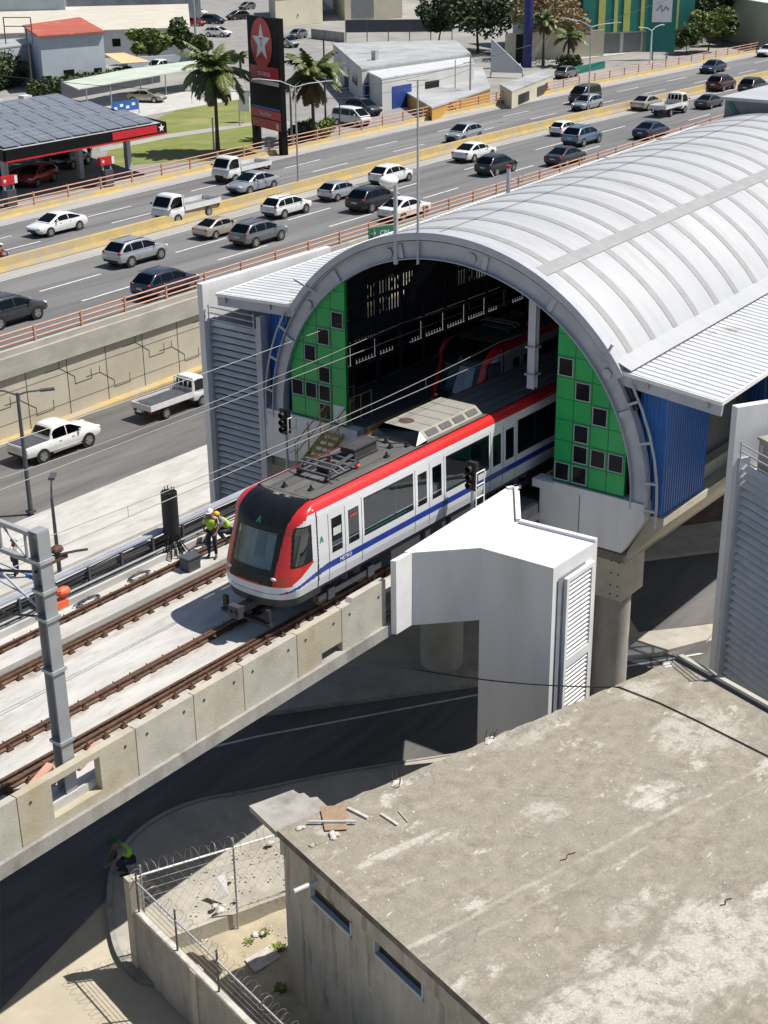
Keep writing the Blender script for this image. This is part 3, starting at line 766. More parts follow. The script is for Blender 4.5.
    def chevron(mb, o, u, v, s):
        # small emblem: two leaning strokes and a notch
        for pl in ([(-.5, -.6), (-.28, -.6), (.1, .6), (-.12, .6)], [(.5, -.6), (.28, -.6), (-.05, .55), (.12, .6)], [(-.12, -.28), (.12, -.28), (.0, .02)]):
            mb.face([o+u*(a*s)+v*(b*s) for a, b in pl])
    m = MB(); chevron(m, Vector((1.97, -1.354, 2.5)), Vector((1, 0, 0)), Vector((0, 0, 1)), .17); m.build('side_emblem', 'emblem', t)
    m = MB(); p0 = tpoint(('n', 0, 0), 3.02); p1 = tpoint(('n', 0, 0), 3.32); vv = (p1-p0).normalized(); nn = Vector((0, 1, 0)).cross(vv)
    if nn.x > 0: nn = -nn
    chevron(m, (p0+p1)/2+nn*.03, Vector((0, -1, 0)), vv, .17); m.build('front_emblem', 'emblem', t)
    text_mesh('METRO', .17, 'white', t, 'side_lettering', (3.05, -1.357, 1.565), (1, 0, 0), (0, 0, 1), .002)
    m = MB(); m.box(2.50, 2.86, -1.352, -1.347, 2.42, 2.66); m.build('door_notice', 'plate', t)
    m = MB(); m.box(3.26, 3.6, -1.352, -1.347, 2.74, 2.82); m.build('door_notice', 'lamp_red', t)
    # skirt, coupler, bogies
    m = MB(); rows = []
    for z, ins in ((1.048, .0), (.80, .06)):
        rows.append([Vector((tpoint(c, 1.06).x+ins, tpoint(c, 1.06).y*(1-ins*.6), z)) for c in cols_ if tpoint(c, 1.06).x < 1.9])
    m.grid(rows); m.face([tuple(p+Vector((0, 0, .01))) for p in rows[1]]); m.build('front_skirt', 'skirt', t, smooth=40)
    m = MB(); m.box(-.25, .5, -.13, .13, .62, .84); m.box(-.42, -.22, -.2, .2, .55, .92); m.cyl((-.47, .1, .73), .06, .06, 8, axis='x'); m.cyl((-.47, -.1, .73), .06, .06, 8, axis='x'); m.build('coupler', 'skirt', t)
    m = MB(); m.box(.05, .22, -.95, .95, .32, .42); m.box(.1, .2, -.9, -.75, .4, .82); m.box(.1, .2, .75, .9, .4, .82); m.build('obstacle_bar', 'black', t)
    for xc in (2.6, 4.5, 12.0, 13.9, 18.1, 20.0):
        for s in (-1, 1):
            wm = MB(); wm.cyl((xc, s*.7-.065, .42), .42, .13, 24, axis='y'); wm.build('wheel', 'rust', t)
    for xc in (3.55, 12.95, 19.05):
        m = MB()
        for s in (-1, 1): m.box(xc-1.5, xc+1.5, s*.98, s*1.1, .38, .58); m.box(xc-1.1, xc-.8, s*.9, s*1.14, .3, .66); m.box(xc+.8, xc+1.1, s*.9, s*1.14, .3, .66); m.tube([(xc-.3, s*1.05, .7), (xc-.3, s*1.05, 1.02)], .12, 8); m.tube([(xc+.3, s*1.05, .7), (xc+.3, s*1.05, 1.02)], .12, 8)
        m.box(xc-.3, xc+.3, -.95, .95, .4, .66); m.build('bogie_frame', 'steel_dark', t)
    m = MB()
    for x0, x1, zz in ((5.4, 6.9, .5), (7.2, 8.3, .62), (8.6, 10.6, .45)): m.box(x0, x1, -1.22, 1.22, zz, 1.04)
    m.box(1.9, 30, -1.25, 1.25, .92, 1.05); m.build('underfloor_equipment', 'steel_dark', t)
    # roof equipment
    z = 3.66
    prof = [(-.98, 0), (-.98, .10), (-.70, .33), (.70, .33), (.98, .10), (.98, 0)]
    for q, x0 in enumerate((7.15, 18.6)):
        m = MB(); m.extr([(x0+.45, y, z+h) for y, h in prof], (3.1, 0, 0)); 
        ac = m.build('roof_air_conditioner', 'ac_beige', t)
        m = MB(); m.add([(x0+.44, -.98, z+.10), (x0+.44, -.70, z+.33), (x0+.44, .70, z+.33), (x0+.44, .98, z+.10), (x0, .9, z+.01), (x0, -.9, z+.01), (x0+.46, -.99, z), (x0+.46, .99, z)], [(0, 1, 2, 3, 4, 5), (5, 6, 0), (4, 3, 7), (0, 6, 7, 3, 2, 1)]); m.build('sloping_cowl', 'train_black', ac)
        for s in (-1, 1):
            for k in range(4):
                g = MB(); xa = x0+.62+k*.74
                n = Vector((0, s*.23, .28)).normalized()
                pts = [Vector((xa, s*.925, z+.148)), Vector((xa+.56, s*.925, z+.148)), Vector((xa+.56, s*.76, z+.283)), Vector((xa, s*.76, z+.283))]
                g.extr([p+n*.006 for p in pts], n*.012); g.build('side_grille', 'train_grey', ac)
        for k in range(1, 5):
            g = MB(); g.box(x0+.45+k*.62-.012, x0+.45+k*.62+.012, -.70, .70, z+.33, z+.336); g.build('lid_seam', 'train_grey', ac)
    m = MB(); m.cyl((8.15, .22, z+.33), .25, .014, 16); m.build('fan_cover', 'rust', t)
    # folded pantograph
    pg = MB(); x0 = 3.2
    for yy in (-.55, .55): pg.box(x0, x0+1.5, yy-.04, yy+.04, z+.16, z+.22)
    pg.box(x0, x0+.08, -.6, .6, z+.16, z+.22); pg.box(x0+1.42, x0+1.5, -.6, .6, z+.16, z+.22)
    p0 = pg.build('pantograph_base', 'steel_dark', t)
    m = MB(); m.tube([(x0+.15, -.5, z+.25), (x0+1.6, -.25, z+.30), (x0+1.6, .25, z+.30), (x0+.15, .5, z+.25)], .035, 6); m.tube([(x0+1.6, -.2, z+.31), (x0+.35, -.45, z+.34)], .028, 6); m.tube([(x0+1.6, .2, z+.31), (x0+.35, .45, z+.34)], .028, 6); m.build('pantograph_arm', 'steel_dark', p0)
    m = MB()
    for xx in (x0+.2, x0+.5): m.tube([(xx, -.85, z+.27), (xx, -.65, z+.36), (xx, .65, z+.36), (xx, .85, z+.27)], .03, 6)
    m.build('collector_head', 'shutter', p0)
    for xx, yy in ((x0+.05, -.55), (x0+.05, .55), (x0+1.45, -.55), (x0+1.45, .55)):
        m = MB(); m.tube([(xx, yy, z), (xx, yy, z+.05), (xx, yy, z+.06), (xx, yy, z+.11), (xx, yy, z+.12), (xx, yy, z+.16)], [.05, .05, .085, .085, .05, .05], 10); m.build('insulator', 'orange' if xx > x0+1 else 'rust', p0)
    m = MB(); m.box(x0+.55, x0+.95, -.28, .28, z+.05, z+.20); m.build('drive_box', 'black', p0)
    m = MB(); m.box(5.05, 6.15, -.12, .42, z+.06, z+.34); m.box(5.0, 6.2, -.16, .46, z+.02, z+.06); m.box(5.0, 6.2, -.16, .46, z+.34, z+.38); m.build('roof_box', 'skirt', t)
    for xx, yy in ((2.5, -.55), (2.25, .25), (6.5, .6), (6.6, -.3), (6.9, .1), (5.9, -.7), (7.0, -.65), (6.3, .75)):
        m = MB(); m.box(xx-.08, xx+.08, yy-.06, yy+.06, z, z+.05); m.tube([(xx, yy, z+.05), (xx, yy, z+.16)], [.05, .03], 8); m.build('roof_insulator', 'black', t)
    m = MB(); m.tube([(4.9, .2, z+.15), (5.1, .62, z+.1), (5.9, .66, z+.1), (6.5, .6, z+.15), (6.6, -.3, z+.15), (7.0, -.65, z+.12)], .022, 5); m.tube([(6.3, .75, z+.15), (6.9, .1, z+.15), (7.1, .1, z+.1)], .02, 5); m.build('roof_cable', 'black', t)
    return t
train = make_train('white metro train with red edges and a blue side stripe coming out of the station')
train2 = dup(train, loc=(16.0, 4.14, 0), label='second metro train standing in the shade inside the station hall')
# =================================================================== STATION HALL
SC, SX0, SX1 = 2.07, 12.9, 54.0
RISE = .033                                             # the hall climbs gently away from the track mouth
def rz_(x): return RISE*max(0, x-SX0)
def el(a, b, t, x): return Vector((x, SC+a*math.sin(t), 1+b*math.cos(t)+rz_(x)))
st = thing('metro_station', 'metro station hall with white barrel roof, green gable panels and blue side walls', 'station', (30, SC, 0))
# roof shell
TM = R(57.5); NT = 56
ts = [-TM+2*TM*i/NT for i in range(NT+1)]
m = MB()
xs = [SX0-.15]+[SX0+.9+1.585*k for k in range(26)]+[SX1]
m.grid([[el(8.32, 7.86, t, x) for t in ts] for x in xs])
m.strip([el(8.32, 7.86, t, xs[0]) for t in ts], [el(8.16, 7.70, t, xs[0]) for t in ts])
m.build('roof_shell', 'roof_white', st, smooth=40)
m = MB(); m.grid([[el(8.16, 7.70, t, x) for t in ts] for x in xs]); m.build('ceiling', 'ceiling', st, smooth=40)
def arcstrip(mb, x0, x1, t0, t1, a, b, n=44):
    tt = [t0+(t1-t0)*i/n for i in range(n+1)]
    mb.grid([[el(a, b, t, x) for t in tt] for x in (x0, x1)])
for k in range(25):
    x = SX0+.95+1.585*k; m = MB(); arcstrip(m, x-.17, x+.17, -TM, TM, 8.332, 7.872)
    m.build('roof_batten', 'roof_batten', st, smooth=40)
m = MB()
for tc, w in ((R(-26), .030), (R(34), .024)):
    arcstrip(m, SX0-.1, SX1, tc-w, tc+w, 8.342, 7.882, 4)
m.build('roof_walkway', 'roof_batten', st, smooth=40)
m = MB()
for tc in (R(3),): arcstrip(m, SX0-.1, SX1, tc-.002, tc+.002, 8.35, 7.89, 1)
m.build('roof_seam', 'joint', st)
m = MB(); arcstrip(m, SX0-.16, SX0+.12, -TM, TM, 8.37, 7.91); m.grid([[el(8.37, 7.91, t, SX0-.17) for t in ts], [el(8.12, 7.66, t, SX0-.17) for t in ts]]); m.build('roof_edge_trim', 'steel_pale', st, smooth=40)
# front arch rib (I section) and the ribs inside
def rib(name, x, mat, a0=7.55, b0=7.0, a1=8.08, b1=7.6, t0=-R(92), t1=R(92), fl=.16):
    m = MB(); n = 64; tt = [t0+(t1-t0)*i/n for i in range(n+1)]
    m.grid([[el(a0, b0, t, x) for t in tt], [el(a1, b1, t, x) for t in tt]])
    m.grid([[el(a0, b0, t, x+.05) for t in tt], [el(a1, b1, t, x+.05) for t in tt]])
    for a, b in ((a0, b0), (a1, b1)):
        m.grid([[el(a, b, t, x-fl) for t in tt], [el(a, b, t, x+fl+.05) for t in tt]])
        m.grid([[el(a+.03, b+.03, t, x-fl) for t in tt], [el(a+.03, b+.03, t, x+fl+.05) for t in tt]])
        m.grid([[el(a, b, t, x-fl) for t in tt], [el(a+.03, b+.03, t, x-fl) for t in tt]])
    return m.build(name, mat, st, smooth=40)
ring = rib('front_arch', SX0, 'steel_pale')
for tdeg in (-66, -33, -12, 14, 38, 66):
    t = R(tdeg); p = el(7.82, 7.3, t, SX0-.02); q = el(8.3, 7.8, t, SX0-.1)
    m = MB(); m.beam(el(7.6, 7.05, t, SX0-.06), el(8.05, 7.55, t, SX0-.06), .05, .2); m.build('arch_stiffener', 'steel_pale', ring)
for tdeg in (-55, -8, 18, 52):
    t = R(tdeg); m = MB(); p = el(7.83, 7.3, t, SX0-.05); m.cyl((p.x-.03, p.y, p.z), .17, .05, 16, axis='x'); m.build('round_plate', 'steel', ring)
for tdeg in (-52, 47):
    t = R(tdeg); m = MB(); m.beam(el(7.9, 7.4, t, SX0-.1), el(8.75, 8.3, t+.03, SX0-.35), .07, .07); m.build('tie_stub', 'steel_pale', ring)
for x in (20.5, 28.5, 36.5, 44.5): rib('inner_arch', x, 'steel_dark', 7.4, 6.9, 7.95, 7.5)
m = MB(); tt = [-R(66)+2*R(66)*i/60 for i in range(61)]; m.grid([[el(8.115, 7.635, t, SX0+.02) for t in tt], [el(8.30, 7.83, t, SX0+.02) for t in tt]]); m.build('arch_gap_shade', 'black', st)  # black ring paints the shade between rib and roof edge
# slender secondary hoop outside the arch legs
for s in (-1, 1):
    m = MB(); m.tube([el(8.5, 8.0, s*R(d), SX0-.1) for d in (60, 66, 72, 78, 84, 90, 95)], .045, 6); m.build('hoop_rail', 'steel_pale', st)
    m = MB()
    for d in (64, 74, 84, 91): m.beam(el(8.1, 7.6, s*R(d), SX0-.1), el(8.5, 8.0, s*R(d), SX0-.1), .1, .08)
    m.build('hoop_bracket', 'steel_pale', st)
# green gable panels with square windows
CELLS = [(0, 5), (1, 4), (2, 3), (1, 2), (1, 1), (2, 1), (3, 1), (1, 0), (0, 0)]
for s in (-1, 1):
    yi = SC+s*4.52; cw, ch, zb = .675, .735, 1.07
    ye = yi+s*4*cw
    def ztop(y): return 1+7.05*math.sqrt(max(0, 1-((y-SC)/7.6)**2))
    xg = SX0+.02
    pnl = MB(); k = 14; yy = [yi+(ye-yi)*i/k for i in range(k+1)]
    pnl.extr([(xg, y, zb) for y in (yi, ye)]+[(xg, y, ztop(y)) for y in reversed(yy)], (.14, 0, 0))
    g = pnl.build('green_panel', 'green', st)
    j = MB()
    for c in range(1, 4):
        y = yi+s*c*cw; j.box(xg-.004, xg, y-.014, y+.014, zb, ztop(y))
    for r in range(1, 8):
        z = zb+r*ch
        ymx = SC+s*7.6*math.sqrt(max(0, 1-((z-1)/7.05)**2)); yend = yi+s*min(abs(ymx-yi), 4*cw)
        if (yend-yi)*s > .1: j.box(xg-.003, xg, min(yi, yend), max(yi, yend), z-.012, z+.012)
    j.box(xg-.02, xg-.005, min(yi, ye), max(yi, ye), zb-.05, zb); j.build('panel_joint', 'green_dark', g)
    for c, r in CELLS:
        if s > 0 and (c, r) == (0, 0):
            q = MB(); q.box(xg-.012, xg-.004, yi+.03, yi+cw-.03, zb+.02, zb+ch); q.build('grey_infill', 'louvre', g); continue
        ya, yb = sorted((yi+s*(c*cw+.06), yi+s*((c+1)*cw-.06))); z0 = zb+r*ch+.06; z1 = z0+.62
        fr = MB(); w = .024
        for bx in ((ya, yb, z0, z0+w), (ya, yb, z1-w, z1), (ya, ya+w, z0+w, z1-w), (yb-w, yb, z0+w, z1-w)): fr.box(xg-.045, xg-.003, *bx)
        f = fr.build('gable_window', 'steel_pale', g)
        pn = MB(); pn.box(xg-.02, xg-.008, ya+w, yb-w, z0+w, z1-w); pn.build('pane', 'dark_open', f)
# concrete ledges under the panels
for s, prof in ((-1, [(-2.02, 1.02), (-6.0, 1.02), (-6.0, .42), (-5.25, -.9), (-2.02, -.9)]), (1, [(6.0, 1.02), (10.9, 1.02), (10.9, -.9), (6.0, -.9)])):
    m = MB(); m.extr([(SX0-.12, y, z) for y, z in prof], (.42, 0, 0)); m.build('platform_wall', 'wall_white', st)
    m = MB(); m.extr([(SX0+.31, y*.999, z-.01) for y, z in prof], (SX1-SX0-.31, 0, 0)); m.build('platform_body', 'conc_panel', st)
m = MB(); m.box(SX0-.2, SX0+.4, -2.6, -1.75, .72, 1.0); m.build('ledge_slab', 'wall_white', st)
m = MB(); m.box(SX0+.4, SX1, -5.5, -2.02, 1.02, 1.04); m.box(SX0+.4, SX1, 6.0, 9.1, 1.02, 1.04); m.build('platform_floor', 'platform_shade', st)
m = MB(); m.box(SX0-.14, SX0-.125, -3.6, -3.58, -.85, .8); m.box(SX0-.14, SX0-.125, 8.4, 8.42, -.85, .9); m.build('wall_joint', 'joint', st)
m = MB(); m.box(SX0+.5, SX1, 5.85, 6.0, .75, 1.03); m.box(SX0+.5, SX1, -2.02, -1.9, .75, 1.03); m.build('platform_edge', 'yellow', st)
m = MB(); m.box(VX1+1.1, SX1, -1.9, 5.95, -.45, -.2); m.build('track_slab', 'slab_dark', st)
m = MB(); m.box(SX0+.3, SX1, -5.2, 10.9, -1.5, -.92); m.build('station_girder', 'conc_grey', st)
# hanging catenary post
m = MB(); yh = -1.35
for dx in (-.11, .11): m.box(SX0+.25+dx-.012, SX0+.25+dx+.012, yh-.14, yh+.14, 4.05, 7.2)
m.box(SX0+.14, SX0+.36, yh-.012, yh+.012, 4.05, 7.2); hp = m.build('hanging_post', 'steel_pale', st)
for z in (4.55, 5.5): mb = MB(); mb.box(SX0+.05, SX0+.45, yh-.2, yh+.2, z-.03, z+.03); mb.build('post_clamp', 'steel', hp)
# side canopies of corrugated sheet
def canopy(y0, z0, y1, z1, x0, x1):
    m = MB(); p = .33; rows0 = []; rows1 = []; x = x0
    while x < x1:
        for dx, dz in ((0, 0), (.05, 0), (.075, .035), (.305, .035)):
            rows0.append((x+dx, y0, z0+dz+rz_(x+dx))); rows1.append((x+dx, y1, z1+dz+rz_(x+dx)))
        x += p
    m.strip(rows0, rows1); c = m.build('side_canopy', 'corr', st)
    m = MB(); m.box(x0-.03, x0-.005, min(y0, y1), max(y0, y1), 0, .0) if False else None
    m.beam((x0-.03, y0, z0-.02), (x0-.03, y1, z1-.02), .05, .12); m.beam((x0, y1, z1-.03), (x1, y1, z1-.03+rz_(x1)), .06, .14); m.build('canopy_trim', 'white', c)
    m = MB(); m.beam((x0+.1, y0+.0, z0-.28), (x0+.1, y1, z1-.28), .12, .36)
    for k in range(0, int((x1-x0)/6)+1): 
        if k: m.beam((x0+.1+6*k, y0, z0-.28+.24*k), (x0+.1+6*k, y1, z1-.28+.24*k), .12, .3)
    b = m.build('canopy_beam', 'steel_pale', c)
    m = MB(); m.cyl((x0+.02, y0+(y1-y0)*.1, z0-.26), .14, .03, 16, axis='x'); m.build('beam_plate', 'steel', c)
    for f in (.3, .88): m = MB(); m.beam((x0-.02, y0+(y1-y0)*f, z0+(z1-z0)*f-.30), (x0-.02, y0+(y1-y0)*f, z0+(z1-z0)*f-.06), .05, .09); m.build('beam_cleat', 'steel', c)
m = MB()
for (y0, z0, y1, z1) in ((-4.45, 5.72, -5.2, 5.42), (8.6, 5.72, 9.2, 5.45)):
    m.add([(SX0-.05, y0, z0), (SX0-.05, y1, z1), (SX1, y1, z1+rz_(SX1)), (SX1, y0, z0+rz_(SX1)), (SX0-.05, y0, z0+.03), (SX0-.05, y1, z1+.03), (SX1, y1, z1+.03+rz_(SX1)), (SX1, y0, z0+.03+rz_(SX1))], [(0, 1, 2, 3), (4, 7, 6, 5), (0, 4, 5, 1), (1, 5, 6, 2)])
m.build('roof_flashing', 'roof_white', st)
canopy(-4.75, 5.36, -8.35, 5.0, SX0-.05, SX1)
canopy(8.95, 5.36, 12.95, 5.2, SX0-.05, SX1)
# blue corrugated side walls
def corrwall(name, pts, z0, z1, mat, p=.17, d=.035):
    m = MB(); lo = []; 
    for (ax, ay), (bx, by) in zip(pts, pts[1:]):
        a, b = Vector((ax, ay)), Vector((bx, by)); L = (b-a).length; dr = (b-a)/L; nr = Vector((dr.y, -dr.x)); x = 0
        while x < L:
            for o, h in ((0, 0), (.06, 0), (.085, d), (.145, d)):
                q = a+dr*min(L, x+o)+nr*h; lo.append(q)
            x += p
        lo.append(b)
    m.strip([(q.x, q.y, z0) for q in lo], [(q.x, q.y, z1+rz_(q.x)) for q in lo]); return m.build(name, mat, st)
corrwall('blue_wall', [(13.35, -5.35), (13.35, -6.35), (16.35, -6.35), (16.35, -5.2)], .5, 4.75, 'blue_wall')
corrwall('blue_wall', [(21.5, -5.2), (21.5, -6.35), (SX1, -6.35)], .5, 4.75, 'blue_wall')
corrwall('blue_wall', [(13.35, 10.75), (13.35, 9.35)], -.6, 4.9, 'blue_wall')
corrwall('blue_wall', [(13.5, 10.75), (15.2, 10.75)], -.6, 4.9, 'blue_wall')
m = MB(); m.extr([(13.25, -6.02, .48), (13.25, -6.5, .48), (13.25, -6.5, .22), (13.25, -5.3, -1.3), (13.25, -5.1, -1.3)], (SX1-13.25, 0, 0)); m.build('edge_girder', 'conc_panel', st)
# far side: posts, rails and translucent lower sheets towards the highway
m = MB(); x = 15.0
yl = 9.2
while x < SX1: m.box(x-.06, x+.06, yl-.06, yl+.06, 1.0, 5.25); x += 1.6
for z in (1.9, 2.9, 3.7, 4.5, 5.2): m.box(15, SX1, yl-.04, yl+.04, z-.07, z+.07)
m.build('side_lattice', 'steel_dark', st)
m = MB(); m.box(15, SX1, yl+.07, yl+.1, 1.0, 2.0); m.build('side_glazing', 'glass_dark', st)
m = MB(); x = 15.2
while x < SX1-1: m.box(x, x+1.3, yl+.11, yl+.13, 2.15, 2.8); x += 1.6
m.build('pale_glazing', 'glass_dark', st)
m = MB(); x = 15.4
while x < SX1: m.beam((x, yl, 3.7), (x+.8, yl, 5.2), .06, .06); m.beam((x+.8, yl, 5.2), (x+1.6, yl, 3.7), .06, .06); x += 1.6
m.build('lattice_bracing', 'steel_dark', st)
m = MB(); x = 15.1
while x < SX1:
    k = int(x/1.6) % 4
    m.box(x-.06, x+.06, yl+.14, yl+.17, 2.0, 2.95)
    m.box(x-.1, x+.1, yl+.14, yl+.17, 2.95, 3.65)
    m.box(x-(.062, .085, .1, .075)[k], x+(.062, .085, .1, .075)[k], yl+.14, yl+.17, 3.65, 5.2)
    x += .2
m.build('slat_screen', 'steel_dark', st)
m = MB(); m.box(SX1-.1, SX1, -6.2, 10.8, -.5, 5.5); m.grid([[el(a, a*.94, R(d), SX1-.05) for d in range(-60, 61, 6)] for a in (3.0, 8.1)]); m.build('end_wall', 'steel_dark', st)
m = MB(); m.box(14.5, SX1, -5.6, -5.5, 1.0, 4.9); m.build('inner_wall', 'steel_dark', st)
# roof lantern box beyond the crest
b0 = atx(723, 131, 40); 
m = MB(); m.box(40, 46, -3.0, 4.85, 7.4, 10.15); lb = m.build('roof_box', 'shutter', st)
m = MB(); m.box(39.8, 46.3, -3.1, 5.0, 10.152, 10.3); m.build('box_roof', 'roof_white', lb)
m = MB(); m.beam((39.96, 4.6, 10.05), (39.96, 3.7, 8.95), .2, .05, up=(1, 0, 0)); m.build('green_brace', 'sign_green', lb)

# piers
c = at(617, 690, G)
t = thing('station_pier', 'grey concrete pier with a square cap carrying the corner of the station hall', 'pier', (14.2, -4.75, G))
m = MB(); m.tube([(14.0, -4.42, G-.1), (14.0, -4.42, -2.9)], .62, 28); m.build('pier_shaft', 'conc_grey', t, smooth=40)
m = MB(); m.box(13.2, 14.75, -5.14, -3.7, -2.95, -1.15); m.build('pier_cap', 'conc_panel', t)
m = MB(); m.box(13.12, 14.85, -5.22, -3.62, -1.15, -.93); m.build('bearing_plate', 'steel_dark', t)
m = MB()
for z in (-1.5, -1.95, -2.4, -2.75): m.cyl((13.19, -4.98, z), .035, .02, 8, axis='x'); m.cyl((13.19, -4.7, z), .035, .02, 8, axis='x')
m.build('anchor_bolt', 'joint', t)
for x, lab in ((29.0, 'second concrete pier under the station hall, behind the first'), (44.0, 'third concrete pier under the far part of the station hall')):
    m = MB(); m.tube([(x, -3.8, G), (x, -3.8, -1.6)], .66, 24); single(m, 'station_pier', 'conc_grey', lab, 'pier', smooth=40)

# louvred towers on both sides
def louvre_tower(label, ywall, yl0, yl1, ztop, zl1, post_y, wl_):
    t = thing('louvre_tower', label, 'tower', (SX0, ywall, G))
    m = MB(); m.box(SX0-.28, SX0+wl_, ywall-.14, ywall+.14, G, ztop); m.build('side_wall', 'wall_white', t)
    ya, yb = sorted((yl0, yl1))
    n = 0; z = -6.6
    while z < zl1-.1:
        m = MB(); m.extr([(SX0+.02, ya, z), (SX0+.05, ya, z-.01), (SX0+.17, ya, z+.14), (SX0+.15, ya, z+.16), (SX0-.02, ya, z+.02)], (0, yb-ya, 0)); m.build('louvre_blade', 'louvre', t); z += .275
    m = MB(); m.box(SX0+.3, SX0+.36, ya, yb, G, zl1-1.2); m.build('shade_backing', 'steel_dark', t)  # dark panel paints the shade in the gaps between blades
    for yy in (ya-.04, yb+.04): m = MB(); m.box(SX0-.1, SX0+.3, yy-.05, yy+.05, G, zl1+.1); m.build('frame_post', 'steel_pale', t)
    if post_y is not None: m = MB(); m.box(SX0-.16, SX0+.2, post_y-.11, post_y+.11, G, ztop-.9); m.build('corner_post', 'steel_pale', t)
    m = MB()
    for k in range(3): m.tube([(SX0-.12, ya, zl1+.12+.24*k), (SX0-.12, yb, zl1+.12+.24*k)], .025, 6)
    for yy in (ya+.05, yb-.05): m.tube([(SX0-.12, yy, zl1-.1), (SX0-.12, yy, zl1+.7)], .025, 6)
    m.build('guard_rail', 'steel_pale', t)
    return t
louvre_tower('grey louvred tower with a white side wall left of the station arch', 13.62, 10.95, 13.42, 5.55, 4.05, 10.72, 7.6)
t = louvre_tower('grey louvred tower with a white side wall at the right edge of the picture', -9.02, -13.4, -9.25, 5.05, 3.3, None, 4.2)
t.rotation_euler = (0, 0, R(-30))
m = MB(); m.box(SX0+.37, SX0+4.1, -13.4, -9.18, G, 2.95); m.build('tower_body', 'wall_white', t)
m = MB(); m.box(SX0+.35, SX0+2.0, -11.6, -9.55, 3.0, 4.05); m.box(SX0+.3, SX0+2.05, -11.65, -9.5, 4.05, 4.15)
a = m.build('rooftop_unit', 'ac_beige', t); MB().box(SX0+.33, SX0+.35, -9.8, -9.65, 3.7, 3.95).build('unit_handle', 'steel_pale', a)
# glazed link bridge
t = thing('glazed_footbridge', 'glazed steel footbridge linking the blue station wall to the right hand tower', 'footbridge', (20.2, -7.7, .3))
m = MB()
for x in (18.6, 21.4):
    for z in (.55, 2.1, 4.4): m.beam((x, -6.4, z), (x, -9.0, z), .1, .12)
    for y in (-6.45, -7.3, -8.15, -8.95): m.beam((x, y, .5), (x, y, 4.5), .09, .09)
for y in (-6.45, -8.95): m.beam((18.6, y, .5), (21.4, y, .5), .1, .16); m.beam((18.6, y, 4.5), (21.4, y, 4.5), .1, .12)
m.beam((18.6, -7.3, .55), (21.4, -8.95, .55), .06, .06); m.beam((18.6, -8.95, .55), (21.4, -7.3, .55), .06, .06)
m.box(18.5, 18.6, -9.0, -6.4, .25, .5)
m.build('frame', 'steel_dark', t)
m = MB(); m.box(18.6, 20, -8.95, -6.4, .3, .42); m.build('floor', 'conc_pale', t)
for x in (18.56, 21.44):
    m = MB(); m.box(x-.008, x+.008, -8.9, -6.5, .6, 4.4); m.build('glazing', 'glass_pale', t)
m = MB(); m.box(18.4, 21.6, -9.0, -6.35, 4.52, 4.62); m.build('roof', 'corr', t)

# yellow stair from platform to track level
t = thing('platform_stair', 'yellow steel stair with railings beside the left green panel', 'stair', (12.6, 6.0, DK))
n_before = set(bpy.data.objects)
m = MB(); 
for k in range(8):
    x = 13.9-.26*k; z = 1.0-.15*k; m.box(x-.13, x+.13, 5.75, 6.55, z-.03, z)
m.build('tread', 'yellow', t)
m = MB()
for y in (5.72, 6.58): m.beam((14.1, y, 1.0), (11.85, y, -.2), .05, .2)
m.build('stringer', 'yellow', t)
for y in (5.7, 6.6):
    m = MB(); m.tube([(14.2, y, 1.95), (14.0, y, 1.95), (11.75, y, .75), (11.75, y, -.2)], .028, 6); m.tube([(14.0, y, 1.5), (11.75, y, .32)], .022, 6)
    for k in range(4): x = 13.9-.68*k; m.tube([(x, y, 1.0-.53*(14.1-x)), (x, y, 1.93-.53*(14.0-x))], .022, 6)
    m.build('handrail', 'yellow', t)
m = MB(); m.box(13.9, 15.3, 5.7, 6.6, .95, 1.0); 
for xx in (13.95, 14.6, 15.25):
    for y in (5.72, 6.58): m.tube([(xx, y, 1), (xx, y, 2.05)], .025, 6)
for z in (1.5, 2.05):
    for y in (5.72, 6.58): m.tube([(13.95, y, z), (15.25, y, z)], .025, 6)
m.build('landing', 'yellow', t)
m = MB(); m.box(14.3, 14.32, 5.8, 6.5, 1.25, 1.9); m.build('gate_panel', 'ac_beige', t)

for o in set(bpy.data.objects)-n_before: o.location = (-.72, .95, 0)
# =================================================================== WHITE EXIT TOWER
t = thing('emergency_exit_tower', 'white rendered exit tower with a flared passage from the viaduct and louvred doors', 'tower', (7.4, -5, G))
zt = 1.5
P0 = [(4.47, -2.44), (6.12, -4.05), (6.19, -6.56), (8.62, -6.62), (8.48, -3.98), at(519, 485, 1.5).to_2d(), at(506, 487.5, 1.5).to_2d()]
P0 = [Vector(p) for p in P0]
shaft = [Vector((6.12, -4.05)), Vector((6.19, -6.56)), Vector((8.62, -6.62)), Vector((8.48, -3.98))]
pas = [P0[0], P0[1], P0[4], P0[5], P0[6]]
m = MB()
m.extr([(p.x, p.y, G) for p in shaft], (0, 0, zt-.16-G))
m.extr([(p.x, p.y, -1.0) for p in pas], (0, 0, zt-.16+1.0)); m.build('tower_wall', 'wall_white', t)
m = MB()
ring_o = P0; ctr = sum(P0, Vector((0, 0)))/7
m.extr([(p.x, p.y, zt-.158) for p in P0], (0, 0, .09)); m.build('tower_roof', 'wall_white', t)
m = MB()
def up_edge(a, b, w=.16, h=.10):
    d = (b-a).normalized(); n = Vector((-d.y, d.x)); 
    if n.dot(ctr-(a+b)/2) < 0: n = -n
    m.extr([(a.x, a.y, zt-.066), (b.x, b.y, zt-.066), ((b+n*w).x, (b+n*w).y, zt-.066), ((a+n*w).x, (a+n*w).y, zt-.066)], (0, 0, h))
up_edge(P0[3], P0[4]); up_edge(P0[4], P0[5]); up_edge(P0[5], P0[6], .14, .10); up_edge(P0[6], P0[0], .12, .05)
m.build('roof_upstand', 'wall_white', t)
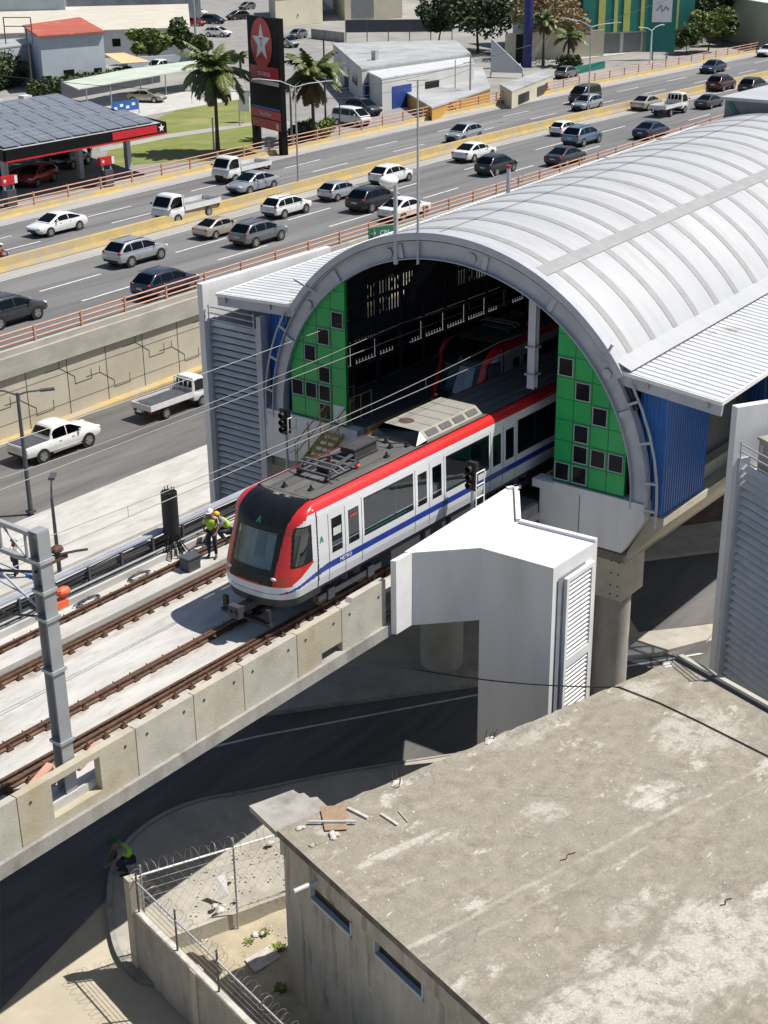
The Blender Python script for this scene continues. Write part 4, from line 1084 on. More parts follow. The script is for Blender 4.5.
m = MB(); m.extr([(3.78, -2.44, -.98), (4.47, -2.445, -.98), (4.62, -2.60, -.98), (3.84, -2.60, -.98)], (0, 0, zt+.93)); m.build('wing_wall', 'white', t)
# slatted door leaves on the -Y face, recess shade painted as flat sheets
m = MB(); x0, x1 = 6.75, 8.35
for bx in ((x0, x0+.14, G+.1, .9), (x1-.14, x1, G+.1, .9), (x0+.14, x1-.14, .76, .9), (x0+.14, x1-.14, -2.15, -1.85), (x0+.14, x1-.14, -4.6, -4.3)):
    m.box(bx[0], bx[1], -6.72, -6.595, bx[2], bx[3])
fr = m.build('door_frame', 'white', t)
MB().box(x0+.1, x1-.1, -6.625, -6.605, G+.1, .8).build('door_gap_shade', 'steel_dark', t)  # dark sheet paints the shade between the slats
MB().box(6.42, 8.5, -6.604, -6.599, G+.1, 1.0).build('door_reveal_shade', 'reveal_shade', t)  # flat sheet paints the shaded recess round the frame
for z0, z1 in ((-1.85, .76), (-4.3, -2.15), (-7.0, -4.6)):
    m = MB(); z = z0+.06
    while z < z1-.05: m.extr([(x0+.14, -6.63, z+.06), (x0+.14, -6.70, z), (x0+.14, -6.70, z+.025), (x0+.14, -6.63, z+.085)], (x1-x0-.28, 0, 0)); z += .15
    m.build('louvred_door', 'white', t)
# =================================================================== FOREGROUND BUILDING
RZ = -1.9
A_ = at(277, 830, RZ); C_ = at(683, 656.5, RZ); B_ = at(490, 1024, RZ); D_ = at(768, 704, RZ)
e1 = (C_-A_).normalized(); e2 = (B_-A_).normalized(); e3 = (D_-C_).normalized()
ANG = math.atan2(e1.y, e1.x)
def uv(px, py):
    d = at(px, py, RZ)-A_; c, s = math.cos(-ANG), math.sin(-ANG); return (d.x*c-d.y*s, d.x*s+d.y*c)
def roofmat():
    b = NB('weathered_roof_screed'); co = b.co(rot=(0, 0, -ANG))
    n1 = b.noise(.55, 9, .62, co); n2 = b.noise(2.6, 9, .68, co); n3 = b.noise(14, 6, .6, co)
    c = b.mix(b.rng(n2, .35, .65), (.195, .174, .136), (.315, .286, .232))
    c = b.mix(b.math('MULTIPLY', b.rng(n1, .44, .60), .75), c, (.255, .233, .19))
    c = b.mix(b.math('MULTIPLY', b.rng(n3, .52, .68), .55), c, (.38, .35, .29))
    nd = b.noise(1.3, 8, .7, b.co(rot=(0, 0, -ANG), scale=(.5, 1, 1), loc=(4, 2, 0)))
    # pale screed patches, each an irregular blot of its own
    mask = None
    for (px, py, ru, rv, amt) in ((400, 848, 1.35, .16, .75), (655, 795, 1.1, .55, 1), (640, 690, .9, .5, .6), (545, 812, .55, .5, .55), (660, 985, 2.8, 1.0, .8), (735, 940, 1.6, 1.7, .75), (600, 960, .55, .35, .7), (765, 890, .5, .22, 1), (520, 730, 1.5, .8, .45), (700, 730, 1.6, 1.2, .6), (425, 940, .5, .1, .5), (560, 1010, 1.3, .5, .8), (330, 826, .5, .35, .6), (640, 905, 1.2, .4, .45)):
        u, v = uv(px, py)
        mp = b.n('ShaderNodeMapping'); b.l(co, mp.inputs[0]); mp.inputs[1].default_value = (-u/ru, -v/rv, 0); mp.inputs[3].default_value = (1/ru, 1/rv, 0)
        ln = b.n('ShaderNodeVectorMath'); ln.operation = 'LENGTH'; b.l(mp.outputs[0], ln.inputs[0])
        q = b.math('MULTIPLY', b.rng(b.math('ADD', ln.outputs['Value'], b.math('MULTIPLY', nd, 2.2)), 2.12, 1.84), amt)
        mask = q if mask is None else b.math('MAXIMUM', mask, q)
    mask = b.math('MAXIMUM', mask, b.math('MULTIPLY', b.rng(nd, .585, .635), .8))
    fl = b.noise(5.0, 5, .6, b.co(rot=(0, 0, -ANG), scale=(.5, 1.3, 1), loc=(1, 8, 0)))
    mask = b.math('MAXIMUM', mask, b.math('MULTIPLY', b.rng(fl, .655, .70), .9))
    fine = b.rng(n2, .40, .52)
    mask = b.math('MULTIPLY', mask, b.math('ADD', b.math('MULTIPLY', fine, .75), .25))
    c = b.mix(mask, c, b.mix(b.rng(n3, .35, .65), (.40, .38, .325), (.55, .53, .475)))
    # old screed joints running with the far edge, and dark scuffs
    sx = b.n('ShaderNodeSeparateXYZ'); b.l(co, sx.inputs[0])
    wob = b.math('MULTIPLY', b.math('SUBTRACT', b.noise(.8, 6, .6, co), .5), .35)
    yv = b.math('ADD', sx.outputs['Y'], wob)
    for (px, py, wd, cc, am) in ((600, 850, .10, (.50, .47, .41), .55), (560, 985, .04, (.18, .165, .14), .55), (720, 770, .05, (.2, .185, .155), .5), (430, 960, .08, (.5, .47, .41), .35), (480, 800, .04, (.22, .2, .17), .35)):
        v = uv(px, py)[1]
        d = b.math('ABSOLUTE', b.math('SUBTRACT', yv, v))
        c = b.mix(b.math('MULTIPLY', b.math('MULTIPLY', b.rng(d, wd, wd*.3), am), b.rng(nd, .40, .58)), c, cc)
    st_ = b.noise(1.1, 7, .65, b.co(rot=(0, 0, -ANG), scale=(.35, 1.2, 1), loc=(9, 1, 0)))
    c = b.mix(b.math('MULTIPLY', b.rng(st_, .56, .72), .6), c, (.175, .16, .13))
    vo = b.n('ShaderNodeTexVoronoi'); vo.feature = 'DISTANCE_TO_EDGE'; vo.inputs['Scale'].default_value = .75
    va = b.n('ShaderNodeVectorMath'); va.operation = 'MULTIPLY_ADD'; cn = b.n('ShaderNodeTexNoise'); cn.inputs['Scale'].default_value = 1.6; cn.inputs['Detail'].default_value = 8; b.l(co, cn.inputs['Vector']); b.l(cn.outputs['Color'], va.inputs[0]); va.inputs[1].default_value = (1.1, 1.1, 0); b.l(co, va.inputs[2]); b.l(va.outputs[0], vo.inputs['Vector'])
    c = b.mix(b.math('MULTIPLY', b.math('MULTIPLY', b.rng(vo.outputs['Distance'], .014, .004), .42), b.rng(n1, .46, .56)), c, (.13, .12, .10))
    spk = b.noise(38, 3, .5, co)
    c = b.mix(b.math('MULTIPLY', b.rng(spk, .68, .74), .8), c, (.09, .085, .075))
    b.base(c); b.b.inputs['Roughness'].default_value = .95
    b.bump(b.math('ADD', b.math('MULTIPLY', n3, .6), b.math('MULTIPLY', n2, 1.0)), .45, .04); return b.m
M['roof_screed'] = roofmat()
def wallmat():
    b = NB('stained_rendered_wall'); co = b.co(scale=(1, 1, .22)); c2 = b.co()
    c = b.mix(b.rng(b.noise(1.6, 8, .65, co), .36, .64), (.52, .49, .435), (.36, .34, .295))
    c = b.mix(b.math('MULTIPLY', b.rng(b.noise(2.6, 7, .6, b.co(scale=(1, 1, .12), loc=(5, 5, 0))), .53, .68), .75), c, (.14, .128, .105))
    c = b.mix(b.rng(b.noise(2.2, 9, .72, c2), .56, .66), c, (.52, .49, .43))
    b.base(c); b.b.inputs['Roughness'].default_value = .95; b.bump(b.noise(9, 8, .65, c2), .5, .04); return b.m
M['stained_wall'] = wallmat()
M['conc_dark'] = pmat('blackened_slab_edge', (.16, .15, .13), (.09, .085, .075), scale=2.2, rough=.95, dirt=(.27, .255, .22), dscale=1.1, dlo=.5, dhi=.68)
bt = thing('concrete_building', 'low grey concrete building in the foreground with a wide stained flat roof', 'building', (A_.x, A_.y, G))
Rf = [A_, C_, C_+e3*26, A_+e2*24]
# roof slab with a ragged far edge
edge = []
NE = 70
for i in range(NE+1):
    p = A_.lerp(C_, i/NE); n = Vector((-e1.y, e1.x, 0))
    edge.append(p+n*(.10*noise.noise((i*.35, 3, 0))+.05*noise.noise((i*1.1, 7, 0))) if 0 < i < NE else p)
poly = edge+[Rf[2], Rf[3]]
m = MB(); m.face([(p.x, p.y, RZ) for p in poly]); m.build('roof', 'roof_screed', bt, loc=(A_.x, A_.y, G))
m = MB(); k = len(poly)
m.strip([(p.x, p.y, RZ-.001) for p in poly+poly[:1]], [(p.x, p.y, RZ-.2) for p in poly+poly[:1]]); m.face([(p.x, p.y, RZ-.2) for p in poly]); m.build('roof_slab_edge', 'conc_dark', bt)
ins = .10
wp = [A_+e1*ins+e2*ins, C_-e1*ins+e3*ins, Rf[2]-e1*ins, Rf[3]+e1*ins]
wnorm = Vector((e2.y, -e2.x, 0)); 
if wnorm.dot(e1) > 0: wnorm = -wnorm
# left wall with two slot windows cut through
def wpt(px, py):
    r = ray(px, py); n = wnorm; o = wp[0]; tt = ((o-CAM).dot(n))/(r.dot(n)); return CAM+r*tt
wins = []
for (a, b) in (((310, 889), (352, 922)), ((374, 942), (424, 986))):
    pa, pb = wpt(*a), wpt(*b); ua, ub = sorted(((pa-wp[0]).dot(e2), (pb-wp[0]).dot(e2))); zt_ = (pa.z+pb.z)/2+.06; wins.append((ua, ub, zt_-.46, zt_))
wins.append((wins[1][1]+2.2, wins[1][1]+4.0, wins[1][2], wins[1][3]))
m = MB()
us = sorted([0, 22]+[u for w_ in wins for u in w_[:2]]); zs_ = sorted(set([G, RZ-.2]+[round(z, 4) for w_ in wins for z in w_[2:]]))
for i in range(len(us)-1):
    for j in range(len(zs_)-1):
        uc, zc = (us[i]+us[i+1])/2, (zs_[j]+zs_[j+1])/2
        if any(w_[0] < uc < w_[1] and w_[2]-.001 < zc < w_[3]+.001 for w_ in wins): continue
        p, q = wp[0]+e2*us[i], wp[0]+e2*us[i+1]
        m.face([(p.x, p.y, zs_[j]), (q.x, q.y, zs_[j]), (q.x, q.y, zs_[j+1]), (p.x, p.y, zs_[j+1])])
for i in range(1, 4):
    p, q = wp[i], wp[(i+1) % 4]
    if i != 3: m.face([(p.x, p.y, G), (q.x, q.y, G), (q.x, q.y, RZ-.2), (p.x, p.y, RZ-.2)])
p, q = wp[0], wp[1]; m.face([(p.x, p.y, G), (q.x, q.y, G), (q.x, q.y, RZ-.2), (p.x, p.y, RZ-.2)])
m.build('wall', 'stained_wall', bt)
m = MB(); fa, fb = wp[0]-e1*.035+e2*-.03, wp[0]-e1*.035+e2*21; m.beam(Vector((fa.x, fa.y, RZ-.43)), Vector((fb.x, fb.y, RZ-.43)), .09, .44); m.build('fascia_band', 'stained_wall', bt)
for (ua, ub, z0, z1) in wins:
    f = MB(); inn = -wnorm
    a, b = wp[0]+e2*ua, wp[0]+e2*ub
    for (p, q, za, zb, th) in ((a, b, z0, z0+.09, .0), (a, a+e2*.06, z0, z1, 0), (b-e2*.06, b, z0, z1, 0)):
        f.extr([(p+wnorm*.03) + Vector((0, 0, za-p.z)), (q+wnorm*.03)+Vector((0, 0, za-q.z)), (q+inn*.13)+Vector((0, 0, za-q.z)), (p+inn*.13)+Vector((0, 0, za-p.z))], (0, 0, zb-za))
    fr = f.build('window', 'paleblue', bt)
    g = MB(); g.face([Vector((p.x, p.y, z))+inn*.11 for p, z in ((a, z0), (b, z0), (b, z1), (a, z1))]); g.build('pane', 'black', fr)  # black sheet stands in for the dark room behind
# rain spout
p = wpt(320, 880); m = MB(); pp = [p-wnorm*.2, p+wnorm*.75]; m.tube(pp, .065, 10); m.build('rain_spout', 'pvc', bt)
# bit of lower canopy slab beyond the corner
cs = [at(249, 806, RZ-.15), at(293, 790, RZ-.15), at(299, 794, RZ-.15), at(304, 793, RZ-.15), at(310, 798, RZ-.15), at(317, 797, RZ-.15), at(327, 806, RZ-.15), at(300, 838, RZ-.15), at(276, 832, RZ-.15)]
m = MB(); m.extr([(p.x, p.y, RZ-.30) for p in cs], (0, 0, .16)); m.build('canopy_slab', 'conc_grey', bt)
# dark upstand on the right end
a, b = C_.copy(), C_+e3*24; n = Vector((-(b-a).y, (b-a).x, 0)).normalized()
if n.dot(e1) < 0: n = -n
m = MB(); a = a-n*.28; b = b-n*.28; m.beam(a+Vector((0, 0, .06)), b+Vector((0, 0, .06)), .12, .12); m.build('roof_edge_strip', 'steel_dark', bt)
m = MB(); m.beam(a+n*.16+Vector((0, 0, .05)), b+n*.16+Vector((0, 0, .05)), .18, .10); m.build('roof_kerb', 'conc_panel', bt)
# loose things on the roof
def lie(px0, py0, px1, py1, r, mat, name, label, cat, h=.0, square=False):
    a, b = at(px0, py0, RZ+r+h), at(px1, py1, RZ+r+h); m = MB()
    if square: m.beam(a, b, r*3, r*2)
    else: m.tube([a, b], r, 8)
    return single(m, name, mat, label, cat)
lie(308.5, 821.5, 356, 821.5, .035, 'pvc', 'roof_pipe', 'grey pipe lying across the broken board at the corner of the flat roof', 'pipe', .05)
lie(348, 808, 368, 818, .03, 'stone', 'wooden_batten', 'pale thick batten on the flat roof, nearest the broken board', 'batten', 0, True)
lie(381, 814, 398, 825, .025, 'stone', 'wooden_batten', 'pale batten in the middle of the three on the flat roof', 'batten', 0, True)
lie(398.5, 811, 408, 822, .018, 'pvc', 'wooden_batten', 'thin grey stick beside the pale stone on the flat roof', 'batten')
m = MB(); q = [at(*p, RZ+.03) for p in ((320, 807), (345, 806), (347, 830), (325, 831))]; m.extr(q, (0, 0, .025)); single(m, 'broken_board', 'plank', 'broken brown board lying near the corner of the flat roof', 'board')
def rubble(px, py, z, s, mat, label, cat='stone', n=5, seed=0, name='stone'):
    rnd = random.Random(seed); c = at(px, py, z); m = MB()
    for i in range(n):
        r = s*(.4+.6*rnd.random()); o = Vector((rnd.uniform(-s, s), rnd.uniform(-s, s), r*.3))*(1 if n > 1 else 0)
        k = MB(); k.ball(c+o, (r, r*.8, r*.5), 7, 5)
        for v in k.v: v += Vector((noise.noise(v*6+Vector((seed, 0, 0))), noise.noise(v*6+Vector((0, seed, 9))), noise.noise(v*6)))*r*.35
        m.add(k.v, k.f)
    return single(m, name, mat, label, cat)
rubble(413, 812, RZ, .11, 'stone', 'pale stone beside the sticks on the flat roof', n=1, seed=3)
rubble(333, 836, RZ, .10, 'stone', 'heap of white plaster crumbs beside the broken board on the roof', 'rubble', 14, 5, 'rubble')
rubble(301, 829, RZ, .09, 'stone', 'small white debris pile in the very corner of the flat roof', 'rubble', 8, 6, 'rubble')
rubble(313, 845, RZ, .07, 'conc_grey', 'few grey pebbles below the plaster crumbs on the roof edge', 'rubble', 4, 8, 'rubble')
for (px, py, sd, lab) in ((490, 741, 1, 'rusty reinforcement stubs on the roof edge in front of the white tower'), (668, 665, 2, 'rusty reinforcement stubs in a white plaster lump at the far corner of the roof'), (397, 784, 4, 'bent reinforcement stubs on the roof edge above the dark street')):
    c = at(px, py, RZ); m = MB(); rnd = random.Random(sd)
    for k in range(4):
        o = Vector((rnd.uniform(-.16, .16), rnd.uniform(-.16, .16), 0)); m.tube([c+o, c+o+Vector((rnd.uniform(-.1, .1), rnd.uniform(-.1, .1), rnd.uniform(.25, .5)))], .012, 5)
    k = MB(); k.ball(c, (.22, .16, .06), 9, 5)
    for v in k.v: v += Vector((noise.noise(v*7), noise.noise(v*7+Vector((3, 3, 3))), 0))*.08
    m.add(k.v, k.f, 1); single(m, 'rebar_stub', ['rust', 'stone'], lab, 'rebar', loc=c)
# black cable swinging from the pier over to the roof
a = at(404, 667, -2.35); b = at(619, 687, RZ+.03); pts = []
for i in range(25):
    tt = i/24; p = a.lerp(b, tt); p.z -= .55*4*tt*(1-tt)*.35; pts.append(p)
pts += [at(*q, RZ+.03) for q in ((660, 703), (700, 722), (740, 742), (800, 772), (880, 815), (960, 850), (1020, 885))]
m = MB(); m.tube(pts, .02, 6); single(m, 'power_cable', 'cable', 'thin black cable swinging past the white tower and over the flat roof', 'cable')

# =================================================================== YARD, WALLS AND FENCE
pl0 = Vector((-6.3, -1.5, 0)); wd = Vector((-.8, -3.25, 0)).normalized(); fd = Vector((3.27, -1.59, 0)).normalized()
t = thing('yard_wall', 'grey block wall with a tall corner pillar round the sandy yard', 'wall', (-6.3, -1.5, G))
m = MB(); a = pl0+Vector((0, 0, G)); m.extr([a+wd*-.15+fd*-.15, a+wd*-.15+fd*.15, a+wd*.15+fd*.15, a+wd*.15+fd*-.15], (0, 0, 3.0)); m.build('pillar', 'conc_panel', t)
m = MB(); L = 14
def offs(v, s): return Vector((-v.y, v.x, 0))*s
m.beam(pl0+wd*.15+Vector((0, 0, G+1.0)), pl0+wd*L+Vector((0, 0, G+1.0)), .18, 2.0); m.build('block_wall', 'conc_grey', t)
m = MB(); k = 40; rows = []
for i in range(k+1):
    p = pl0+wd*(.15+(L-.15)*i/k); h = G+2.0+.05+.03*noise.noise((i*.7, 0, 0)); o = offs(wd, .12)
    rows.append([(p+o)+Vector((0, 0, G+1.99)), (p+o*.8)+Vector((0, 0, h)), (p-o*.8)+Vector((0, 0, h)), (p-o)+Vector((0, 0, G+1.99))])
m.grid(rows); m.build('mortar_coping', 'stone', t)
for d in (3.1, 6.2, 9.3): m = MB(); p = pl0+wd*d; m.beam(p+Vector((0, 0, G)), p+Vector((0, 0, G+2.04)), .26, .26, up=wd); m.build('wall_pier', 'conc_panel', t)
def coil(path, r, turns, wire=.012, k=14):
    pts = []; n = turns*k
    for i in range(n+1):
        tt = i/n; s = tt*(len(path)-1); j = min(int(s), len(path)-2); p = Vector(path[j]).lerp(Vector(path[j+1]), s-j); d = (Vector(path[j+1])-Vector(path[j])).normalized(); sd = Vector((-d.y, d.x, 0)); a = 2*math.pi*i/k
        rr = r*(1+.12*noise.noise((tt*turns*.9, 1, 0))); pts.append(p+sd*math.cos(a)*rr+Vector((0, 0, 1))*math.sin(a)*rr+d*.05*math.sin(a*.37))
    return pts
for nm, d, L_, lab in (('razor_wire_fence', wd, 12.0, 'barbed wire fence on the block wall with coiled razor wire, running to the bottom edge'), ('razor_wire_fence', fd, 6.2, 'barbed wire fence with a white top bar, from the pillar to the flat roofed building')):
    p0 = pl0+Vector((0, 0, G+3.0)); 
    t = thing(nm, lab, 'fence', (p0.x, p0.y, G), group='barbed wire fences')
    MB().tube([p0, p0+d*L_], .028, 6).build('top_bar', 'white' if d is fd else 'steel_pale', t)
    m = MB(); m.tube(coil([p0+d*.1+Vector((0, 0, .16)), p0+d*L_+Vector((0, 0, .16))], .2, int(L_*4.2)), .0055, 3); m.build('razor_coil', 'barb', t)
    m = MB()
    for h in ((-.2, -.4, -.6, -.8) if d is wd else (-.25, -.5, -.75)): m.tube([p0+Vector((0, 0, h)), p0+d*L_+Vector((0, 0, h))], .008, 4)
    if d is fd:
        s = 0
        while s < L_: 
            for q in (1, -1): m.tube([p0+d*(s if q > 0 else s+1.0)+Vector((0, 0, -.1)), p0+d*(s+1.0 if q > 0 else s)+Vector((0, 0, -1.6))], .003, 3)
            s += .3
    m.build('wire_strand', 'barb', t)
    s = .25
    while s < L_:
        b0 = p0+d*s; zb = G+2.0 if d is wd else G+.1
        MB().tube([Vector((b0.x, b0.y, zb)), b0+Vector((0, 0, .32))], .028, 6).build('post', 'steel' if d is fd else 'steel_dark', t); s += 1.95 if d is wd else 2.6
a = at(160, 957, G+.15); b = at(292, 908, G+.15)
m = MB(); m.beam(Vector((a.x, a.y, G+.38)), Vector((b.x, b.y, G+.38)), .2, .76); single(m, 'low_garden_wall', 'conc_panel', 'low concrete wall dividing the sandy yard', 'wall')
# rubble and weeds in the yard
for i, (px, py, s, lab) in enumerate(((270, 843, .16, 'pale boulder in the shade edge under the corner of the roof'), (232, 879, .1, 'small pale stones in the middle of the upper yard'), (219, 908, .16, 'white broken sheet and debris beside the fence post'), (236, 899, .11, 'pale stone right of the broken sheet in the yard'), (258, 935, .12, 'small white stones below the low yard wall'))):
    rubble(px, py, G+.28, s, 'stone', lab, n=1 if i in (0, 3) else 4, seed=20+i)
m = MB(); q = at(218, 900, G+.32); m.extr([q+Vector((0, 0, 0)), q+Vector((.25, -.2, .1)), q+Vector((.45, .1, .7)), q+Vector((.2, .2, .6))], (.01, .01, .03)); single(m, 'broken_sheet', 'white', 'white torn sheet propped up in the upper yard', 'sheet')
q = at(262, 960, G+.31); m = MB(); m.extr([q+Vector((-.5, -.2, 0)), q+Vector((.4, -.35, 0)), q+Vector((.55, .2, 0)), q+Vector((-.3, .35, 0))], (0, 0, .04)); single(m, 'flat_slab', 'stone', 'flat pale slab lying in the lower yard among weeds', 'slab')
def weed(px, py, s, label, seed):
    rnd = random.Random(seed); c = at(px, py, G+.27); m = MB()
    for i in range(70):
        a = rnd.uniform(0, 6.28); l = s*rnd.uniform(.4, 1); b0 = c+Vector((rnd.uniform(-1, 1), rnd.uniform(-1, 1), 0))*s*.6; tp = b0+Vector((math.cos(a)*l*.8, math.sin(a)*l*.8, l*.6)); sd = Vector((-math.sin(a), math.cos(a), 0))*l*.22
        m.face([b0, b0.lerp(tp, .6)+sd, tp, b0.lerp(tp, .6)-sd])
    single(m, 'weed', 'leaf_lime', label, 'weed', loc=c, group='weeds in the yard')
for i, (px, py, s, lab) in enumerate(((249, 943, .16, 'small weed on the sandy soil, upper left of the lower yard'), (263, 934, .16, 'small weed just below the low yard wall'), (278, 949, .2, 'weed beside the foot of the stained wall'), (281, 990, .2, 'weed at the bottom of the yard beside the stained wall'), (258, 904, .14, 'weed against the top of the low yard wall'), (243, 955, .1, 'tiny weed left of the flat slab'))):
    weed(px, py, s, lab, 40+i)
rnd = random.Random(9); m = MB()
for i in range(260):
    px, py = rnd.uniform(190, 290), rnd.uniform(845, 1010); c = at(px, py, G+.28); r = rnd.uniform(.012, .05); m.ball(c, (r, r*.8, r*.6), 5, 4)
single(m, 'gravel', 'stone', 'scattered small pale stones over the sandy yard', 'gravel', kind='stuff')

rnd = random.Random(21); m = MB()
for i in range(170):
    u, v = rnd.uniform(.4, 11.5), rnd.uniform(.3, 10); c = A_+e1*u+e2*v; r = rnd.choice((.012, .018, .025, .04))
    k = MB(); k.ball(c, (r, r*.8, r*.6), 5, 4)
    m.add(k.v, k.f)
single(m, 'roof_grit', 'stone', 'small pale crumbs and grit strewn over the flat roof', 'grit', kind='stuff')
for i, (px, py, ln, lab) in enumerate(((560, 860, .5, 'short bent dark wire lying in the middle of the flat roof'), (720, 905, .4, 'thin curled twig on the right part of the flat roof'))):
    c = at(px, py, RZ+.02); m = MB(); m.tube([c, c+e1*ln*.3+e2*.06, c+e1*ln*.6-e2*.05, c+e1*ln], .012, 5); single(m, 'wire_scrap', 'rust', lab, 'wire scrap')
# =================================================================== CATENARY, SIGNALS, LAMPS
mx, my = -8.3, -1.87
t = thing('catenary_mast', 'tall grey steel catenary mast with portal arms standing in the parapet gap', 'mast', (mx, my, DK-.3))
m = MB()
for dy in (-.15, .15): m.box(mx-.17, mx+.17, my+dy-.014, my+dy+.014, DK-.3, 6.6)
m.box(mx-.014, mx+.014, my-.15, my+.15, DK-.3, 6.6); m.box(mx-.17, mx+.17, my-.15, my+.15, 6.6, 6.63)
m.build('mast_column', 'mast_grey', t)
for z in (1.2, 3.1, 4.45, 5.15, 5.9): m = MB(); m.box(mx-.21, mx+.21, my-.21, my+.21, z-.04, z+.04); m.build('mast_clamp', 'steel', t)
m = MB(); m.box(mx-.35, mx+.35, my-.3, my+.3, DK-.34, DK-.26); m.build('base_plate', 'steel', t)
pb = MB()
for z in (6.45, 5.75): pb.beam((mx, my, z), (mx, 8.2, z+.12), .12, .10)
y = my+.5
while y < 8: pb.beam((mx, y, 5.8), (mx, y, 6.45), .05, .05); pb.beam((mx, y, 5.8), (mx, y+.9, 6.5), .04, .04); y += .9
pb.build('portal_beam', 'mast_grey', t)
m = MB(); 
for dy in (-.12, .12): m.box(mx-.15, mx+.15, 8.2+dy-.012, 8.2+dy+.012, -2, 6.6)
m.box(mx-.012, mx+.012, 8.08, 8.32, -2, 6.6); m.build('portal_leg', 'steel_pale', t)
for yc in (0, 4.14):
    y0 = my+.2 if yc == 0 else 2.0
    if yc: m = MB(); m.tube([(mx, 2.0, 5.8), (mx, 2.0, 4.4)], .05, 8); m.build('drop_tube', 'steel_pale', t)
    m = MB(); m.tube([(mx, y0, 4.55), (mx, yc+.25, 5.4)], .032, 8); m.tube([(mx, y0, 5.35), (mx, yc+.25, 5.4)], .026, 8); m.tube([(mx, y0+.5, 4.8), (mx, yc+.5, 4.98)], .024, 8); m.build('cantilever', 'steel_pale', t)
    for z in (4.55, 5.35):
        m = MB(); m.tube([(mx, y0+.1+.05*i, z+(0 if i % 2 else .0)) for i in range(7)], [.035, .075, .035, .075, .035, .075, .035], 10); m.build('insulator', 'sign_blue' if z > 5 else 'steel_dark', t)
m = MB(); m.box(mx+.22, mx+.55, my-.1, my+.15, 4.55, 4.72); m.ball((mx+.5, my, 4.9), (.2, .14, .12), 8, 6); m.build('feeder_clamp', 'orange', t)
m = MB(); m.ball((mx+.45, my, 5.98), (.18, .14, .1), 8, 6); m.box(mx+.2, mx+.7, my-.06, my+.06, 5.7, 5.78); m.build('feeder_terminal', 'rust', t)
m = MB(); m.tube([(mx+.1, my, 5.9), (mx+.9, my-.1, 5.8), (mx+1.4, my+.1, 5.6)], .03, 6); m.tube([(mx-.1, my+.1, 5.6), (mx, my+1.5, 5.2), (mx, my+3, 5.55)], .035, 6); m.tube([(mx, my+.2, 4.4), (mx, my+1.6, 4.05), (mx, my+3.2, 4.5)], .03, 6); m.build('feeder_cable', 'cable', t)
for i, (px, py, q, lab) in enumerate(((62, 772, 0, 'salmon plastic barrier piece lying behind the mast'), (88, 757, 1, 'salmon plastic strip on the deck right of the mast'), (40, 778, 2, 'leaning salmon plastic strip left of the mast'))):
    c = at(px, py, DK+.1); m = MB(); m.beam(c+Vector((-.45, -.1, -.05)), c+Vector((.45, .12, .12)), .22, .05); single(m, 'barrier_strip', 'rail_red', lab, 'strip')
# wires over the tracks
for yc, nm in ((0, 'near'), (4.14, 'far')):
    t = thing('overhead_line', 'overhead contact and carrier wires above the %s track' % nm, 'wire', (0, yc, 4.95), group='overhead lines')
    xs = [-42, -8.3, 13.2, 34]; c = MB(); c.tube([(x, yc, 4.95) for x in xs], .013, 5); c.build('contact_wire', 'wire', t)
    pts = []
    for a, b in zip(xs, xs[1:]):
        for i in range(10): q = i/10; pts.append((a+(b-a)*q, yc, 5.42-.28*4*q*(1-q)))
    m = MB(); m.tube(pts, .011, 5); m.build('carrier_wire', 'wire', t)
    m = MB()
    for a, b in zip(xs, xs[1:]):
        for i in (2, 5, 8): q = i/10; x = a+(b-a)*q; m.tube([(x, yc, 4.95), (x, yc, 5.42-.28*4*q*(1-q))], .008, 4)
    m.build('dropper', 'wire', t)
def span(name, a, b, sag, r, label, mat='wire', n=20):
    a, b = Vector(a), Vector(b); m = MB()
    m.tube([a.lerp(b, i/n)-Vector((0, 0, sag*4*(i/n)*(1-i/n))) for i in range(n+1)], r, 4); return single(m, name, mat, label, 'wire')
span('feeder_wire', (-42, 6.9, 6.3), (13.0, 6.4, 5.2), .5, .010, 'single pale feeder wire running to the left green panel')
# track signals
def signal(loc, h, label, side):
    x, y, z = loc; t = thing('track_signal', label, 'signal', loc, group='track signals')
    m = MB(); m.tube([(x, y, z), (x, y, z+h)], .055, 8); m.box(x-.16, x+.16, y-.16, y+.16, z, z+.04); m.build('post', 'steel_pale', t)
    m = MB(); m.box(x-.08, x+.1, y-.15, y+.15, z+h-.05, z+h+.85); m.box(x-.1, x-.08, y-.19, y+.19, z+h-.08, z+h+.88); hd = m.build('signal_head', 'black', t)
    for k, c in enumerate(('sign_red', 'glass_dark', 'glass_dark')):
        zz = z+h+.13+.27*k
        q = MB(); q.tube([(x-.1, y, zz), (x-.30, y, zz+.01)], .10, 12, caps=False); q.build('lamp_hood', 'black' if side > 0 else 'steel', hd)
        q = MB(); q.cyl((x-.115, y, zz), .08, .012, 12, axis='x'); q.build('lamp_lens', c, hd)
    m = MB(); yy = y-.28*side
    for a in (x-.2, x+.25): m.tube([(a, yy, z+h-.7), (a, yy, z+h+.6)], .022, 6)
    for k in range(4): m.tube([(x-.2, yy, z+h-.7+.43*k), (x+.25, yy, z+h-.7+.43*k)], .02, 6)
    m.build('ladder_cage', 'white', t); return t
s1 = aty(288, 478, 6.9); signal((s1.x, 6.9, -.2), 1.9, 'black track signal on a pale post beside the left green panel', 1)
s2 = aty(472, 522, -2.0); signal((s2.x, -2.0, -.2), hgt((s2.x, -2.0, -.2), 487), 'track signal with grey hoods and white ladder standing in front of the train', 1)
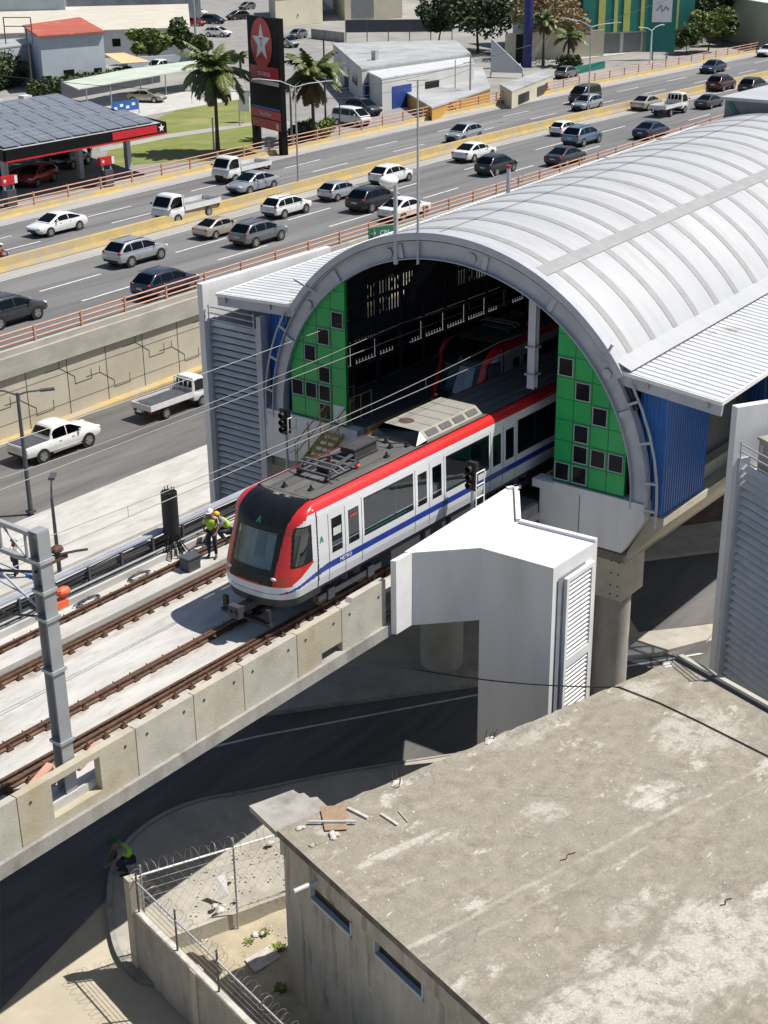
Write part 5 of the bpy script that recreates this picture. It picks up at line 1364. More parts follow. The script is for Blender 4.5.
# white globe lamp and slender rod fixed at the crown of the arch
p = atx(396, 264, SX0-.1); tp = hgt(p, 182)
t = thing('globe_lamp', 'white globe street lamp rising in front of the arch crown', 'lamp', tuple(p))
m = MB(); m.tube([p, p+Vector((0, 0, tp))], [.085, .07], 10); m.build('post', 'steel_pale', t)
q = p+Vector((-.2, .14, tp+.06)); m = MB(); m.ball(q, (.40, .30, .20), 16, 10); m.build('lamp_head', 'white', t, smooth=True); m = MB(); m.tube([p+Vector((0, 0, tp)), q], .06, 8); m.build('arm', 'steel_pale', t)
p = atx(418, 264, SX0-.1); tp = hgt(p, 80); t = thing('lightning_rod', 'very thin tall grey rod standing at the crown of the arch', 'rod', tuple(p))
m = MB(); m.tube([p, p+Vector((0, 0, tp))], [.05, .03], 8); m.build('rod', 'steel', t); m = MB(); m.tube([p+Vector((-.3, .2, tp)), p+Vector((.3, -.2, tp))], .03, 6); m.build('rod_tip', 'steel', t)
p = atx(508, 197, 27.0); tp = hgt(p, 168); t = thing('roof_camera_post', 'white post with cameras on a crooked arm at the edge of the barrel roof', 'camera post', tuple(p))
m = MB(); m.tube([p, p+Vector((0, 0, tp))], .09, 8); m.build('post', 'steel_pale', t); m = MB(); m.tube([p+Vector((0, 0, tp-.2)), p+Vector((-.35, .5, tp-.4)), p+Vector((-.45, .65, tp-.1))], .035, 6); m.tube([p+Vector((0, 0, tp-.5)), p+Vector((.4, -.5, tp-.6)), p+Vector((.4, -.5, tp-.2))], .035, 6); m.build('arm', 'steel_pale', t); m = MB(); m.box(p.x-.1, p.x+.1, p.y-.1, p.y+.1, p.z+tp, p.z+tp+.12); m.build('red_cap', 'lamp_red', t)
def street_lamp(base, h, arms, label, mat='steel', r=.09, grp='street lamps', head=True):
    b = Vector(base); t = thing('street_lamp', label, 'street lamp', tuple(b), group=grp)
    m = MB(); m.tube([b, b+Vector((0, 0, h))], [r, r*.6], 8); m.build('post', mat, t)
    m = MB(); m.box(b.x-.18, b.x+.18, b.y-.18, b.y+.18, b.z, b.z+.08); m.build('base_plate', mat, t)
    for (dx, dy, dz) in arms:
        a = MB(); e = b+Vector((dx, dy, h+dz)); a.tube([b+Vector((0, 0, h-.1)), b+Vector((dx*.4, dy*.4, h+dz*.6)), e], .045, 6); ar = a.build('arm', mat, t)
        if head: L_ = MB(); d = Vector((dx, dy, 0)).normalized(); L_.beam(e-d*.1, e+d*.55, .26, .09); L_.build('lamp_head', mat, ar)
    return t
b = at(31, 512, G+.13); street_lamp(b, hgt(b, 393), ((-1.1, .9, .25), (.95, -.6, 0)), 'dark double armed street lamp on the frontage pavement in front of the white pickup', 'steel_dark', .12)
b = at(60, 575, G+.1); street_lamp(b, hgt(b, 498), ((.35, .3, .7),), 'short dark street lamp with a round tilted head behind the mast', 'steel_dark', .1)
b = at(288, 190, HW); b.y = Ym(b.x)+.3; street_lamp((b.x, b.y, HW), hgt((b.x, b.y, HW), 86), ((-2.6, 1.4, .7), (2.4, -1.2, .2)), 'tall grey double armed lamp on the median beside the filling station sign')
b = at(583, 118, HW); b.y = Ym(b.x)+.3; street_lamp((b.x, b.y, HW), hgt((b.x, b.y, HW), 26), ((-2.8, 1.6, .9), (2.6, -1.4, .2)), 'tall grey double armed lamp on the median before the green clad building')
b = at(650, 64, UG); street_lamp(b, hgt(b, 30), ((-1.3, .8, .4), (1.3, -.6, .6)), 'white Y shaped double lamp in front of the green clad building', 'white', .14)
# road sign seen over the arch
p = at(363, 246, HW); p.y = Yn(p.x)+.9; zb = 0
p = aty(381, 233, 29.0)
t = thing('road_sign', 'green direction road sign with white arrow, rising just behind the arch crown', 'road sign', (p.x, p.y, G))
d = Vector((.96, -.28, 0)); n = Vector((-.28, -.96, 0)); c = p
m = MB(); m.beam(c-d*.95, c+d*.95, .05, .82); m.build('sign_board', 'sign_green', t)
m = MB(); m.tube([(c.x-.6, c.y+.1, G), (c.x-.6, c.y+.1, c.z+.3)], .05, 6); m.tube([(c.x+.6, c.y+.1, G), (c.x+.6, c.y+.1, c.z+.3)], .05, 6); m.build('post', 'steel', t)
text_mesh('CIN', .42, 'white', t, 'lettering', tuple(c+d*.25+n*.035), d, (0, 0, 1))
m = MB(); o = c-d*.6+n*.035; u = Vector((0, 0, 1))
m.face([o+d*-.2+u*.0, o+d*.2+u*.0, o+u*.3]); m.face([o+d*-.06+u*-.3, o+d*.06+u*-.3, o+d*.06, o+d*-.06]); m.build('arrow', 'white', t)
# =================================================================== VEHICLES
def carpaint(n, c, metal=0, rough=.25): M[n] = pmat('car_paint_'+n[2:], c, tuple(x*.9 for x in c), scale=2, rough=rough, metal=metal, coat=.5)
for n, c, mt in (('c_white', (.74, .74, .73), 0), ('c_silver', (.45, .47, .50), .5), ('c_grey', (.20, .21, .22), .5), ('c_black', (.014, .015, .017), 0), ('c_navy', (.02, .03, .065), .2), ('c_blue', (.16, .23, .33), .4),
                 ('c_beige', (.46, .41, .33), .4), ('c_maroon', (.06, .012, .014), .2), ('c_red', (.35, .02, .02), 0), ('c_charcoal', (.05, .053, .06), .3)): carpaint(n, c, mt)
def loop(x0, x1, w, z, ch, k=2):
    return [(x0+ch, -w, z), (x1-ch, -w, z), (x1-ch*.3, -w+ch*.3, z), (x1, -w+ch, z), (x1, w-ch, z), (x1-ch*.3, w-ch*.3, z), (x1-ch, w, z), (x0+ch, w, z), (x0+ch*.3, w-ch*.3, z), (x0, w-ch, z), (x0, -w+ch, z), (x0+ch*.3, -w+ch*.3, z)]
def wheels(t, wb0, wb1, wy, r=.33, tw=.21):
    for x in (wb0, wb1):
        for s in (-1, 1):
            y = s*wy
            m = MB(); m.tube([(x, y-s*tw*.5, r), (x, y-s*tw*.45, r), (x, y+s*tw*.35, r), (x, y+s*tw*.5, r)], [r*.9, r, r, r*.86], 20); w = m.build('wheel', 'rubber', t, smooth=40)
            m = MB(); m.cyl((x, y+s*tw*.5, r), r*.66, s*.015, 16, axis='y')
            rm = m.build('rim', 'chrome', w)
            m = MB()
            for k in range(5):
                a = k*1.2566+.3; m.beam((x+r*.33*math.cos(a), y+s*(tw*.5+.018), r+r*.33*math.sin(a)), (x+r*.6*math.cos(a), y+s*(tw*.5+.018), r+r*.6*math.sin(a)), .05, .004, up=(0, 1, 0))
            m.build('spoke_gap', 'rubber', rm)
def lowbody(t, L, W, sts, zb=.24, mat='c_white'):
    """sts: list of (x, top z, bottom z, width factor)"""
    m = MB(); rows = []
    for (x, zt, zbt, wf) in sts:
        w = W/2*wf; h = zt-zbt
        half = [(w*.80, zbt), (w*.95, zbt+.10*h), (w*1.0, zbt+.45*h), (w*.985, zbt+.72*h), (w*.93, zbt+.93*h), (w*.80, zt), (w*.4, zt+.012)]
        rows.append([(x, -a, b) for a, b in half]+[(x, a, b) for a, b in reversed(half)])
    m.grid(rows); m.face(list(reversed(rows[0]))); m.face(rows[-1])
    return m.build('body', mat, t, smooth=38)
def cabin(t, xb0, xb1, xr0, xr1, wb, wr, zb, zr, mat='c_white', sides=(.5,), name='cabin'):
    N = 44; xs = [lerp(xb0, xb1, i/N) for i in range(N+1)]
    key = [(xb0, zb), (xr0, zr-.07), (lerp(xr0, xr1, .45), zr), (xr1, zr-.045), (xb1, zb)]
    hs = [pw(x, key) for x in xs]
    for _ in range(3): hs = [hs[0]]+[(hs[k-1]+hs[k]*2+hs[k+1])/4 for k in range(1, N)]+[hs[-1]]
    H = lambda x: pw(x, list(zip(xs, hs)))
    def sec(x):
        h = H(x); q = max(0, (h-zb)/(zr-zb)); e = min(1, (x-xb0)/.5, (xb1-x)/.6); b = wb*(.90+.10*max(0, e)**.5)
        w = lerp(b*.97, wr, q)
        return b, w, h, q
    m = MB(); rows = []
    for x in xs:
        b, w, h, q = sec(x)
        half = [(b, zb-.03), (lerp(b, w, .5)+.012*q, lerp(zb, h-.10*q, .5)), (w, h-.10*q), (w-.045, h-.04*q), (w-.13, h-.008*q), (w*.45, h+.012*q)]
        rows.append([(x, -a, z) for a, z in half]+[(x, a, z) for a, z in reversed(half)])
    m.grid(rows); c = m.build(name, mat, t, smooth=50)
    o = .012
    def topglass(nm, xa, xe, k=7):
        g = MB(); rr = []
        for i in range(k):
            x = lerp(xa, xe, i/(k-1)); b, w, h, q = sec(x); ww = w-.10; sl = (H(x+.03)-H(x-.03))/.06; nx_, nz_ = -sl/math.hypot(sl, 1), 1/math.hypot(sl, 1)
            rr.append([(x+nx_*o, y*ww, h+nz_*o+.012*q*(1-abs(y))-(.01*q if abs(y) > .9 else 0)) for y in (-1, -.5, 0, .5, 1)])
        g.grid(rr); g.build(nm, 'glass_car', t, smooth=True)
    topglass('windscreen', xr1+.10, xb1-.09); topglass('rear_window', xb0+.09, xr0-.05)
    x0 = xb0+.26*(xr0-xb0)+.10; x1 = xb1-.30*(xb1-xr1)-.05
    cuts = [0]+list(sides)+[1]
    for s in (-1, 1):
        for u0, u1 in zip(cuts, cuts[1:]):
            g = MB(); lo_, hi_ = [], []
            for i in range(9):
                x = lerp(lerp(x0, x1, u0)+.03, lerp(x0, x1, u1)-.03, i/8); b, w, h, q = sec(x); zt = h-.10*q
                f0, f1 = .10, .90
                z0, z1 = zb+.05, max(zb+.06, lerp(zb, zt, f1)); yy = lambda z: lerp(b, w, (z-zb)/max(.05, zt-zb))+o+.012*q*math.sin(math.pi*min(1, max(0, (z-zb)/max(.05, zt-zb))))
                lo_.append((x, s*yy(z0), z0)); hi_.append((x, s*yy(z1), z1))
            g.strip(lo_, hi_); g.build('side_window', 'glass_car', t)
    return c
def trim(t, L, W, zl, zt, zbump, fr=None):
    for s in (-1, 1):
        m = MB(); m.ball((L/2-.17, s*(W/2-.30), zl), (.16, .20, .075), 10, 6); m.build('headlight', 'lamp_clear', t, smooth=True)
        m = MB(); m.ball((-L/2+.10, s*(W/2-.22), zt), (.10, .15, .12), 10, 6); m.build('taillight', 'lamp_red', t, smooth=True)
    m = MB(); m.box(-L/2-.012, -L/2+.02, -.24, .24, zbump+.22, zbump+.34); m.build('number_plate', 'plate', t)
    m = MB(); m.box(L/2-.03, L/2+.012, -.42, .42, zbump+.02, zbump+.17); m.box(-L/2-.008, -L/2+.05, -W*.36, W*.36, zbump-.1, zbump+.06); m.build('bumper_grille', 'black', t)
def mirrors(t, x, y, z, mat):
    for s in (-1, 1): m = MB(); m.ball((x, s*(y+.1), z), (.08, .11, .07), 8, 6); m.build('wing_mirror', mat, t, smooth=True)
def arches(t, xs, W, r):
    m = MB()
    for x in xs:
        for s in (-1, 1): m.cyl((x, s*(W/2-.28), r+.01), r*1.16, s*.284, 20, axis='y')
    m.box(min(xs)-.6, max(xs)+.6, -W/2+.25, W/2-.25, .2, .4); m.build('underbody', 'black', t)
PAINT = 'c_white'
def k_sedan(t):
    L, W = 4.65, 1.78
    lowbody(t, L, W, [(-2.33, .72, .42, .80), (-2.27, .86, .32, .90), (-2.05, .965, .26, .96), (-1.55, .99, .23, 1), (-.8, .96, .22, 1), (.3, .94, .22, 1), (.95, .92, .22, 1), (1.5, .86, .24, .985), (2.0, .77, .27, .94), (2.24, .68, .32, .86), (2.33, .56, .42, .74)])
    cabin(t, -1.95, 1.32, -.85, .22, .84, .60, .92, 1.46, sides=(.44, .84))
    arches(t, (-1.36, 1.36), W, .32); wheels(t, -1.36, 1.36, W/2-.10, .32); trim(t, L, W, .66, .78, .38); mirrors(t, .72, .82, 1.0, PAINT)
    m = MB(); [m.box(x-.09, x+.09, s*W/2*.99-.01, s*W/2*.99+.01, .80, .83) for x in (-.55, .35) for s in (-1, 1)]; m.build('door_handle', 'chrome', t)
def k_suv(t):
    L, W = 4.65, 1.86
    lowbody(t, L, W, [(-2.33, .90, .46, .86), (-2.28, 1.02, .38, .93), (-2.0, 1.05, .34, .98), (-1.2, 1.06, .32, 1), (0, 1.05, .32, 1), (.95, 1.05, .32, 1), (1.5, 1.0, .34, .985), (2.02, .92, .36, .94), (2.25, .80, .42, .88), (2.33, .66, .50, .78)])
    cabin(t, -2.26, 1.50, -1.55, .30, .90, .68, 1.02, 1.69, sides=(.26, .60))
    arches(t, (-1.36, 1.38), W, .36); wheels(t, -1.36, 1.38, W/2-.11, .36, .23); trim(t, L, W, .80, 1.0, .50); mirrors(t, .85, .86, 1.12, PAINT)
    m = MB(); [m.box(-1.7, .2, s*.60-.02, s*.60+.02, 1.66, 1.70) for s in (-1, 1)]; m.build('roof_rail', 'steel_dark', t)
def k_hatch(t):
    L, W = 4.15, 1.74
    lowbody(t, L, W, [(-2.08, .76, .44, .84), (-2.02, .92, .32, .92), (-1.8, .99, .27, .97), (-1.0, .98, .23, 1), (0, .95, .22, 1), (.85, .94, .22, 1), (1.35, .88, .24, .98), (1.78, .79, .27, .93), (2.0, .68, .32, .85), (2.08, .56, .42, .74)])
    cabin(t, -2.02, 1.36, -1.25, .22, .83, .61, .94, 1.52, sides=(.30, .68))
    arches(t, (-1.27, 1.28), W, .31); wheels(t, -1.27, 1.28, W/2-.10, .31); trim(t, L, W, .70, .90, .40); mirrors(t, .7, .81, 1.02, PAINT)
def k_van(t):
    L, W = 4.4, 1.72
    lowbody(t, L, W, [(-2.2, .95, .42, .9), (-2.15, 1.05, .34, .96), (-1.0, 1.08, .3, 1), (.8, 1.08, .3, 1), (1.7, 1.02, .3, .98), (2.12, .92, .34, .92), (2.2, .7, .45, .82)])
    cabin(t, -2.17, 1.98, -1.95, .95, .84, .72, 1.05, 1.86, sides=(.35, .7))
    arches(t, (-1.25, 1.35), W, .31); wheels(t, -1.25, 1.35, W/2-.1, .31); trim(t, L, W, .8, .95, .45); mirrors(t, 1.3, .84, 1.2, PAINT)
def k_pickup(t):
    L, W = 5.33, 1.93
    lowbody(t, L, W, [(-2.66, 1.02, .55, .90), (-2.62, 1.10, .48, .95), (-2.3, 1.12, .46, .99), (-1.0, 1.13, .42, 1), (.3, 1.12, .40, 1), (1.2, 1.13, .40, 1), (1.6, 1.12, .42, .99), (2.2, 1.06, .44, .96), (2.55, .95, .50, .88), (2.66, .78, .58, .78)])
    cabin(t, -1.0, 1.62, -.66, .52, .90, .70, 1.10, 1.82, sides=(.48,))
    m = MB(); m.box(-2.56, -1.02, -.80, .80, 1.128, 1.15); bc = m.build('bed_cover', 'steel_dark', t)
    m = MB(); [m.box(x-.01, x+.01, -.80, .80, 1.15, 1.156) for x in (-2.2, -1.8, -1.4)]; m.build('cover_fold', 'shutter', bc)
    m = MB(); m.box(-2.675, -2.655, -.72, .72, .62, 1.08); m.build('tailgate', PAINT, t)
    arches(t, (-1.60, 1.58), W, .385); wheels(t, -1.60, 1.58, W/2-.12, .385, .25); trim(t, L, W, .92, .95, .58); mirrors(t, 1.0, .9, 1.22, PAINT)
    m = MB(); [m.box(-.95, 1.05, s*.97-.06, s*.97+.06, .40, .45) for s in (-1, 1)]; m.build('side_step', 'chrome', t)
    m = MB(); [m.box(x-.1, x+.1, s*W/2*.99-.012, s*W/2*.99+.012, .93, .97) for x in (-.35, .55) for s in (-1, 1)]; m.build('door_handle', 'chrome', t)
def k_truck(t):
    # cab over flatbed light truck
    L, W = 5.2, 1.78
    lowbody(t, L, W, [(1.05, 1.12, .50, .96), (1.2, 1.14, .42, 1), (2.2, 1.13, .42, 1), (2.5, 1.05, .44, .96), (2.6, .82, .52, .9)])
    cabin(t, 1.05, 2.58, 1.12, 1.98, .87, .76, 1.09, 2.0, sides=())
    m = MB(); m.box(-2.6, 1.0, -.86, .86, .78, .88); b = m.build('flatbed', 'shutter', t)
    for s in (-1, 1): m = MB(); m.box(-2.6, 1.0, s*.87-.02, s*.87+.02, .80, 1.16); m.build('drop_side', PAINT, b)
    m = MB(); m.box(-2.63, -2.59, -.87, .87, .80, 1.16); m.build('tail_board', PAINT, b)
    m = MB()
    for y in (-.8, -.4, 0, .4, .8): m.box(.98, 1.03, y-.025, y+.025, .88, 1.85)
    for z in (1.3, 1.83): m.box(.975, 1.035, -.82, .82, z-.03, z+.03)
    m.build('head_rack', PAINT, b)
    m = MB(); m.box(-2.3, 1.2, -.4, .4, .5, .76); m.build('chassis', 'steel_dark', t)
    arches(t, (1.75,), W, .33); wheels(t, -1.35, 1.75, W/2-.12, .34, .22); trim(t, L, W, .80, .66, .48); mirrors(t, 2.3, .9, 1.35, 'black')
KINDS = {'sedan': (k_sedan, 'sedan', 'car', 1.45, 4.65), 'suv': (k_suv, 'suv', 'car', 1.68, 4.65), 'hatch': (k_hatch, 'hatchback', 'car', 1.5, 4.15), 'van': (k_van, 'minivan', 'van', 1.85, 4.4), 'pickup': (k_pickup, 'pickup_truck', 'pickup truck', 1.82, 5.33), 'truck': (k_truck, 'flatbed_truck', 'truck', 1.98, 5.2)}
PROTO = {}
def paint_all(o, colr):
    if o.type == 'MESH':
        for i, s in enumerate(o.material_slots):
            if o.data.materials[i] and o.data.materials[i].name == M['c_white'].name : s.link = 'OBJECT'; s.material = M[colr]
    for c in o.children: paint_all(c, colr)
def bbox_w(kind, p, rz, sc):
    _, _, _, H, L = KINDS[kind]; Wd = 1.8; c, s = math.cos(rz), math.sin(rz); xs = []
    for a in (-1, 1):
        for b in (-1, 1):
            for z in (.5, H*.6):
                dx, dy = a*L/2*sc*.96, b*Wd/2*sc*.9; xs.append(proj((p[0]+dx*c-dy*s, p[1]+dx*s+dy*c, p[2]+z*sc))[0])
    return max(xs)-min(xs)
def car(kind, colr, bb, heading, label, z=HW, group='cars on the highway', sc=None, rz=None):
    fn, nm, cat, H, L = KINDS[kind]
    p = at((bb[0]+bb[2])/2, (bb[1]+bb[3])/2, z+H*.5); p.z = z+.013
    if rz is None: rz = (R(1.5) if heading > 0 else R(180+1.5))
    if sc is None: sc = max(.9, min(1.08, (bb[2]-bb[0])/bbox_w(kind, p, rz, 1)))
    if kind not in PROTO:
        t = thing(nm, label, cat, (0, 0, 0)); fn(t); PROTO[kind] = t
        t.location = p; t.rotation_euler = (0, 0, rz); t.scale = (sc, sc, sc); t['group'] = group
    else: t = dup(PROTO[kind], loc=p, rz=rz, sc=sc, label=label, group=group); t['category'] = cat
    paint_all(t, colr); return t
near, far = 1, -1
for kind, colr, bb, hd, label in (
    ('sedan', 'c_white', (25, 207, 88, 237), far, 'white sedan coming past the filling station, furthest left on the far carriageway'),
    ('truck', 'c_white', (150, 188, 222, 223), far, 'white flatbed light truck on the far carriageway beside the median'),
    ('truck', 'c_white', (211, 150, 272, 184), far, 'white flatbed light truck under the filling station sign, behind a silver sedan'),
    ('sedan', 'c_silver', (225, 168, 281, 196), far, 'silver sedan on the far carriageway just ahead of the tall sign'),
    ('hatch', 'c_silver', (442, 121, 486, 144), far, 'silver hatchback alone in mid carriageway beyond the median, right of the thin rod'),
    ('van', 'c_charcoal', (566, 83, 604, 106), far, 'dark blue grey minivan at the foot of the median lamp'),
    ('hatch', 'c_silver', (569, 93, 605, 112), far, 'small silver car against the median, beside the dark minivan'),
    ('sedan', 'c_navy', (698, 58, 728, 75), far, 'dark blue sedan on the far carriageway near the dark trees'),
    ('sedan', 'c_white', (749, 43, 788, 58), far, 'white sedan at the right edge of the picture on the far carriageway'),
    ('suv', 'c_charcoal', (-34, 288, 48, 328), near, 'dark grey off-road car cut by the left edge of the picture'),
    ('suv', 'c_navy', (131, 262, 200, 298), near, 'dark navy estate car beside the near railing, left of the station'),
    ('suv', 'c_silver', (103, 232, 169, 266), near, 'silver off-road car beside the yellow median, left of the station'),
    ('sedan', 'c_beige', (195, 210, 243, 239), near, 'light beige silver sedan beside the median, behind the grey estate car'),
    ('suv', 'c_grey', (229, 214, 288, 247), near, 'grey estate car in the middle of the near carriageway, left of the arch'),
    ('suv', 'c_white', (261, 189, 312, 218), near, 'white crossover car beside the median, above the arch'),
    ('hatch', 'c_silver', (317, 175, 361, 202), near, 'pale silver hatchback beside the median, next to a black car'),
    ('suv', 'c_black', (346, 182, 400, 213), near, 'black off-road car between the pale hatchback and the globe lamp'),
    ('hatch', 'c_white', (368, 162, 414, 185), near, 'white hatchback behind the globe lamp head'),
    ('sedan', 'c_white', (377, 194, 432, 220), near, 'white sedan beside the near railing, between globe lamp and rod'),
    ('sedan', 'c_white', (451, 138, 498, 164), near, 'white sedan beside the median with a black car close behind on its right'),
    ('suv', 'c_black', (475, 150, 518, 176), near, 'black car in the middle lane above the roof camera post'),
    ('hatch', 'c_white', (549, 116, 580, 137), near, 'white small car at the foot of the tall median lamp, behind the blue one'),
    ('suv', 'c_blue', (560, 122, 605, 148), near, 'light blue off-road car in the middle lane of the near carriageway'),
    ('sedan', 'c_charcoal', (544, 143, 588, 167), near, 'dark grey sedan beside the near railing, in front of the light blue car'),
    ('sedan', 'c_beige', (630, 92, 664, 112), near, 'beige sedan beside the median, behind a white flatbed truck'),
    ('truck', 'c_white', (648, 90, 691, 120), near, 'white flatbed truck driving away in the middle lane of the near carriageway'),
    ('sedan', 'c_navy', (632, 119, 671, 140), near, 'dark blue sedan beside the near railing above the barrel roof'),
    ('suv', 'c_maroon', (706, 72, 737, 93), near, 'dark maroon off-road car beside the median near the right edge'),
    ('suv', 'c_black', (735, 76, 772, 95), near, 'black off-road car furthest right on the near carriageway'),
    ('sedan', 'c_charcoal', (694, 91, 725, 110), near, 'dark sedan in front of the maroon off-road car near the roof box')):
    car(kind, colr, bb, hd, label)
car('pickup', 'c_white', (8, 411, 101, 459), near, 'white double cab pickup with a dark bed cover on the frontage road', G, 'vehicles on the frontage road', rz=R(-1))
ft = car('truck', 'c_white', (135, 370, 209, 418), near, 'white flatbed truck with a racked load bed on the frontage road by the wall', G, 'vehicles on the frontage road', rz=R(-1))
p = ft.location
m = MB(); rows = []
for i in range(9):
    rows.append([(p.x-2.2+.36*i, p.y-.7+1.4*j/6, p.z+.93+.12*abs(noise.noise((i*.6, j*.7, 4)))+.1*math.sin(j*.52)) for j in range(7)])
m.grid(rows); single(m, 'tarpaulin', 'steel_dark', 'crumpled dark tarpaulin on the load bed of the frontage road truck', 'tarpaulin', loc=(p.x, p.y, p.z+.9))
for kind, colr, bb, rz, label, z in (
    ('hatch', 'c_grey', (551, 64, 583, 79), R(5), 'grey car parked behind the far railing, beside the dark green wall', UG),
    ('van', 'c_white', (342, 104, 361, 128), R(-95), 'white minivan parked nose out beside the long grey shed', UG),
    ('suv', 'c_charcoal', (352, 96, 374, 117), R(-100), 'dark off-road car parked in the shade of the blue workshop wall', UG),
    ('pickup', 'c_white', (143, 60, 176, 72), R(185), 'white pickup parked behind the long carport roof', UG),
    ('sedan', 'c_beige', (138, 88, 155, 103), R(-70), 'beige car parked under the long carport', UG),
    ('suv', 'c_black', (52, 147, 90, 167), R(20), 'black off-road car under the filling station canopy', UG),
    ('suv', 'c_red', (18, 160, 54, 188), R(200), 'dark red pickup style car at the pumps under the filling station canopy', UG),
    ('suv', 'c_grey', (-8, 163, 26, 190), R(190), 'grey car at the left edge under the filling station canopy', UG),
    ('suv', 'c_white', (211, 26, 225, 37), R(-80), 'white van like car driving down the side street behind the palm', UG),
    ('suv', 'c_navy', (205, 12, 221, 26), R(-80), 'dark blue car with a white side on the side street, second from the palm', UG),
    ('suv', 'c_charcoal', (228, 8, 247, 22), R(170), 'dark off-road car far up the side street beside the fence', UG),
    ('suv', 'c_white', (187, 5, 204, 18), R(-75), 'white car far up the side street behind the beige roof', UG),
    ('hatch', 'c_red', (188, 16, 200, 27), R(-75), 'small red car at the end of the beige roof', UG),
    ('hatch', 'c_grey', (287, 27, 308, 40), R(190), 'grey car parked behind the tall sign at the top of the lane', UG),
    ('suv', 'c_silver', (279, 33, 293, 50), R(-95), 'silver car in the lane just right of the tall sign', UG),
    ('hatch', 'c_grey', (238, 1, 256, 10), R(185), 'grey car at the very top of the picture on the side street', UG)):
    car(kind, colr, bb, 1, label, z, 'parked cars beyond the highway', rz=rz, sc=1.0)
# =================================================================== PEOPLE
def skin_mesh(chains, name, mat, parent, levels=1, label=None):
    """chains: dict name->(parent_index,...) as list of (pos, radius, parent)"""
    bm = bmesh.new(); lay = bm.verts.layers.skin.verify(); vs = []
    for p, r, par in chains: vs.append(bm.verts.new(p))
    for i, (p, r, par) in enumerate(chains):
        if par is not None: bm.edges.new((vs[par], vs[i]))
    for i, (p, r, par) in enumerate(chains):
        vs[i][lay].radius = (r, r) if not isinstance(r, tuple) else r
        if par is None: vs[i][lay].use_root = True
    me = bpy.data.meshes.new(name+'_cage'); bm.to_mesh(me); bm.free()
    o = bpy.data.objects.new(name+'_cage', me); col.objects.link(o)
    o.modifiers.new('s', 'SKIN').use_smooth_shade = True
    ss = o.modifiers.new('u', 'SUBSURF'); ss.levels = levels; ss.render_levels = levels
    dg = bpy.context.evaluated_depsgraph_get(); me2 = bpy.data.meshes.new_from_object(o.evaluated_get(dg))
    bpy.data.objects.remove(o); bpy.data.meshes.remove(me)
    me2.name = name; me2.materials.clear(); me2.materials.append(M[mat])
    me2.polygons.foreach_set('use_smooth', [True]*len(me2.polygons))
    b = bpy.data.objects.new(name, me2); col.objects.link(b); b.parent = parent; WL[b.name] = Vector((0, 0, 0))
    return b
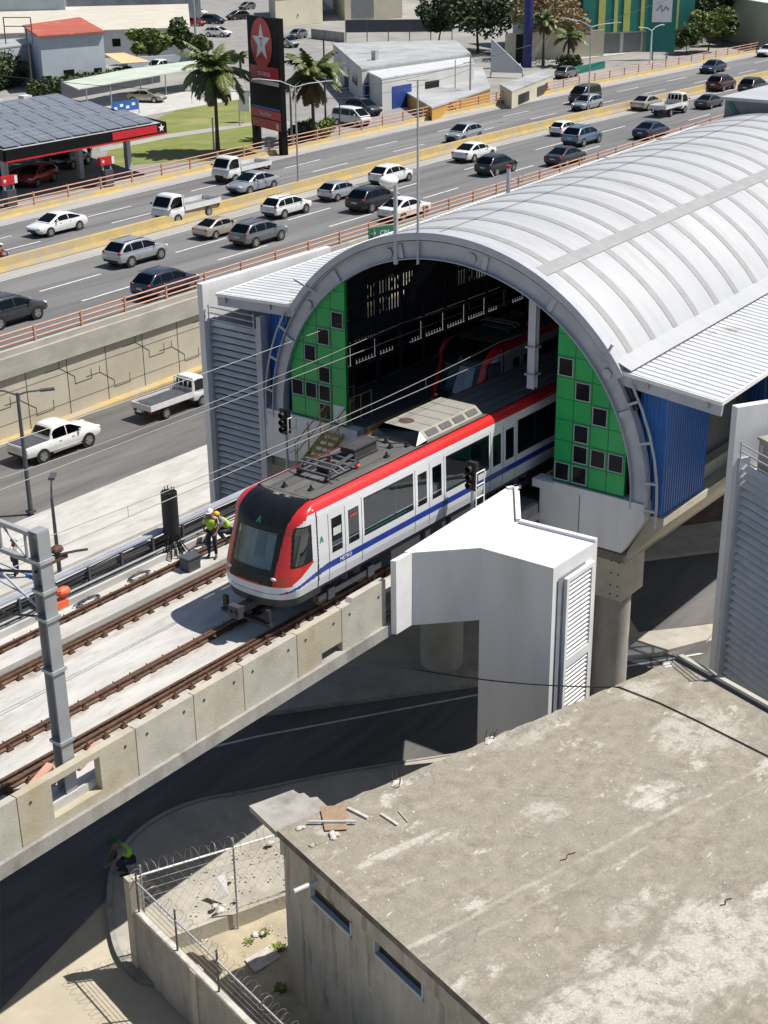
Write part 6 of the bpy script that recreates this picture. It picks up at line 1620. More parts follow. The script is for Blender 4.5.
def person(label, loc, rz, pose, vest, shirt, legs, hat, scale=1.0, group='people at work'):
    t = thing('person', label, 'person', loc, rz, group); WL[t.name] = Vector((0, 0, 0))
    # joints, facing +X
    if pose == 'stand':
        hip, knee, ank = .92, .50, .09
        J = {'pel': (0, 0, .96), 'spn': (.0, 0, 1.14), 'chs': (.01, 0, 1.32), 'nck': (.0, 0, 1.48), 'hd': (.035, 0, 1.60), 'tp': (.02, 0, 1.70)}
        lg = {s: [(0, s*.10, .90), (.03, s*.11, .50), (-.02, s*.12, .10), (.13, s*.14, .04)] for s in (-1, 1)}
        ar = {1: [(0, .19, 1.42), (-.04, .25, 1.14), (.12, .22, .96), (.19, .18, .93)], -1: [(0, -.19, 1.42), (-.02, -.27, 1.14), (.12, -.20, .98), (.19, -.14, .97)]}
    elif pose == 'crouch':
        J = {'pel': (-.15, 0, .45), 'spn': (-.05, 0, .62), 'chs': (.08, 0, .76), 'nck': (.18, 0, .88), 'hd': (.25, 0, .98), 'tp': (.26, 0, 1.08)}
        lg = {s: [(-.12, s*.11, .42), (.28, s*.15, .48), (.0, s*.13, .10), (.15, s*.14, .04)] for s in (-1, 1)}
        ar = {s: [(.10, s*.19, .84), (.28, s*.24, .62), (.45, s*.14, .46), (.52, s*.10, .42)] for s in (-1, 1)}
    else:                                             # riding
        J = {'pel': (-.15, 0, .80), 'spn': (-.12, 0, .98), 'chs': (-.04, 0, 1.16), 'nck': (0, 0, 1.32), 'hd': (.05, 0, 1.44), 'tp': (.05, 0, 1.54)}
        lg = {s: [(-.1, s*.12, .78), (.30, s*.2, .70), (.05, s*.2, .32), (.2, s*.2, .27)] for s in (-1, 1)}
        ar = {s: [(-.02, s*.19, 1.26), (.15, s*.28, 1.04), (.42, s*.28, 1.0), (.5, s*.28, 1.0)] for s in (-1, 1)}
    def V(a): return Vector(a)
    ch = [(V(J['pel']), .115, None), (V(J['spn']), .105, 0), (V(J['chs']), .125, 1), (V(J['nck']), .055, 2), (V(J['hd']), .085, 3), (V(J['tp']), .070, 4)]
    hd = V(J['hd']); ch.append((hd+Vector((.085, 0, -.03)), .030, 4))                # jaw and nose
    for s in (-1, 1):
        b = len(ch); l = lg[s]; ch += [(V(l[0]), .085, 0), (V(l[1]), .06, b), (V(l[2]), .04, b+1), (V(l[3]), .035, b+2)]
        b = len(ch); a = ar[s]; ch += [(V(a[0]), .058, 2), (V(a[1]), .042, b), (V(a[2]), .028, b+1), (V(a[3]), (.035, .022), b+2)]
        h = b+3; d = (V(a[3])-V(a[2])).normalized(); sd = d.cross(Vector((0, 0, 1))).normalized()
        for k, (o, ln) in enumerate(((-.028, .07), (-.01, .08), (.01, .075), (.028, .06))):
            f = len(ch); q = V(a[3])+d*.03+sd*o; ch += [(q, .011, h), (q+d*ln*.5+Vector((0, 0, -.012)), .009, f), (q+d*ln*.8+Vector((0, 0, -.04)), .008, f+1)]
        f = len(ch); q = V(a[3])-sd*s*.03; ch += [(q+d*.01-sd*s*.02, .011, h), (q+d*.045-sd*s*.03+Vector((0, 0, -.015)), .010, f)]
    body = skin_mesh(ch, 'body', 'skin', t)
    # clothes
    c = [(V(J['pel'])+Vector((0, 0, .02)), .135, None), (V(J['spn']), .130, 0), (V(J['chs']), .150, 1), (V(J['nck'])-Vector((0, 0, .05)), .075, 2)]
    for s in (-1, 1):
        b = len(c); a = ar[s]; c += [(V(a[0]), .078, 2), (V(a[0]).lerp(V(a[1]), .9), .060, b)]
    skin_mesh(c, 'shirt', shirt, t)
    if vest: skin_mesh([(V(J['pel'])+Vector((0, 0, .06)), .158, None), (V(J['spn']), .152, 0), (V(J['chs']), .188, 1), (V(J['chs']).lerp(V(J['nck']), .6), .125, 2)]+[(V(ar[s][0])*.92+V(J['chs'])*.08, .098, 2) for s in (-1, 1)], 'vest', vest, t)
    c = [(V(J['pel'])-Vector((0, 0, .03)), .132, None)]
    for s in (-1, 1):
        b = len(c); l = lg[s]; c += [(V(l[0]), .105, 0), (V(l[1]), .078, b), (V(l[2]), .062, b+1)]
    skin_mesh(c, 'trousers', legs, t)
    for s in (-1, 1):
        l = lg[s]; skin_mesh([(V(l[2])-Vector((.03, 0, .035)), .05, None), (V(l[3])+Vector((.02, 0, -.0)), .045, 0), (V(l[3])+Vector((.09, 0, -.005)), .035, 1)], 'shoe', 'black', t)
        m = MB(); m.ball(tuple(hd+Vector((.083, s*.032, .018))), .011, 6, 4); m.build('eye', 'black', t)
    up = (V(J['tp'])-hd).normalized(); cc = hd+up*.06
    m = MB(); rows = []
    for i in range(7):
        ph = i/6*math.pi/2; rows.append([cc+Vector((.125*math.cos(ph)*math.cos(k*.5236), .112*math.cos(ph)*math.sin(k*.5236), 0))+up*(.115*math.sin(ph)) for k in range(12)])
    m.grid(rows, close=True); m.face([cc+Vector((.09*1+.11*math.cos(k*.5236)*.9, .10*math.sin(k*.5236), -.005)) for k in range(12)])
    m.build('helmet' if 'helmet' in hat else 'cap', hat, t, smooth=40)
    t.scale = (scale,)*3
    return t
p = at(214, 566, .14); person('worker in a white helmet and hi vis vest standing beside the train front', (3.0, 4.12, .05), R(205), 'stand', 'hivis', 'shirt_white', 'jeans', 'helmet', .96)
person('crouching worker in a yellow helmet behind the standing one, next to the train', (4.5, 5.0, -.2), R(150), 'crouch', 'hivis', 'shirt_grey', 'jeans', 'helmet_y', 1.0)
p = at(127, 872, G+.14); person('person in a green hi vis vest crouching at the kerb behind the razor wire', tuple(p), R(150), 'crouch', 'hivis_green', 'shirt_grey', 'jeans', 'cap_green', 1.12)
p = at(17, 578, G); person('person in dark jeans walking on the dusty street behind the catenary mast', tuple(p), R(-60), 'stand', None, 'shirt_white', 'jeans', 'cap_green', 1.05)
p = at(90, 160, UG); person('attendant in a grey shirt standing between the pumps', tuple(p), R(-100), 'stand', None, 'shirt_grey', 'jeans', 'cap_green', 1.0)
# motorcycle and rider at the left edge
p = at(3, 268, HW+.0); 
t = thing('motorcycle', 'small dark motorcycle with an orange clad rider at the left edge beside the median', 'motorcycle', (p.x, p.y, HW+.013)); WL[t.name] = Vector((0, 0, 0))
for x in (-.6, .65):
    m = MB(); m.tube([(x+.26*math.cos(a*.3927), 0, .3+.26*math.sin(a*.3927)) for a in range(17)], .045, 8, caps=False); w = m.build('wheel', 'rubber', t); m = MB(); m.cyl((x, -.02, .3), .2, .04, 14, axis='y'); m.build('rim', 'chrome', w)
m = MB(); m.tube([(.65, 0, .3), (.45, 0, .85), (.40, 0, 1.0)], .03, 8); m.tube([(.45, 0, .75), (-.1, 0, .5), (-.6, 0, .3)], .035, 8); m.tube([(.42, -.32, 1.0), (.42, .32, 1.0)], .018, 6); m.build('frame', 'steel_dark', t)
m = MB(); m.ball((.12, 0, .72), (.26, .13, .13), 10, 7); m.build('tank', 'red', t, smooth=True); m = MB(); m.box(-.62, -.08, -.12, .12, .70, .80); m.build('saddle', 'black', t); m = MB(); m.box(-.05, .22, -.14, .14, .32, .58); m.build('engine', 'steel', t); m = MB(); m.ball((.52, 0, .88), .09, 8, 6); m.build('headlight', 'lamp_clear', t)
person('motorcycle rider in an orange vest and white helmet at the left edge of the picture', (p.x, p.y, HW+.02), 0, 'ride', 'orange', 'shirt_grey', 'jeans', 'helmet', 1.0, group=None)
# =================================================================== BEYOND THE HIGHWAY
def gpoly(name, pts, mat, dz):
    m = MB(); m.face([tuple(at(px, py, UG+dz)) for px, py in pts]); return struct(m, name, mat)
gpoly('side_street', [(178, 52), (196, 0), (196, -40), (300, -40), (272, 14), (262, 60), (262, 110), (340, 140), (420, 118), (345, 60), (300, 40), (275, 60), (255, 110), (240, 70)], 'side_street', .0)
gpoly('forecourt', [(-60, 215), (60, 193), (215, 158), (170, 128), (200, 96), (120, 92), (-60, 140)], 'side_street', .012)
gpoly('lawn', [(98, 168), (150, 163), (215, 160), (262, 150), (262, 112), (246, 98), (176, 110), (118, 136)], 'grass', .03)
gpoly('lawn_path', [(100, 152), (168, 138), (262, 124), (262, 121), (168, 134), (100, 148)], 'shoulder', .036)
gpoly('lot_concrete', [(70, 108), (120, 121), (176, 110), (246, 98), (240, 84), (190, 92), (150, 92), (100, 96)], 'conc_pale', .02)
gpoly('car_park', [(500, 68), (640, 52), (768, 34), (790, 22), (640, 38), (560, 60), (500, 60)], 'conc_pale', .015)

def bld(name, label, cat, roof_px, h, wall, roof, z=UG, over=0.0, group=None, thick=.18):
    P = [at(px, py, z+h) for px, py in roof_px]; c = sum(P, Vector())/len(P)
    t = thing(name, label, cat, (c.x, c.y, z), group=group)
    W = [c+(p-c)*(1-over) for p in P] if over else P
    m = MB(); k = len(W)
    for i in range(k):
        a, b = W[i], W[(i+1) % k]; m.face([(a.x, a.y, z), (b.x, b.y, z), (b.x, b.y, z+h-thick), (a.x, a.y, z+h-thick)])
    m.build('wall', wall, t)
    m = MB(); m.extr([(p.x, p.y, z+h-thick+.003) for p in (P if over else [c+(p-c)*1.012 for p in P])], (0, 0, thick)); r = m.build('roof', roof, t)
    return t, P, c
def wallfeat(t, a, b, z0, items, z=UG):
    """openings on the wall from a to b (plan points): (u0,u1,h0,h1,name,mat)"""
    a, b = Vector((a.x, a.y, z)), Vector((b.x, b.y, z)); d = b-a; n = Vector((d.y, -d.x, 0)).normalized()
    if n.dot(CAM-a) < 0: n = -n
    for (u0, u1, h0, h1, nm, mt) in items:
        p, q = a+d*u0, a+d*u1; m = MB(); m.extr([p+n*.01+Vector((0, 0, h0)), q+n*.01+Vector((0, 0, h0)), q+n*.01+Vector((0, 0, h1)), p+n*.01+Vector((0, 0, h1))], n*.05); m.build(nm, mt, t)
# workshops behind the far railing
t, P, c = bld('workshop', 'large white workshop with a wide pale grey tin roof behind the parked van', 'workshop', [(333, 43), (455, 40), (470, 53), (362, 68)], 4.0, 'town_white', 'tin_grey')
wallfeat(t, P[0], P[3], 0, [(.15, .3, 1.2, 2.4, 'window', 'dark_open'), (.42, .56, 0, 2.6, 'door', 'dark_open'), (.7, .85, 1.5, 2.6, 'window', 'dark_open')])
wallfeat(t, P[3], P[2], 0, [(.02, .12, 0, 2.3, 'door', 'blue_door'), (.2, .3, 1.2, 2.2, 'window', 'dark_open')])
m = MB(); q = at(375, 60, UG+4); m.box(q.x-.3, q.x+.3, q.y-.3, q.y+.3, q.z, q.z+1.1); m.box(q.x-.6, q.x+.6, q.y-.1, q.y+.1, q.z+.9, q.z+1.0); m.build('roof_tank', 'tin_grey', t)
t, P, c = bld('workshop', 'lower shed with a pale lean-to roof in front of the large workshop', 'workshop', [(365, 70), (468, 54), (474, 63), (382, 78)], 3.5, 'town_white', 'corr')
wallfeat(t, P[3], P[2], 0, [(.1, .3, 0, 2.4, 'door', 'blue_door'), (.45, .6, 1.2, 2.3, 'window', 'dark_open')])
t, P, c = bld('shed', 'long grey roofed shed with an ochre gable next to the far railing', 'shed', [(382, 81), (482, 67), (490, 88), (432, 107), (408, 93)], 1.5, 'ochre', 'tin_grey')
wallfeat(t, P[0], P[4], 0, [(.05, .5, 0, 1.2, 'blue_wall_panel', 'blue_door'), (.6, .8, 0, 1.2, 'door', 'dark_open')])
m = MB(); q = at(398, 98, UG); m.box(q.x-.7, q.x+.7, q.y-.6, q.y+.6, UG, UG+2.4); single(m, 'water_tank', 'town_white', 'white tank box at the corner of the grey roofed shed', 'tank')
t, P, c = bld('gatehouse', 'small tan building with pillars beside the far railing, left of the parked grey car', 'building', [(500, 84), (539, 72), (553, 75), (512, 91)], 2.0, 'cream', 'tin_grey')
wallfeat(t, P[3], P[2], 0, [(.15, .4, .3, 1.3, 'window', 'dark_open'), (.6, .85, .3, 1.3, 'window', 'dark_open')])
P = [at(491, 74, UG+.5), at(491, 74, UG+.5), at(522, 74, UG+.5)]
a, b = at(491, 72, UG+.6), at(523, 73, UG+.6); m = MB(); n = Vector(((b-a).y, -(b-a).x, 0)).normalized()*.2
m.extr([a, b, b+Vector((0, 0, .6)), a+Vector((0, 0, hgt(a, 38)))], n); 
m.beam(a, Vector((a.x, a.y, UG)), .2, .2); m.beam(b, Vector((b.x, b.y, UG)), .2, .2); single(m, 'sail_sign', 'paleblue', 'white pointed sail shaped sign panel beside the thick navy pole', 'sign')
m = MB(); q = at(527, 67, UG); m.tube([q, q+Vector((0, 0, 14))], .62, 16); single(m, 'sign_pole', 'navy', 'thick dark navy pole rising out of the top of the picture', 'pole')
m = MB(); q = at(520, 66, UG); m.box(q.x-.7, q.x+.7, q.y-.3, q.y+.3, UG+.4, UG+4.2); m.box(q.x-.5, q.x-.3, q.y-.1, q.y+.1, UG, UG+.4); m.box(q.x+.3, q.x+.5, q.y-.1, q.y+.1, UG, UG+.4); single(m, 'notice_board', 'sign_black', 'dark upright notice board left of the navy pole', 'board')
# tan block with shutter, dark fence, low walls
t, P, c = bld('warehouse', 'cream warehouse with a grey roller shutter at the top of the picture', 'warehouse', [(322, -40), (344, -28), (402, -30), (402, -60)], 8.5, 'cream', 'cream2')
wallfeat(t, P[1], P[2], 0, [(.12, .5, .3, 4.3, 'roller_shutter', 'shutter')])
a, b = at(346, 42, UG), at(452, 41, UG); t = thing('panel_fence', 'dark panel fence with slanting stays behind the workshop roof', 'fence', tuple(a)); m = MB(); m.beam(a+Vector((0, 0, .9+1.5)), b+Vector((0, 0, .9+1.5)), .1, 1.9); m.build('panel', 'steel_dark', t)
for i in range(6): q = a.lerp(b, i/5); m = MB(); m.beam(Vector((q.x, q.y, UG)), q+Vector((0, 0, 3.2)), .12, .12); m.build('post', 'shutter', t)
for (p0, p1, h, mat, lab) in (((312, 38), (344, 42), 1.5, 'conc_grey', 'low grey wall at the head of the lane behind the second palm'), ((128, 70), (197, 65), 1.6, 'paleblue', 'pale grey wall behind the parked white pickup'), ((505, 60), (603, 56), 3.6, 'cream', 'cream wall behind the two small palms by the green building'), ((556, 78), (604, 68), .9, 'town_teal', 'low dark green wall beside the parked grey car'), ((604, 53), (688, 47), .6, 'town_teal', 'low green kerb wall along the front of the green clad building'), ((690, 45), (775, 30), 2.2, 'conc_grey', 'grey wall behind the utility poles at the right')):
    a, b = at(*p0, UG), at(*p1, UG); m = MB(); m.beam(a+Vector((0, 0, h/2)), b+Vector((0, 0, h/2)), .3, h); single(m, 'boundary_wall', mat, lab, 'wall')
# green clad building
a, b = at(600, 54, UG), at(690, 49, UG); d = b-a; n = Vector((-d.y, d.x, 0)).normalized()*22
t = thing('clad_building', 'large building clad in teal with lime vertical stripes and grey shutters below', 'building', tuple((a+b)/2))
a0 = a-d*.22
m = MB(); m.extr([Vector((p.x, p.y, UG)) for p in (a0, b, b+n, a0+n)], (0, 0, 3.0)); m.build('base_wall', 'town_white', t)
m = MB(); ov = -n.normalized()*.5; m.extr([Vector((p.x, p.y, UG+3.0)) for p in (a0+ov, b+ov, b+n, a0+n)], (0, 0, 9)); m.build('cladding', 'town_teal', t)
u = d.normalized()
for f, w in ((-.02, .55), (.13, .3), (.25, .55), (.42, .3), (.62, .5), (.8, .3)):
    p = a+d*f+ov*1.1; m = MB(); m.extr([p-u*w+Vector((0, 0, 3.0)), p+u*w+Vector((0, 0, 3.0)), p+u*w+Vector((0, 0, 12)), p-u*w+Vector((0, 0, 12))], ov*.1); m.build('stripe', 'lime', t)
for f in (.02, .25, .46, .7):
    p = a+d*f-n.normalized()*.02; q = p+d*.19; m = MB(); m.extr([p, q, q+Vector((0, 0, 2.7)), p+Vector((0, 0, 2.7))], ov*.1); m.build('roller_shutter', 'shutter', t)
q0, q1 = at(647, 22, UG+5), at(676, 22, UG+5); t = thing('billboard', 'white billboard in a teal frame in front of the green clad building', 'billboard', tuple((q0+q1)/2-Vector((0, 0, 5)))); 
m = MB(); m.beam(q0, q1, .3, 8.0); m.build('frame', 'town_teal', t)
dd = (q1-q0); nn = Vector((dd.y, -dd.x, 0)).normalized(); nn = nn if nn.dot(CAM-q0) > 0 else -nn
m = MB(); m.beam(q0+dd*.16+nn*.18+Vector((0, 0, 1.9)), q1-dd*.16+nn*.18+Vector((0, 0, 1.9)), .04, 3.8); m.build('panel', 'white', t)
m = MB(); [m.tube([q0+dd*f+Vector((0, 0, -5)), q0+dd*f+Vector((0, 0, -4))], .15, 8) for f in (.25, .75)]; m.build('leg', 'steel', t)
m = MB(); m.tube([q0+dd*.3+nn*.24+Vector((0, 0, 1.5)), q0+dd*.45+nn*.24+Vector((0, 0, 2.2)), q0+dd*.5+nn*.24+Vector((0, 0, 1.3)), q0+dd*.62+nn*.24+Vector((0, 0, 2.0)), q0+dd*.72+nn*.24+Vector((0, 0, 1.6))], .12, 5); m.build('lettering', 'tin_grey', t)
t, P, c = bld('beige_building', 'beige building with a white roof in the top right corner', 'building', [(713, -6), (790, 6), (830, -20), (740, -30)], 6.5, 'cream', 'white')
# houses at the top left
t, P, c = bld('red_roof_house', 'white house with a faded red roof behind the filling station', 'house', [(22, 25), (80, 17), (105, 31), (38, 36)], 6.6, 'paleblue', 'tin_red', over=.05)
wallfeat(t, P[3], P[2], 0, [(.0, .14, 1.2, 1.9, 'window', 'dark_open'), (.32, .48, 1.2, 2.4, 'window', 'dark_open'), (.78, .9, 1.3, 2.3, 'window', 'dark_open'), (.55, .62, 1.6, 2.3, 'wall_unit', 'tin_grey')])
t, P, c = bld('flat_roof_house', 'pale house with a flat roof left of the red roofed one', 'house', [(-30, 41), (26, 38), (37, 43), (-20, 50)], 4.8, 'paleblue', 'tin_grey')
wallfeat(t, P[3], P[2], 0, [(.55, .75, 1.0, 1.8, 'window', 'dark_open')])
m = MB(); g0 = [at(6, 44, UG+6), at(33, 44, UG+6)]
for p in g0: m.tube([p, p+Vector((0, 0, 3.0))], .07, 6)
for h in (2.0, 3.0): m.tube([g0[0]+Vector((0, 0, h)), g0[1]+Vector((0, 0, h))], .06, 6)
single(m, 'pipe_frame', 'steel_dark', 'thin dark pipe frame standing on the flat roofed house', 'frame')
t, P, c = bld('long_hall', 'long hall with a wide beige roof behind the red roofed house', 'hall', [(-20, 9), (187, 4), (189, 27), (-20, 34)], 3.9, 'town_white', 'cream2')
wallfeat(t, P[3], P[2], 0, [(.62, .66, 1.5, 2.6, 'window', 'dark_open'), (.78, .82, 1.8, 2.6, 'window', 'dark_open'), (.9, .93, 1.8, 2.6, 'window', 'dark_open')])
t, P, c = bld('grey_house', 'pale grey house with small windows in the top left corner', 'house', [(-30, -16), (64, -18), (64, -6), (-30, -4)], 6.5, 'paleblue', 'tin_grey')
wallfeat(t, P[3], P[2], 0, [(.38, .46, 2.2, 2.9, 'window', 'dark_open'), (.58, .66, 2.2, 2.9, 'window', 'dark_open'), (.82, .92, 2.2, 2.9, 'window', 'dark_open')])
t, P, c = bld('distant_block', 'long dark roofed block at the top edge behind the beige roof', 'building', [(66, -14), (200, -16), (200, -6), (66, -2)], 5.0, 'tin_grey', 'steel_dark')
t, P, c = bld('corner_house', 'small house with a green awning at the head of the lane', 'house', [(268, -14), (322, -16), (322, -6), (275, -2)], 5.0, 'cream', 'tin_grey')
m = MB(); m.extr([at(281, 8, UG+2.5), at(298, 8, UG+2.5), at(299, 15, UG+1.8), at(281, 15, UG+1.8)], (0, 0, .1)); m.build('awning', 'town_teal', t)
# carport, awning, hedge
P = [at(62, 83, UG+2.6), at(128, 70, UG+2.7), at(197, 61, UG+2.7), at(197, 69, UG+2.6), at(128, 81, UG+2.6), at(78, 90, UG+2.5)]
t = thing('carport', 'long carport with a thin pale green sheet roof on posts behind the filling station', 'carport', (sum(P, Vector())/6).to_tuple()[:2]+(UG,)); m = MB(); m.extr(P, (0, 0, .12)); m.build('roof', 'tin_green', t)
for px, py in ((86, 88), (110, 84), (140, 78), (165, 74), (190, 70)): p = at(px, py, UG+2.55); MB().tube([(p.x, p.y, UG), (p.x, p.y, UG+2.6)], .07, 6).build('post', 'steel', t)
m = MB(); b0, b1 = at(62, 100, UG), at(160, 82, UG); m.beam(b0+Vector((0, 0, 1.1)), b1+Vector((0, 0, 1.1)), .15, 2.2); m.build('shade_screen', 'steel_dark', t)  # dark sheet added to paint the shade under the carport roof
P = [at(104, 54, UG+3), at(124, 53, UG+3.2), at(151, 62, UG+2.7), at(122, 64, UG+2.5)]; t = thing('awning', 'tan cloth awning on poles at the end of the beige roofed hall', 'awning', tuple(Vector((P[0].x, P[0].y, UG)))); m = MB(); m.extr(P, (0, 0, .06)); m.build('cloth', 'tan_cloth', t)
for p in P: MB().tube([(p.x, p.y, UG), (p.x, p.y, p.z)], .05, 6).build('pole', 'steel', t)
def leafcloud(m, blobs, n, s, rnd, flat=1.0):
    for _ in range(n):
        c, r = rnd.choice(blobs); 
        while True:
            d = Vector((rnd.uniform(-1, 1), rnd.uniform(-1, 1), rnd.uniform(-1, 1)))
            if .15 < d.length < 1: break
        d = d.normalized()*(d.length**.45); p = c+Vector((d.x*r, d.y*r, d.z*r*flat))
        a = Vector((rnd.gauss(0, 1), rnd.gauss(0, 1), rnd.gauss(0, .7))).normalized(); b = a.cross(Vector((rnd.gauss(0, 1), rnd.gauss(0, 1), rnd.gauss(0, 1)))).normalized(); l = s*rnd.uniform(.6, 1.3)
        m.face([p-a*l, p+b*l*.45, p+a*l, p-b*l*.45])
def tree(px, py, ytop, wpx, mat, label, seed, n=2200, name='tree', trunk=.30, bare=.35, z=UG, leaf=.33, group='trees beyond the highway', h=None):
    rnd = random.Random(seed); b = at(px, py, z); sc = F_PX/((b-CAM).dot(_f)); H = h or hgt(b, ytop); w = wpx/sc/2
    t = thing(name, label, 'tree', tuple(b), group=group)
    m = MB(); k = H*trunk; m.tube([b, b+Vector((.05*H*rnd.uniform(-1, 1), 0, k*.6)), b+Vector((.08*H*rnd.uniform(-1, 1), 0, k*1.3))], [.05*H*.5, .035*H*.5, .024*H*.5], 8)
    blobs = []
    for i in range(9):
        a = i*2.4; r = w*(.15+.6*rnd.random()); c = b+Vector((math.cos(a)*r, math.sin(a)*r, k+(H-k)*(.22+.62*rnd.random()))); blobs.append((c, w*rnd.uniform(.30, .52)))
        m.tube([b+Vector((0, 0, k*(.8+.4*rnd.random()))), (b+Vector((0, 0, k*1.2))).lerp(c, .5)+Vector((0, 0, .04*H)), c], [.02*H*.5, .013*H*.5, .005*H*.5], 5)
    m.build('trunk', 'bark', t)
    blobs.append((b+Vector((0, 0, k+(H-k)*.55)), w*.55))
    m = MB(); leafcloud(m, blobs, n, leaf, rnd, .75); m.build('crown', mat, t); return t
tree(150, 64, 27, 48, 'leaf_lime', 'light green bushy tree in front of the beige roofed hall', 1, 2400, leaf=.42)
tree(182, 63, 20, 34, 'leaf', 'taller dark tree right of the light green one by the beige roof', 2, 1800, leaf=.42)
tree(201, 66, 35, 24, 'leaf', 'small round tree beside the large palm crown', 3, 1200, leaf=.38)
tree(478, 52, -14, 104, 'leaf_dark', 'big dark spreading tree with a bare trunk at the top of the picture', 4, 5000, trunk=.38, leaf=.45)
tree(440, 48, -2, 52, 'leaf_dark', 'dark bushy tree left of the big spreading one', 14, 2200, leaf=.45)
tree(541, 58, -10, 96, 'leaf_dry', 'tree with dry brown foliage left of the green clad building', 5, 3000, leaf=.40)
for i, (px, py, yt, w, mt, lab) in enumerate(((690, 44, -16, 70, 'leaf_dark', 'very dark tall tree right of the white billboard'), (716, 40, -20, 60, 'leaf_dark', 'dark tall tree just left of the right hand utility poles'), (708, 52, 8, 44, 'leaf_lime', 'yellow green bushy tree standing before the dark trees'), (722, 46, 16, 36, 'leaf', 'mid green bush beside the utility poles at the right'), (686, 54, 30, 30, 'leaf', 'low green shrub in front of the dark trees at the right'), (748, 38, 8, 40, 'leaf', 'green tree beside the thick grey pole at the top right'))):
    tree(px, py, yt, w, mt, lab, 50+i, 2200, leaf=.42)
def hedge(p0, p1, h, w, mat, label, seed, n=3000):
    rnd = random.Random(seed); a, b = at(*p0, UG), at(*p1, UG); m = MB(); k = 10; blobs = [(a.lerp(b, i/(k-1))+Vector((0, 0, h*.5)), max(h*.55, (b-a).length/k*.6)) for i in range(k)]
    leafcloud(m, blobs, n, .3, rnd, h/max(h, (b-a).length/k*.9)); single(m, 'hedge', mat, label, 'hedge', loc=(a.x, a.y, UG))
hedge((36, 97), (128, 82), 1.9, 1, 'leaf', 'clipped green hedge running behind the carport', 70)
hedge((-15, 92), (13, 86), 4.2, 2, 'leaf_dark', 'tall dark hedge block at the left edge behind the solar canopy', 71, 2500)
def palm(px, py, ycrown, wpx, label, seed, nf=22, dead=6, lean=.0, group='palms by the road', lw=.075):
    rnd = random.Random(seed); b = at(px, py, UG); sc = F_PX/((b-CAM).dot(_f)); H = hgt(b, ycrown); L = wpx/sc/2*1.15
    t = thing('palm_tree', label, 'palm', tuple(b), group=group)
    tp = b+Vector((lean*H, 0, H)); m = MB(); m.tube([b, b.lerp(tp, .3), b.lerp(tp, .7), tp], [.24, .17, .15, .17], 10); m.build('trunk', 'bark', t)
    def frond(m, az, el0, droop, L):
        d = Vector((math.cos(az), math.sin(az), 0)); sd = Vector((-d.y, d.x, 0)); pts = []
        p = tp.copy(); e = el0
        for i in range(11):
            pts.append(p.copy()); p = p+(d*math.cos(e)+Vector((0, 0, 1))*math.sin(e))*(L/10); e -= droop/10
        m.tube(pts, [.035*(1-i/12) for i in range(11)], 4)
        for i in range(1, 11):
            for q in (0, .33, .66):
                if i+q > 10: continue
                j = min(i, 9); c = pts[j].lerp(pts[j+1], q) if i < 10 else pts[10]; tg = (pts[j+1]-pts[j]).normalized(); ll = L*.26*math.sin(math.pi*min(1, (i+q)/11)**.8)+.05
                for s in (-1, 1):
                    e_ = c+sd*s*ll*.75+tg*ll*.6+Vector((0, 0, -ll*rnd.uniform(.25, .7))); w = tg*lw*2.2
                    m.face([c-w, c+w, e_])
    for kind, cnt, mat in (('frond', nf, 'palm'), ('dead_frond', dead, 'palm_dead')):
        for i in range(cnt):
            m = MB(); az = i*2.4+rnd.uniform(-.2, .2)
            if kind == 'frond': frond(m, az, rnd.uniform(.0, 1.5), rnd.uniform(.9, 2.1), L*rnd.uniform(.85, 1.1))
            else: frond(m, az, rnd.uniform(-.9, -.3), 1.0, L*.75)
            m.build(kind, mat, t)
palm(218, 153, 74, 72, 'tall coconut palm on the lawn left of the filling station sign', 5, lean=.012, nf=34, dead=14)
palm(314, 140, 78, 66, 'full coconut palm right of the filling station sign', 6, lean=-.01, nf=34, dead=10)
palm(568, 66, 38, 34, 'small yellowish palm in front of the cream wall', 7, nf=16, dead=3)
palm(543, 66, 22, 30, 'small dark palm beside the thick navy pole', 8, nf=16, dead=4)
palm(241, 78, 56, 20, 'very small palm on the lane left of the tall sign', 9, nf=12, dead=2)
hedge((562, 68), (576, 68), 1.6, 1, 'leaf_dark', 'dark clipped shrub under the small yellowish palm', 73, 900)
hedge((322, 138), (330, 130), 1.3, .6, 'leaf_lime', 'light green shrub at the foot of the right hand palm', 74, 700)
hedge((296, 142), (312, 136), 1.6, .6, 'leaf_dark', 'dark shrub at the foot of the right hand palm', 75, 900)
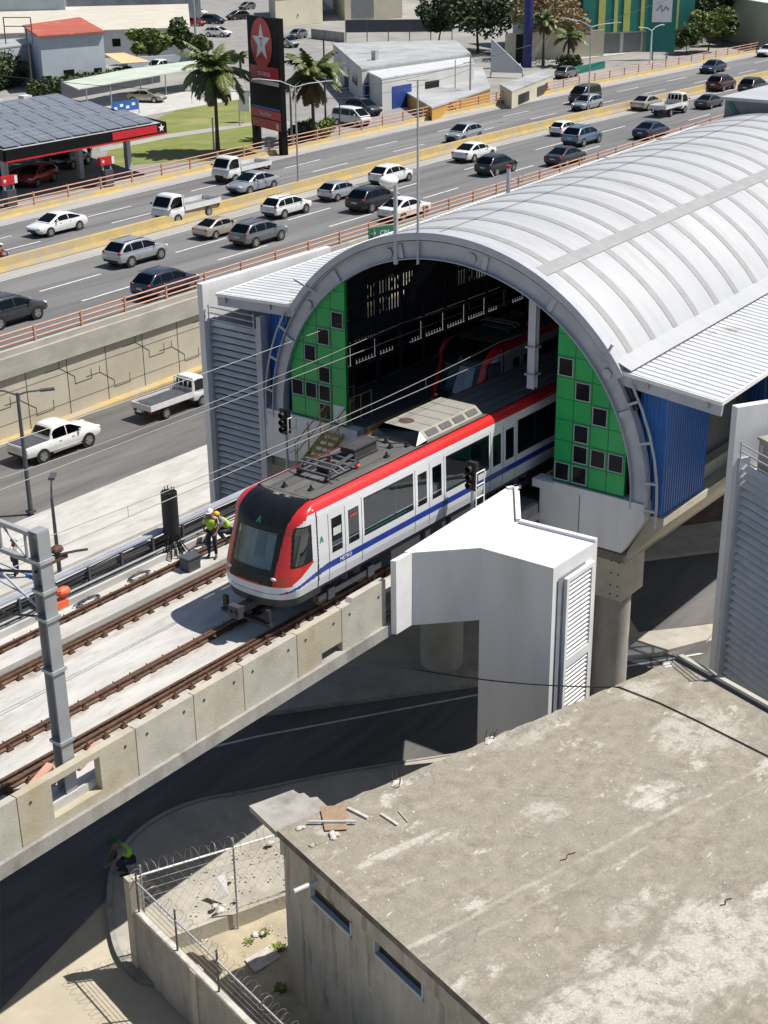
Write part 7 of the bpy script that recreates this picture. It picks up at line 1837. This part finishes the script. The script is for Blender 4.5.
# utility poles and background wires
PT = {}
for i, (px, py, yt, r, lab, mt) in enumerate(((33, 95, 28, .12, 'leaning wooden utility pole before the red roofed house', 'bark'), (197, 60, -10, .16, 'grey utility pole at the end of the beige roof', 'steel'), (214, 150, 118, .1, 'short white post beside the large palm trunk', 'white'), (292, 145, 84, .12, 'pale concrete pole just right of the tall sign', 'conc_grey'), (326, 134, 40, .11, 'thin dark pole right of the second palm', 'steel_dark'), (340, 132, 100, .08, 'short dark pole beside the white minivan', 'steel_dark'), (470, 104, 55, .13, 'grey utility pole in front of the grey roofed shed', 'steel'), (455, 102, 60, .07, 'thin pole on the edge of the grey roofed shed', 'steel'), (675, 48, -8, .14, 'utility pole among the dark trees right of the billboard', 'steel'), (690, 44, -4, .15, 'middle grey utility pole before the dark trees', 'steel'), (700, 42, -12, .15, 'white utility pole before the dark trees', 'steel_pale'), (743, 42, -40, .32, 'thick grey pole at the top right', 'steel'), (240, 126, 100, .08, 'thin post holding the blue and white notice by the palm', 'steel'))):
    b = at(px, py, UG); H = hgt(b, yt); m = MB(); m.tube([b, b+Vector((0, 0, H))], [r, r*.75], 8)
    if r > .11: m.beam(b+Vector((-.9, .3, H-.8)), b+Vector((.9, -.3, H-.8)), .1, .1)
    single(m, 'utility_pole', mt, lab, 'pole', loc=b, group='poles beyond the highway'); PT[i] = b+Vector((0, 0, H-.7))
span('power_line', at(-40, 70, UG+7), PT[3], .6, .025, 'dark power line from the left edge to the pole beside the tall sign', 'cable')
span('power_line', PT[3], PT[6], .7, .025, 'dark power line between the tall sign and the grey shed', 'cable')
span('power_line', PT[6], PT[11], .9, .03, 'dark power line crossing in front of the green clad building', 'cable')
span('power_line', PT[3]+Vector((0, 0, -.6)), PT[6]+Vector((0, 0, -.8)), 1.0, .02, 'lower dark power line in front of the workshop roofs', 'cable')
# filling station canopy
za = UG+4.35
f0, f1, bk = at(4, 150.5, za), at(165, 122, za), at(58, 96, za)
ex = (f1-f0); ey = bk-f1
ex.z = ey.z = 0; nx = ex.normalized(); ny = ey.normalized()
t = thing('station_canopy', 'filling station canopy with black and red fascia and solar panels on its roof', 'canopy', (f0.x, f0.y, UG))
m = MB(); m.extr([Vector((p.x, p.y, za-.75)) for p in (f0, f1, f1+ey, f0+ey)], (0, 0, .62)); m.build('canopy_roof', 'tin_grey', t)
for a, b in ((f0, f1), (f1, f1+ey), (f0+ey, f0), (f1+ey, f0+ey)):
    d = (b-a).normalized(); n = Vector((d.y, -d.x, 0)); c0, c1 = a+n*.06, b+n*.06
    m = MB(); m.beam(Vector((c0.x, c0.y, za-.42)), Vector((c1.x, c1.y, za-.42)), .12, .84); fa = m.build('fascia', 'sign_black', t)
    m = MB(); c0, c1 = a+n*.08, b+n*.08; m.beam(Vector((c0.x, c0.y, za-.90)), Vector((c1.x, c1.y, za-.90)), .12, .12); m.build('fascia_band', 'sign_red', fa)
nf = Vector((nx.y, -nx.x, 0))
m = MB(); p, q = f0+ex*.64+nf*.135, f0+ex*.935+nf*.135; m.beam(Vector((p.x, p.y, za-.40)), Vector((q.x, q.y, za-.40)), .03, .62); m.build('red_fascia_panel', 'sign_red', t)  # plain red panel on the black fascia
def star(mb, o, u, v, r, ri=None):
    ri = ri or r*.4; pts = []
    for i in range(10):
        a = math.pi/2+i*math.pi/5; rr = r if i % 2 == 0 else ri; pts.append(o+u*(rr*math.cos(a))+v*(rr*math.sin(a)))
    for i in range(10): mb.face([o, pts[i], pts[(i+1) % 10]])
m = MB(); o = f0+ex*.965+nf*.14; star(m, Vector((o.x, o.y, za-.40)), nx, Vector((0, 0, 1)), .38); m.build('star_emblem', 'white', t)
ncol = 0
for i in range(9):
    for jr in range(3):
        v0 = (.05, .38, .70)[jr]; u0 = .03+i*.105
        if u0+.1 > .99: continue
        p = f0+ex*u0+ey*v0; m = MB(); w_, l_ = ex*.098, ey*.255
        m.add([Vector((p.x, p.y, za+.02)), Vector(((p+w_).x, (p+w_).y, za+.02)), Vector(((p+w_+l_).x, (p+w_+l_).y, za+.42)), Vector(((p+l_).x, (p+l_).y, za+.42))]+[Vector((p.x, p.y, za-.02)), Vector(((p+w_).x, (p+w_).y, za-.02)), Vector(((p+w_+l_).x, (p+w_+l_).y, za+.38)), Vector(((p+l_).x, (p+l_).y, za+.38))], [(0, 1, 2, 3), (7, 6, 5, 4), (0, 4, 5, 1), (1, 5, 6, 2), (2, 6, 7, 3), (3, 7, 4, 0)])
        sp = m.build('solar_panel', 'solar', t)
        m = MB(); 
        for k in range(1, 4):
            q = p+l_*(k/4); m.beam(Vector((q.x, q.y, za+.025+.4*k/4)), Vector(((q+w_).x, (q+w_).y, za+.025+.4*k/4)), .05, .012)
        q = p+w_*.5; m.beam(Vector((q.x, q.y, za+.03)), Vector(((q+l_).x, (q+l_).y, za+.43)), .05, .012); m.build('cell_line', 'tin_grey', sp)
for u_, v_ in ((.12, .22), (.58, .22), (.12, .72), (.58, .72), (.9, .22), (.9, .72)):
    p = f0+ex*u_+ey*v_; MB().box(p.x-.22, p.x+.22, p.y-.22, p.y+.22, UG, za-.75).build('column', 'steel_pale', t)
for k, u_ in enumerate((.3, .55, .75)): p = f0+ex*u_+ey*.97; m = MB(); m.box(p.x-.5, p.x+.5, p.y-.4, p.y+.4, za, za+.6); m.build('vent_box', 'town_white', t)
for i, (px, py, lab) in enumerate(((108, 186, 'red topped fuel pump at the right end of the island, nearest the lawn'), (11, 207, 'red topped fuel pump at the left edge nearest the highway'), (46, 165, 'red topped fuel pump in the back row under the canopy'))):
    p = at(px, py, UG); t = thing('fuel_pump', lab, 'fuel pump', tuple(p), group='fuel pumps'); m = MB(); m.box(p.x-.45, p.x+.45, p.y-.3, p.y+.3, UG, UG+1.35); m.build('cabinet', 'steel_dark', t)
    m = MB(); 
    for s in (-1, 1): m.box(p.x+s*.42-.05, p.x+s*.42+.05, p.y-.08, p.y+.08, UG+1.35, UG+1.75)
    m.build('upright', 'steel_pale', t); m = MB(); m.box(p.x-.75, p.x+.75, p.y-.16, p.y+.16, UG+1.75, UG+2.4); h_ = m.build('header', 'sign_red', t); m = MB(); m.box(p.x+.5, p.x+.76, p.y-.17, p.y-.162, UG+1.78, UG+2.37); star(m, Vector((p.x-.45, p.y-.175, UG+2.07)), Vector((1, 0, 0)), Vector((0, 0, 1)), .2); m.build('header_mark', 'white', h_)
# price and brand pylon
zt_ = UG+12.0; q0, q1 = at(246.5, 15, zt_), at(278, 19, zt_); 
t = thing('filling_station_sign', 'tall black and red filling station sign with a white star on a red disc', 'sign', (q0.x, q0.y, UG)); d = (q1-q0); d.z = 0; W_ = d.length; u = d.normalized(); n = Vector((u.y, -u.x, 0)); n = n if n.dot(CAM-q0) > 0 else -n
b0 = Vector((q0.x, q0.y, 0)); v = Vector((0, 0, 1))
def pan(name, x0, x1, z0, z1, mat, par, off=.0, th=.03):
    a, b = b0+u*x0+n*off, b0+u*x1+n*off; m = MB(); m.extr([a+v*(UG+z0), b+v*(UG+z0), b+v*(UG+z1), a+v*(UG+z1)], n*th); return m.build(name, mat, par)
m = MB(); a = b0; m.extr([a+v*(UG+2.2), a+u*W_+v*(UG+2.2), a+u*W_+v*zt_, a+v*zt_], n*-.5); m.build('sign_body', 'sign_black', t)
m = MB(); m.extr([a+u*.1+v*UG, a+u*.75+v*UG, a+u*.75+v*(UG+2.2), a+u*.1+v*(UG+2.2)], n*-.6); m.extr([a+u*(W_-.75)+v*UG, a+u*(W_-.1)+v*UG, a+u*(W_-.1)+v*(UG+2.2), a+u*(W_-.75)+v*(UG+2.2)], n*-.6); m.build('leg', 'sign_black', t)
cx, cz = W_*.45, UG+9.75; rr = W_*.335
m = MB(); pts = [b0+u*(cx+rr*math.cos(i*.1963))+v*(cz+rr*1.12*math.sin(i*.1963))+n*.012 for i in range(32)]; m.extr(pts, n*.03); disc = m.build('red_disc', 'sign_red', t)
m = MB(); star(m, b0+u*cx+v*cz+n*.05, u, v, rr*.88, rr*.36); m.build('white_star', 'white', t)
text_mesh('T', rr*.62, 'sign_red', t, 'letter', tuple(b0+u*cx+v*(cz-.02)+n*.058), u, v, .004)
p = pan('red_band', .25, W_-.25, 6.6, 7.75, 'sign_red', t, .01); text_mesh('TECHRON', .50, 'white', t, 'lettering', tuple(b0+u*(W_*.5)+v*(UG+7.05)+n*.05), u, v)
pan('white_strip', .3, W_-.25, 6.15, 6.5, 'plate', t, .01)
p = pan('blue_strip', .3, W_-.2, 3.95, 4.15, 'sign_blue', t, .01)
pan('red_panel', .15, W_-.1, 3.15, 3.9, 'sign_red', t, .01); text_mesh('Food Mart', .48, 'white', t, 'lettering', tuple(b0+u*(W_*.5)+v*(UG+3.5)+n*.05), u, v)
pan('red_panel', .25, W_-.1, 2.25, 3.05, 'sign_red', t, .01); m = MB(); m.tube([b0+u*.5+v*(UG+2.5)+n*.05, b0+u*.9+v*(UG+2.85)+n*.05, b0+u*1.5+v*(UG+2.6)+n*.05], .05, 5); m.ball(b0+u*(W_-.65)+v*(UG+2.65)+n*.04, (.2, .2, .28), 8, 6); m.build('panel_mark', 'plate', t)
# banner and small sign by the lawn
a, b = at(112, 114, UG+.4), at(139, 110, UG+.4); t = thing('banner', 'blue and white banner strung at the edge of the lawn behind the canopy', 'banner', tuple(a)); m = MB(); m.beam(a+v*.65, b+v*.65, .05, 1.1); m.build('cloth', 'sign_blue', t); d = b-a; nn = Vector((d.y, -d.x, 0)).normalized(); nn = nn if nn.dot(CAM-a) > 0 else -nn
m = MB(); [m.beam(a+d*f+v*(.5+.25*(i % 2))+nn*.04, a+d*(f+.12)+v*(.5+.25*(i % 2))+nn*.04, .02, .3) for i, f in enumerate((.08, .3, .52, .74))]; m.build('white_marks', 'white', t); m = MB(); [m.tube([q-v*.4, q+v*1.3], .05, 6) for q in (a, b)]; m.build('pole', 'steel', t)
a, b = at(240, 112, UG+1), at(250, 113, UG+1); m = MB(); m.beam(a+v*1.2, b+v*1.2, .08, 2.2, 0); m.beam(a+v*2.0+nf*.06, b+v*2.0+nf*.06, .02, .55, 1); m.tube([a.lerp(b, .5)-v*1, a.lerp(b, .5)], .05, 6, 0); single(m, 'notice_sign', ['white', 'sign_blue'], 'white and blue notice sign on a post left of the tall sign', 'sign')
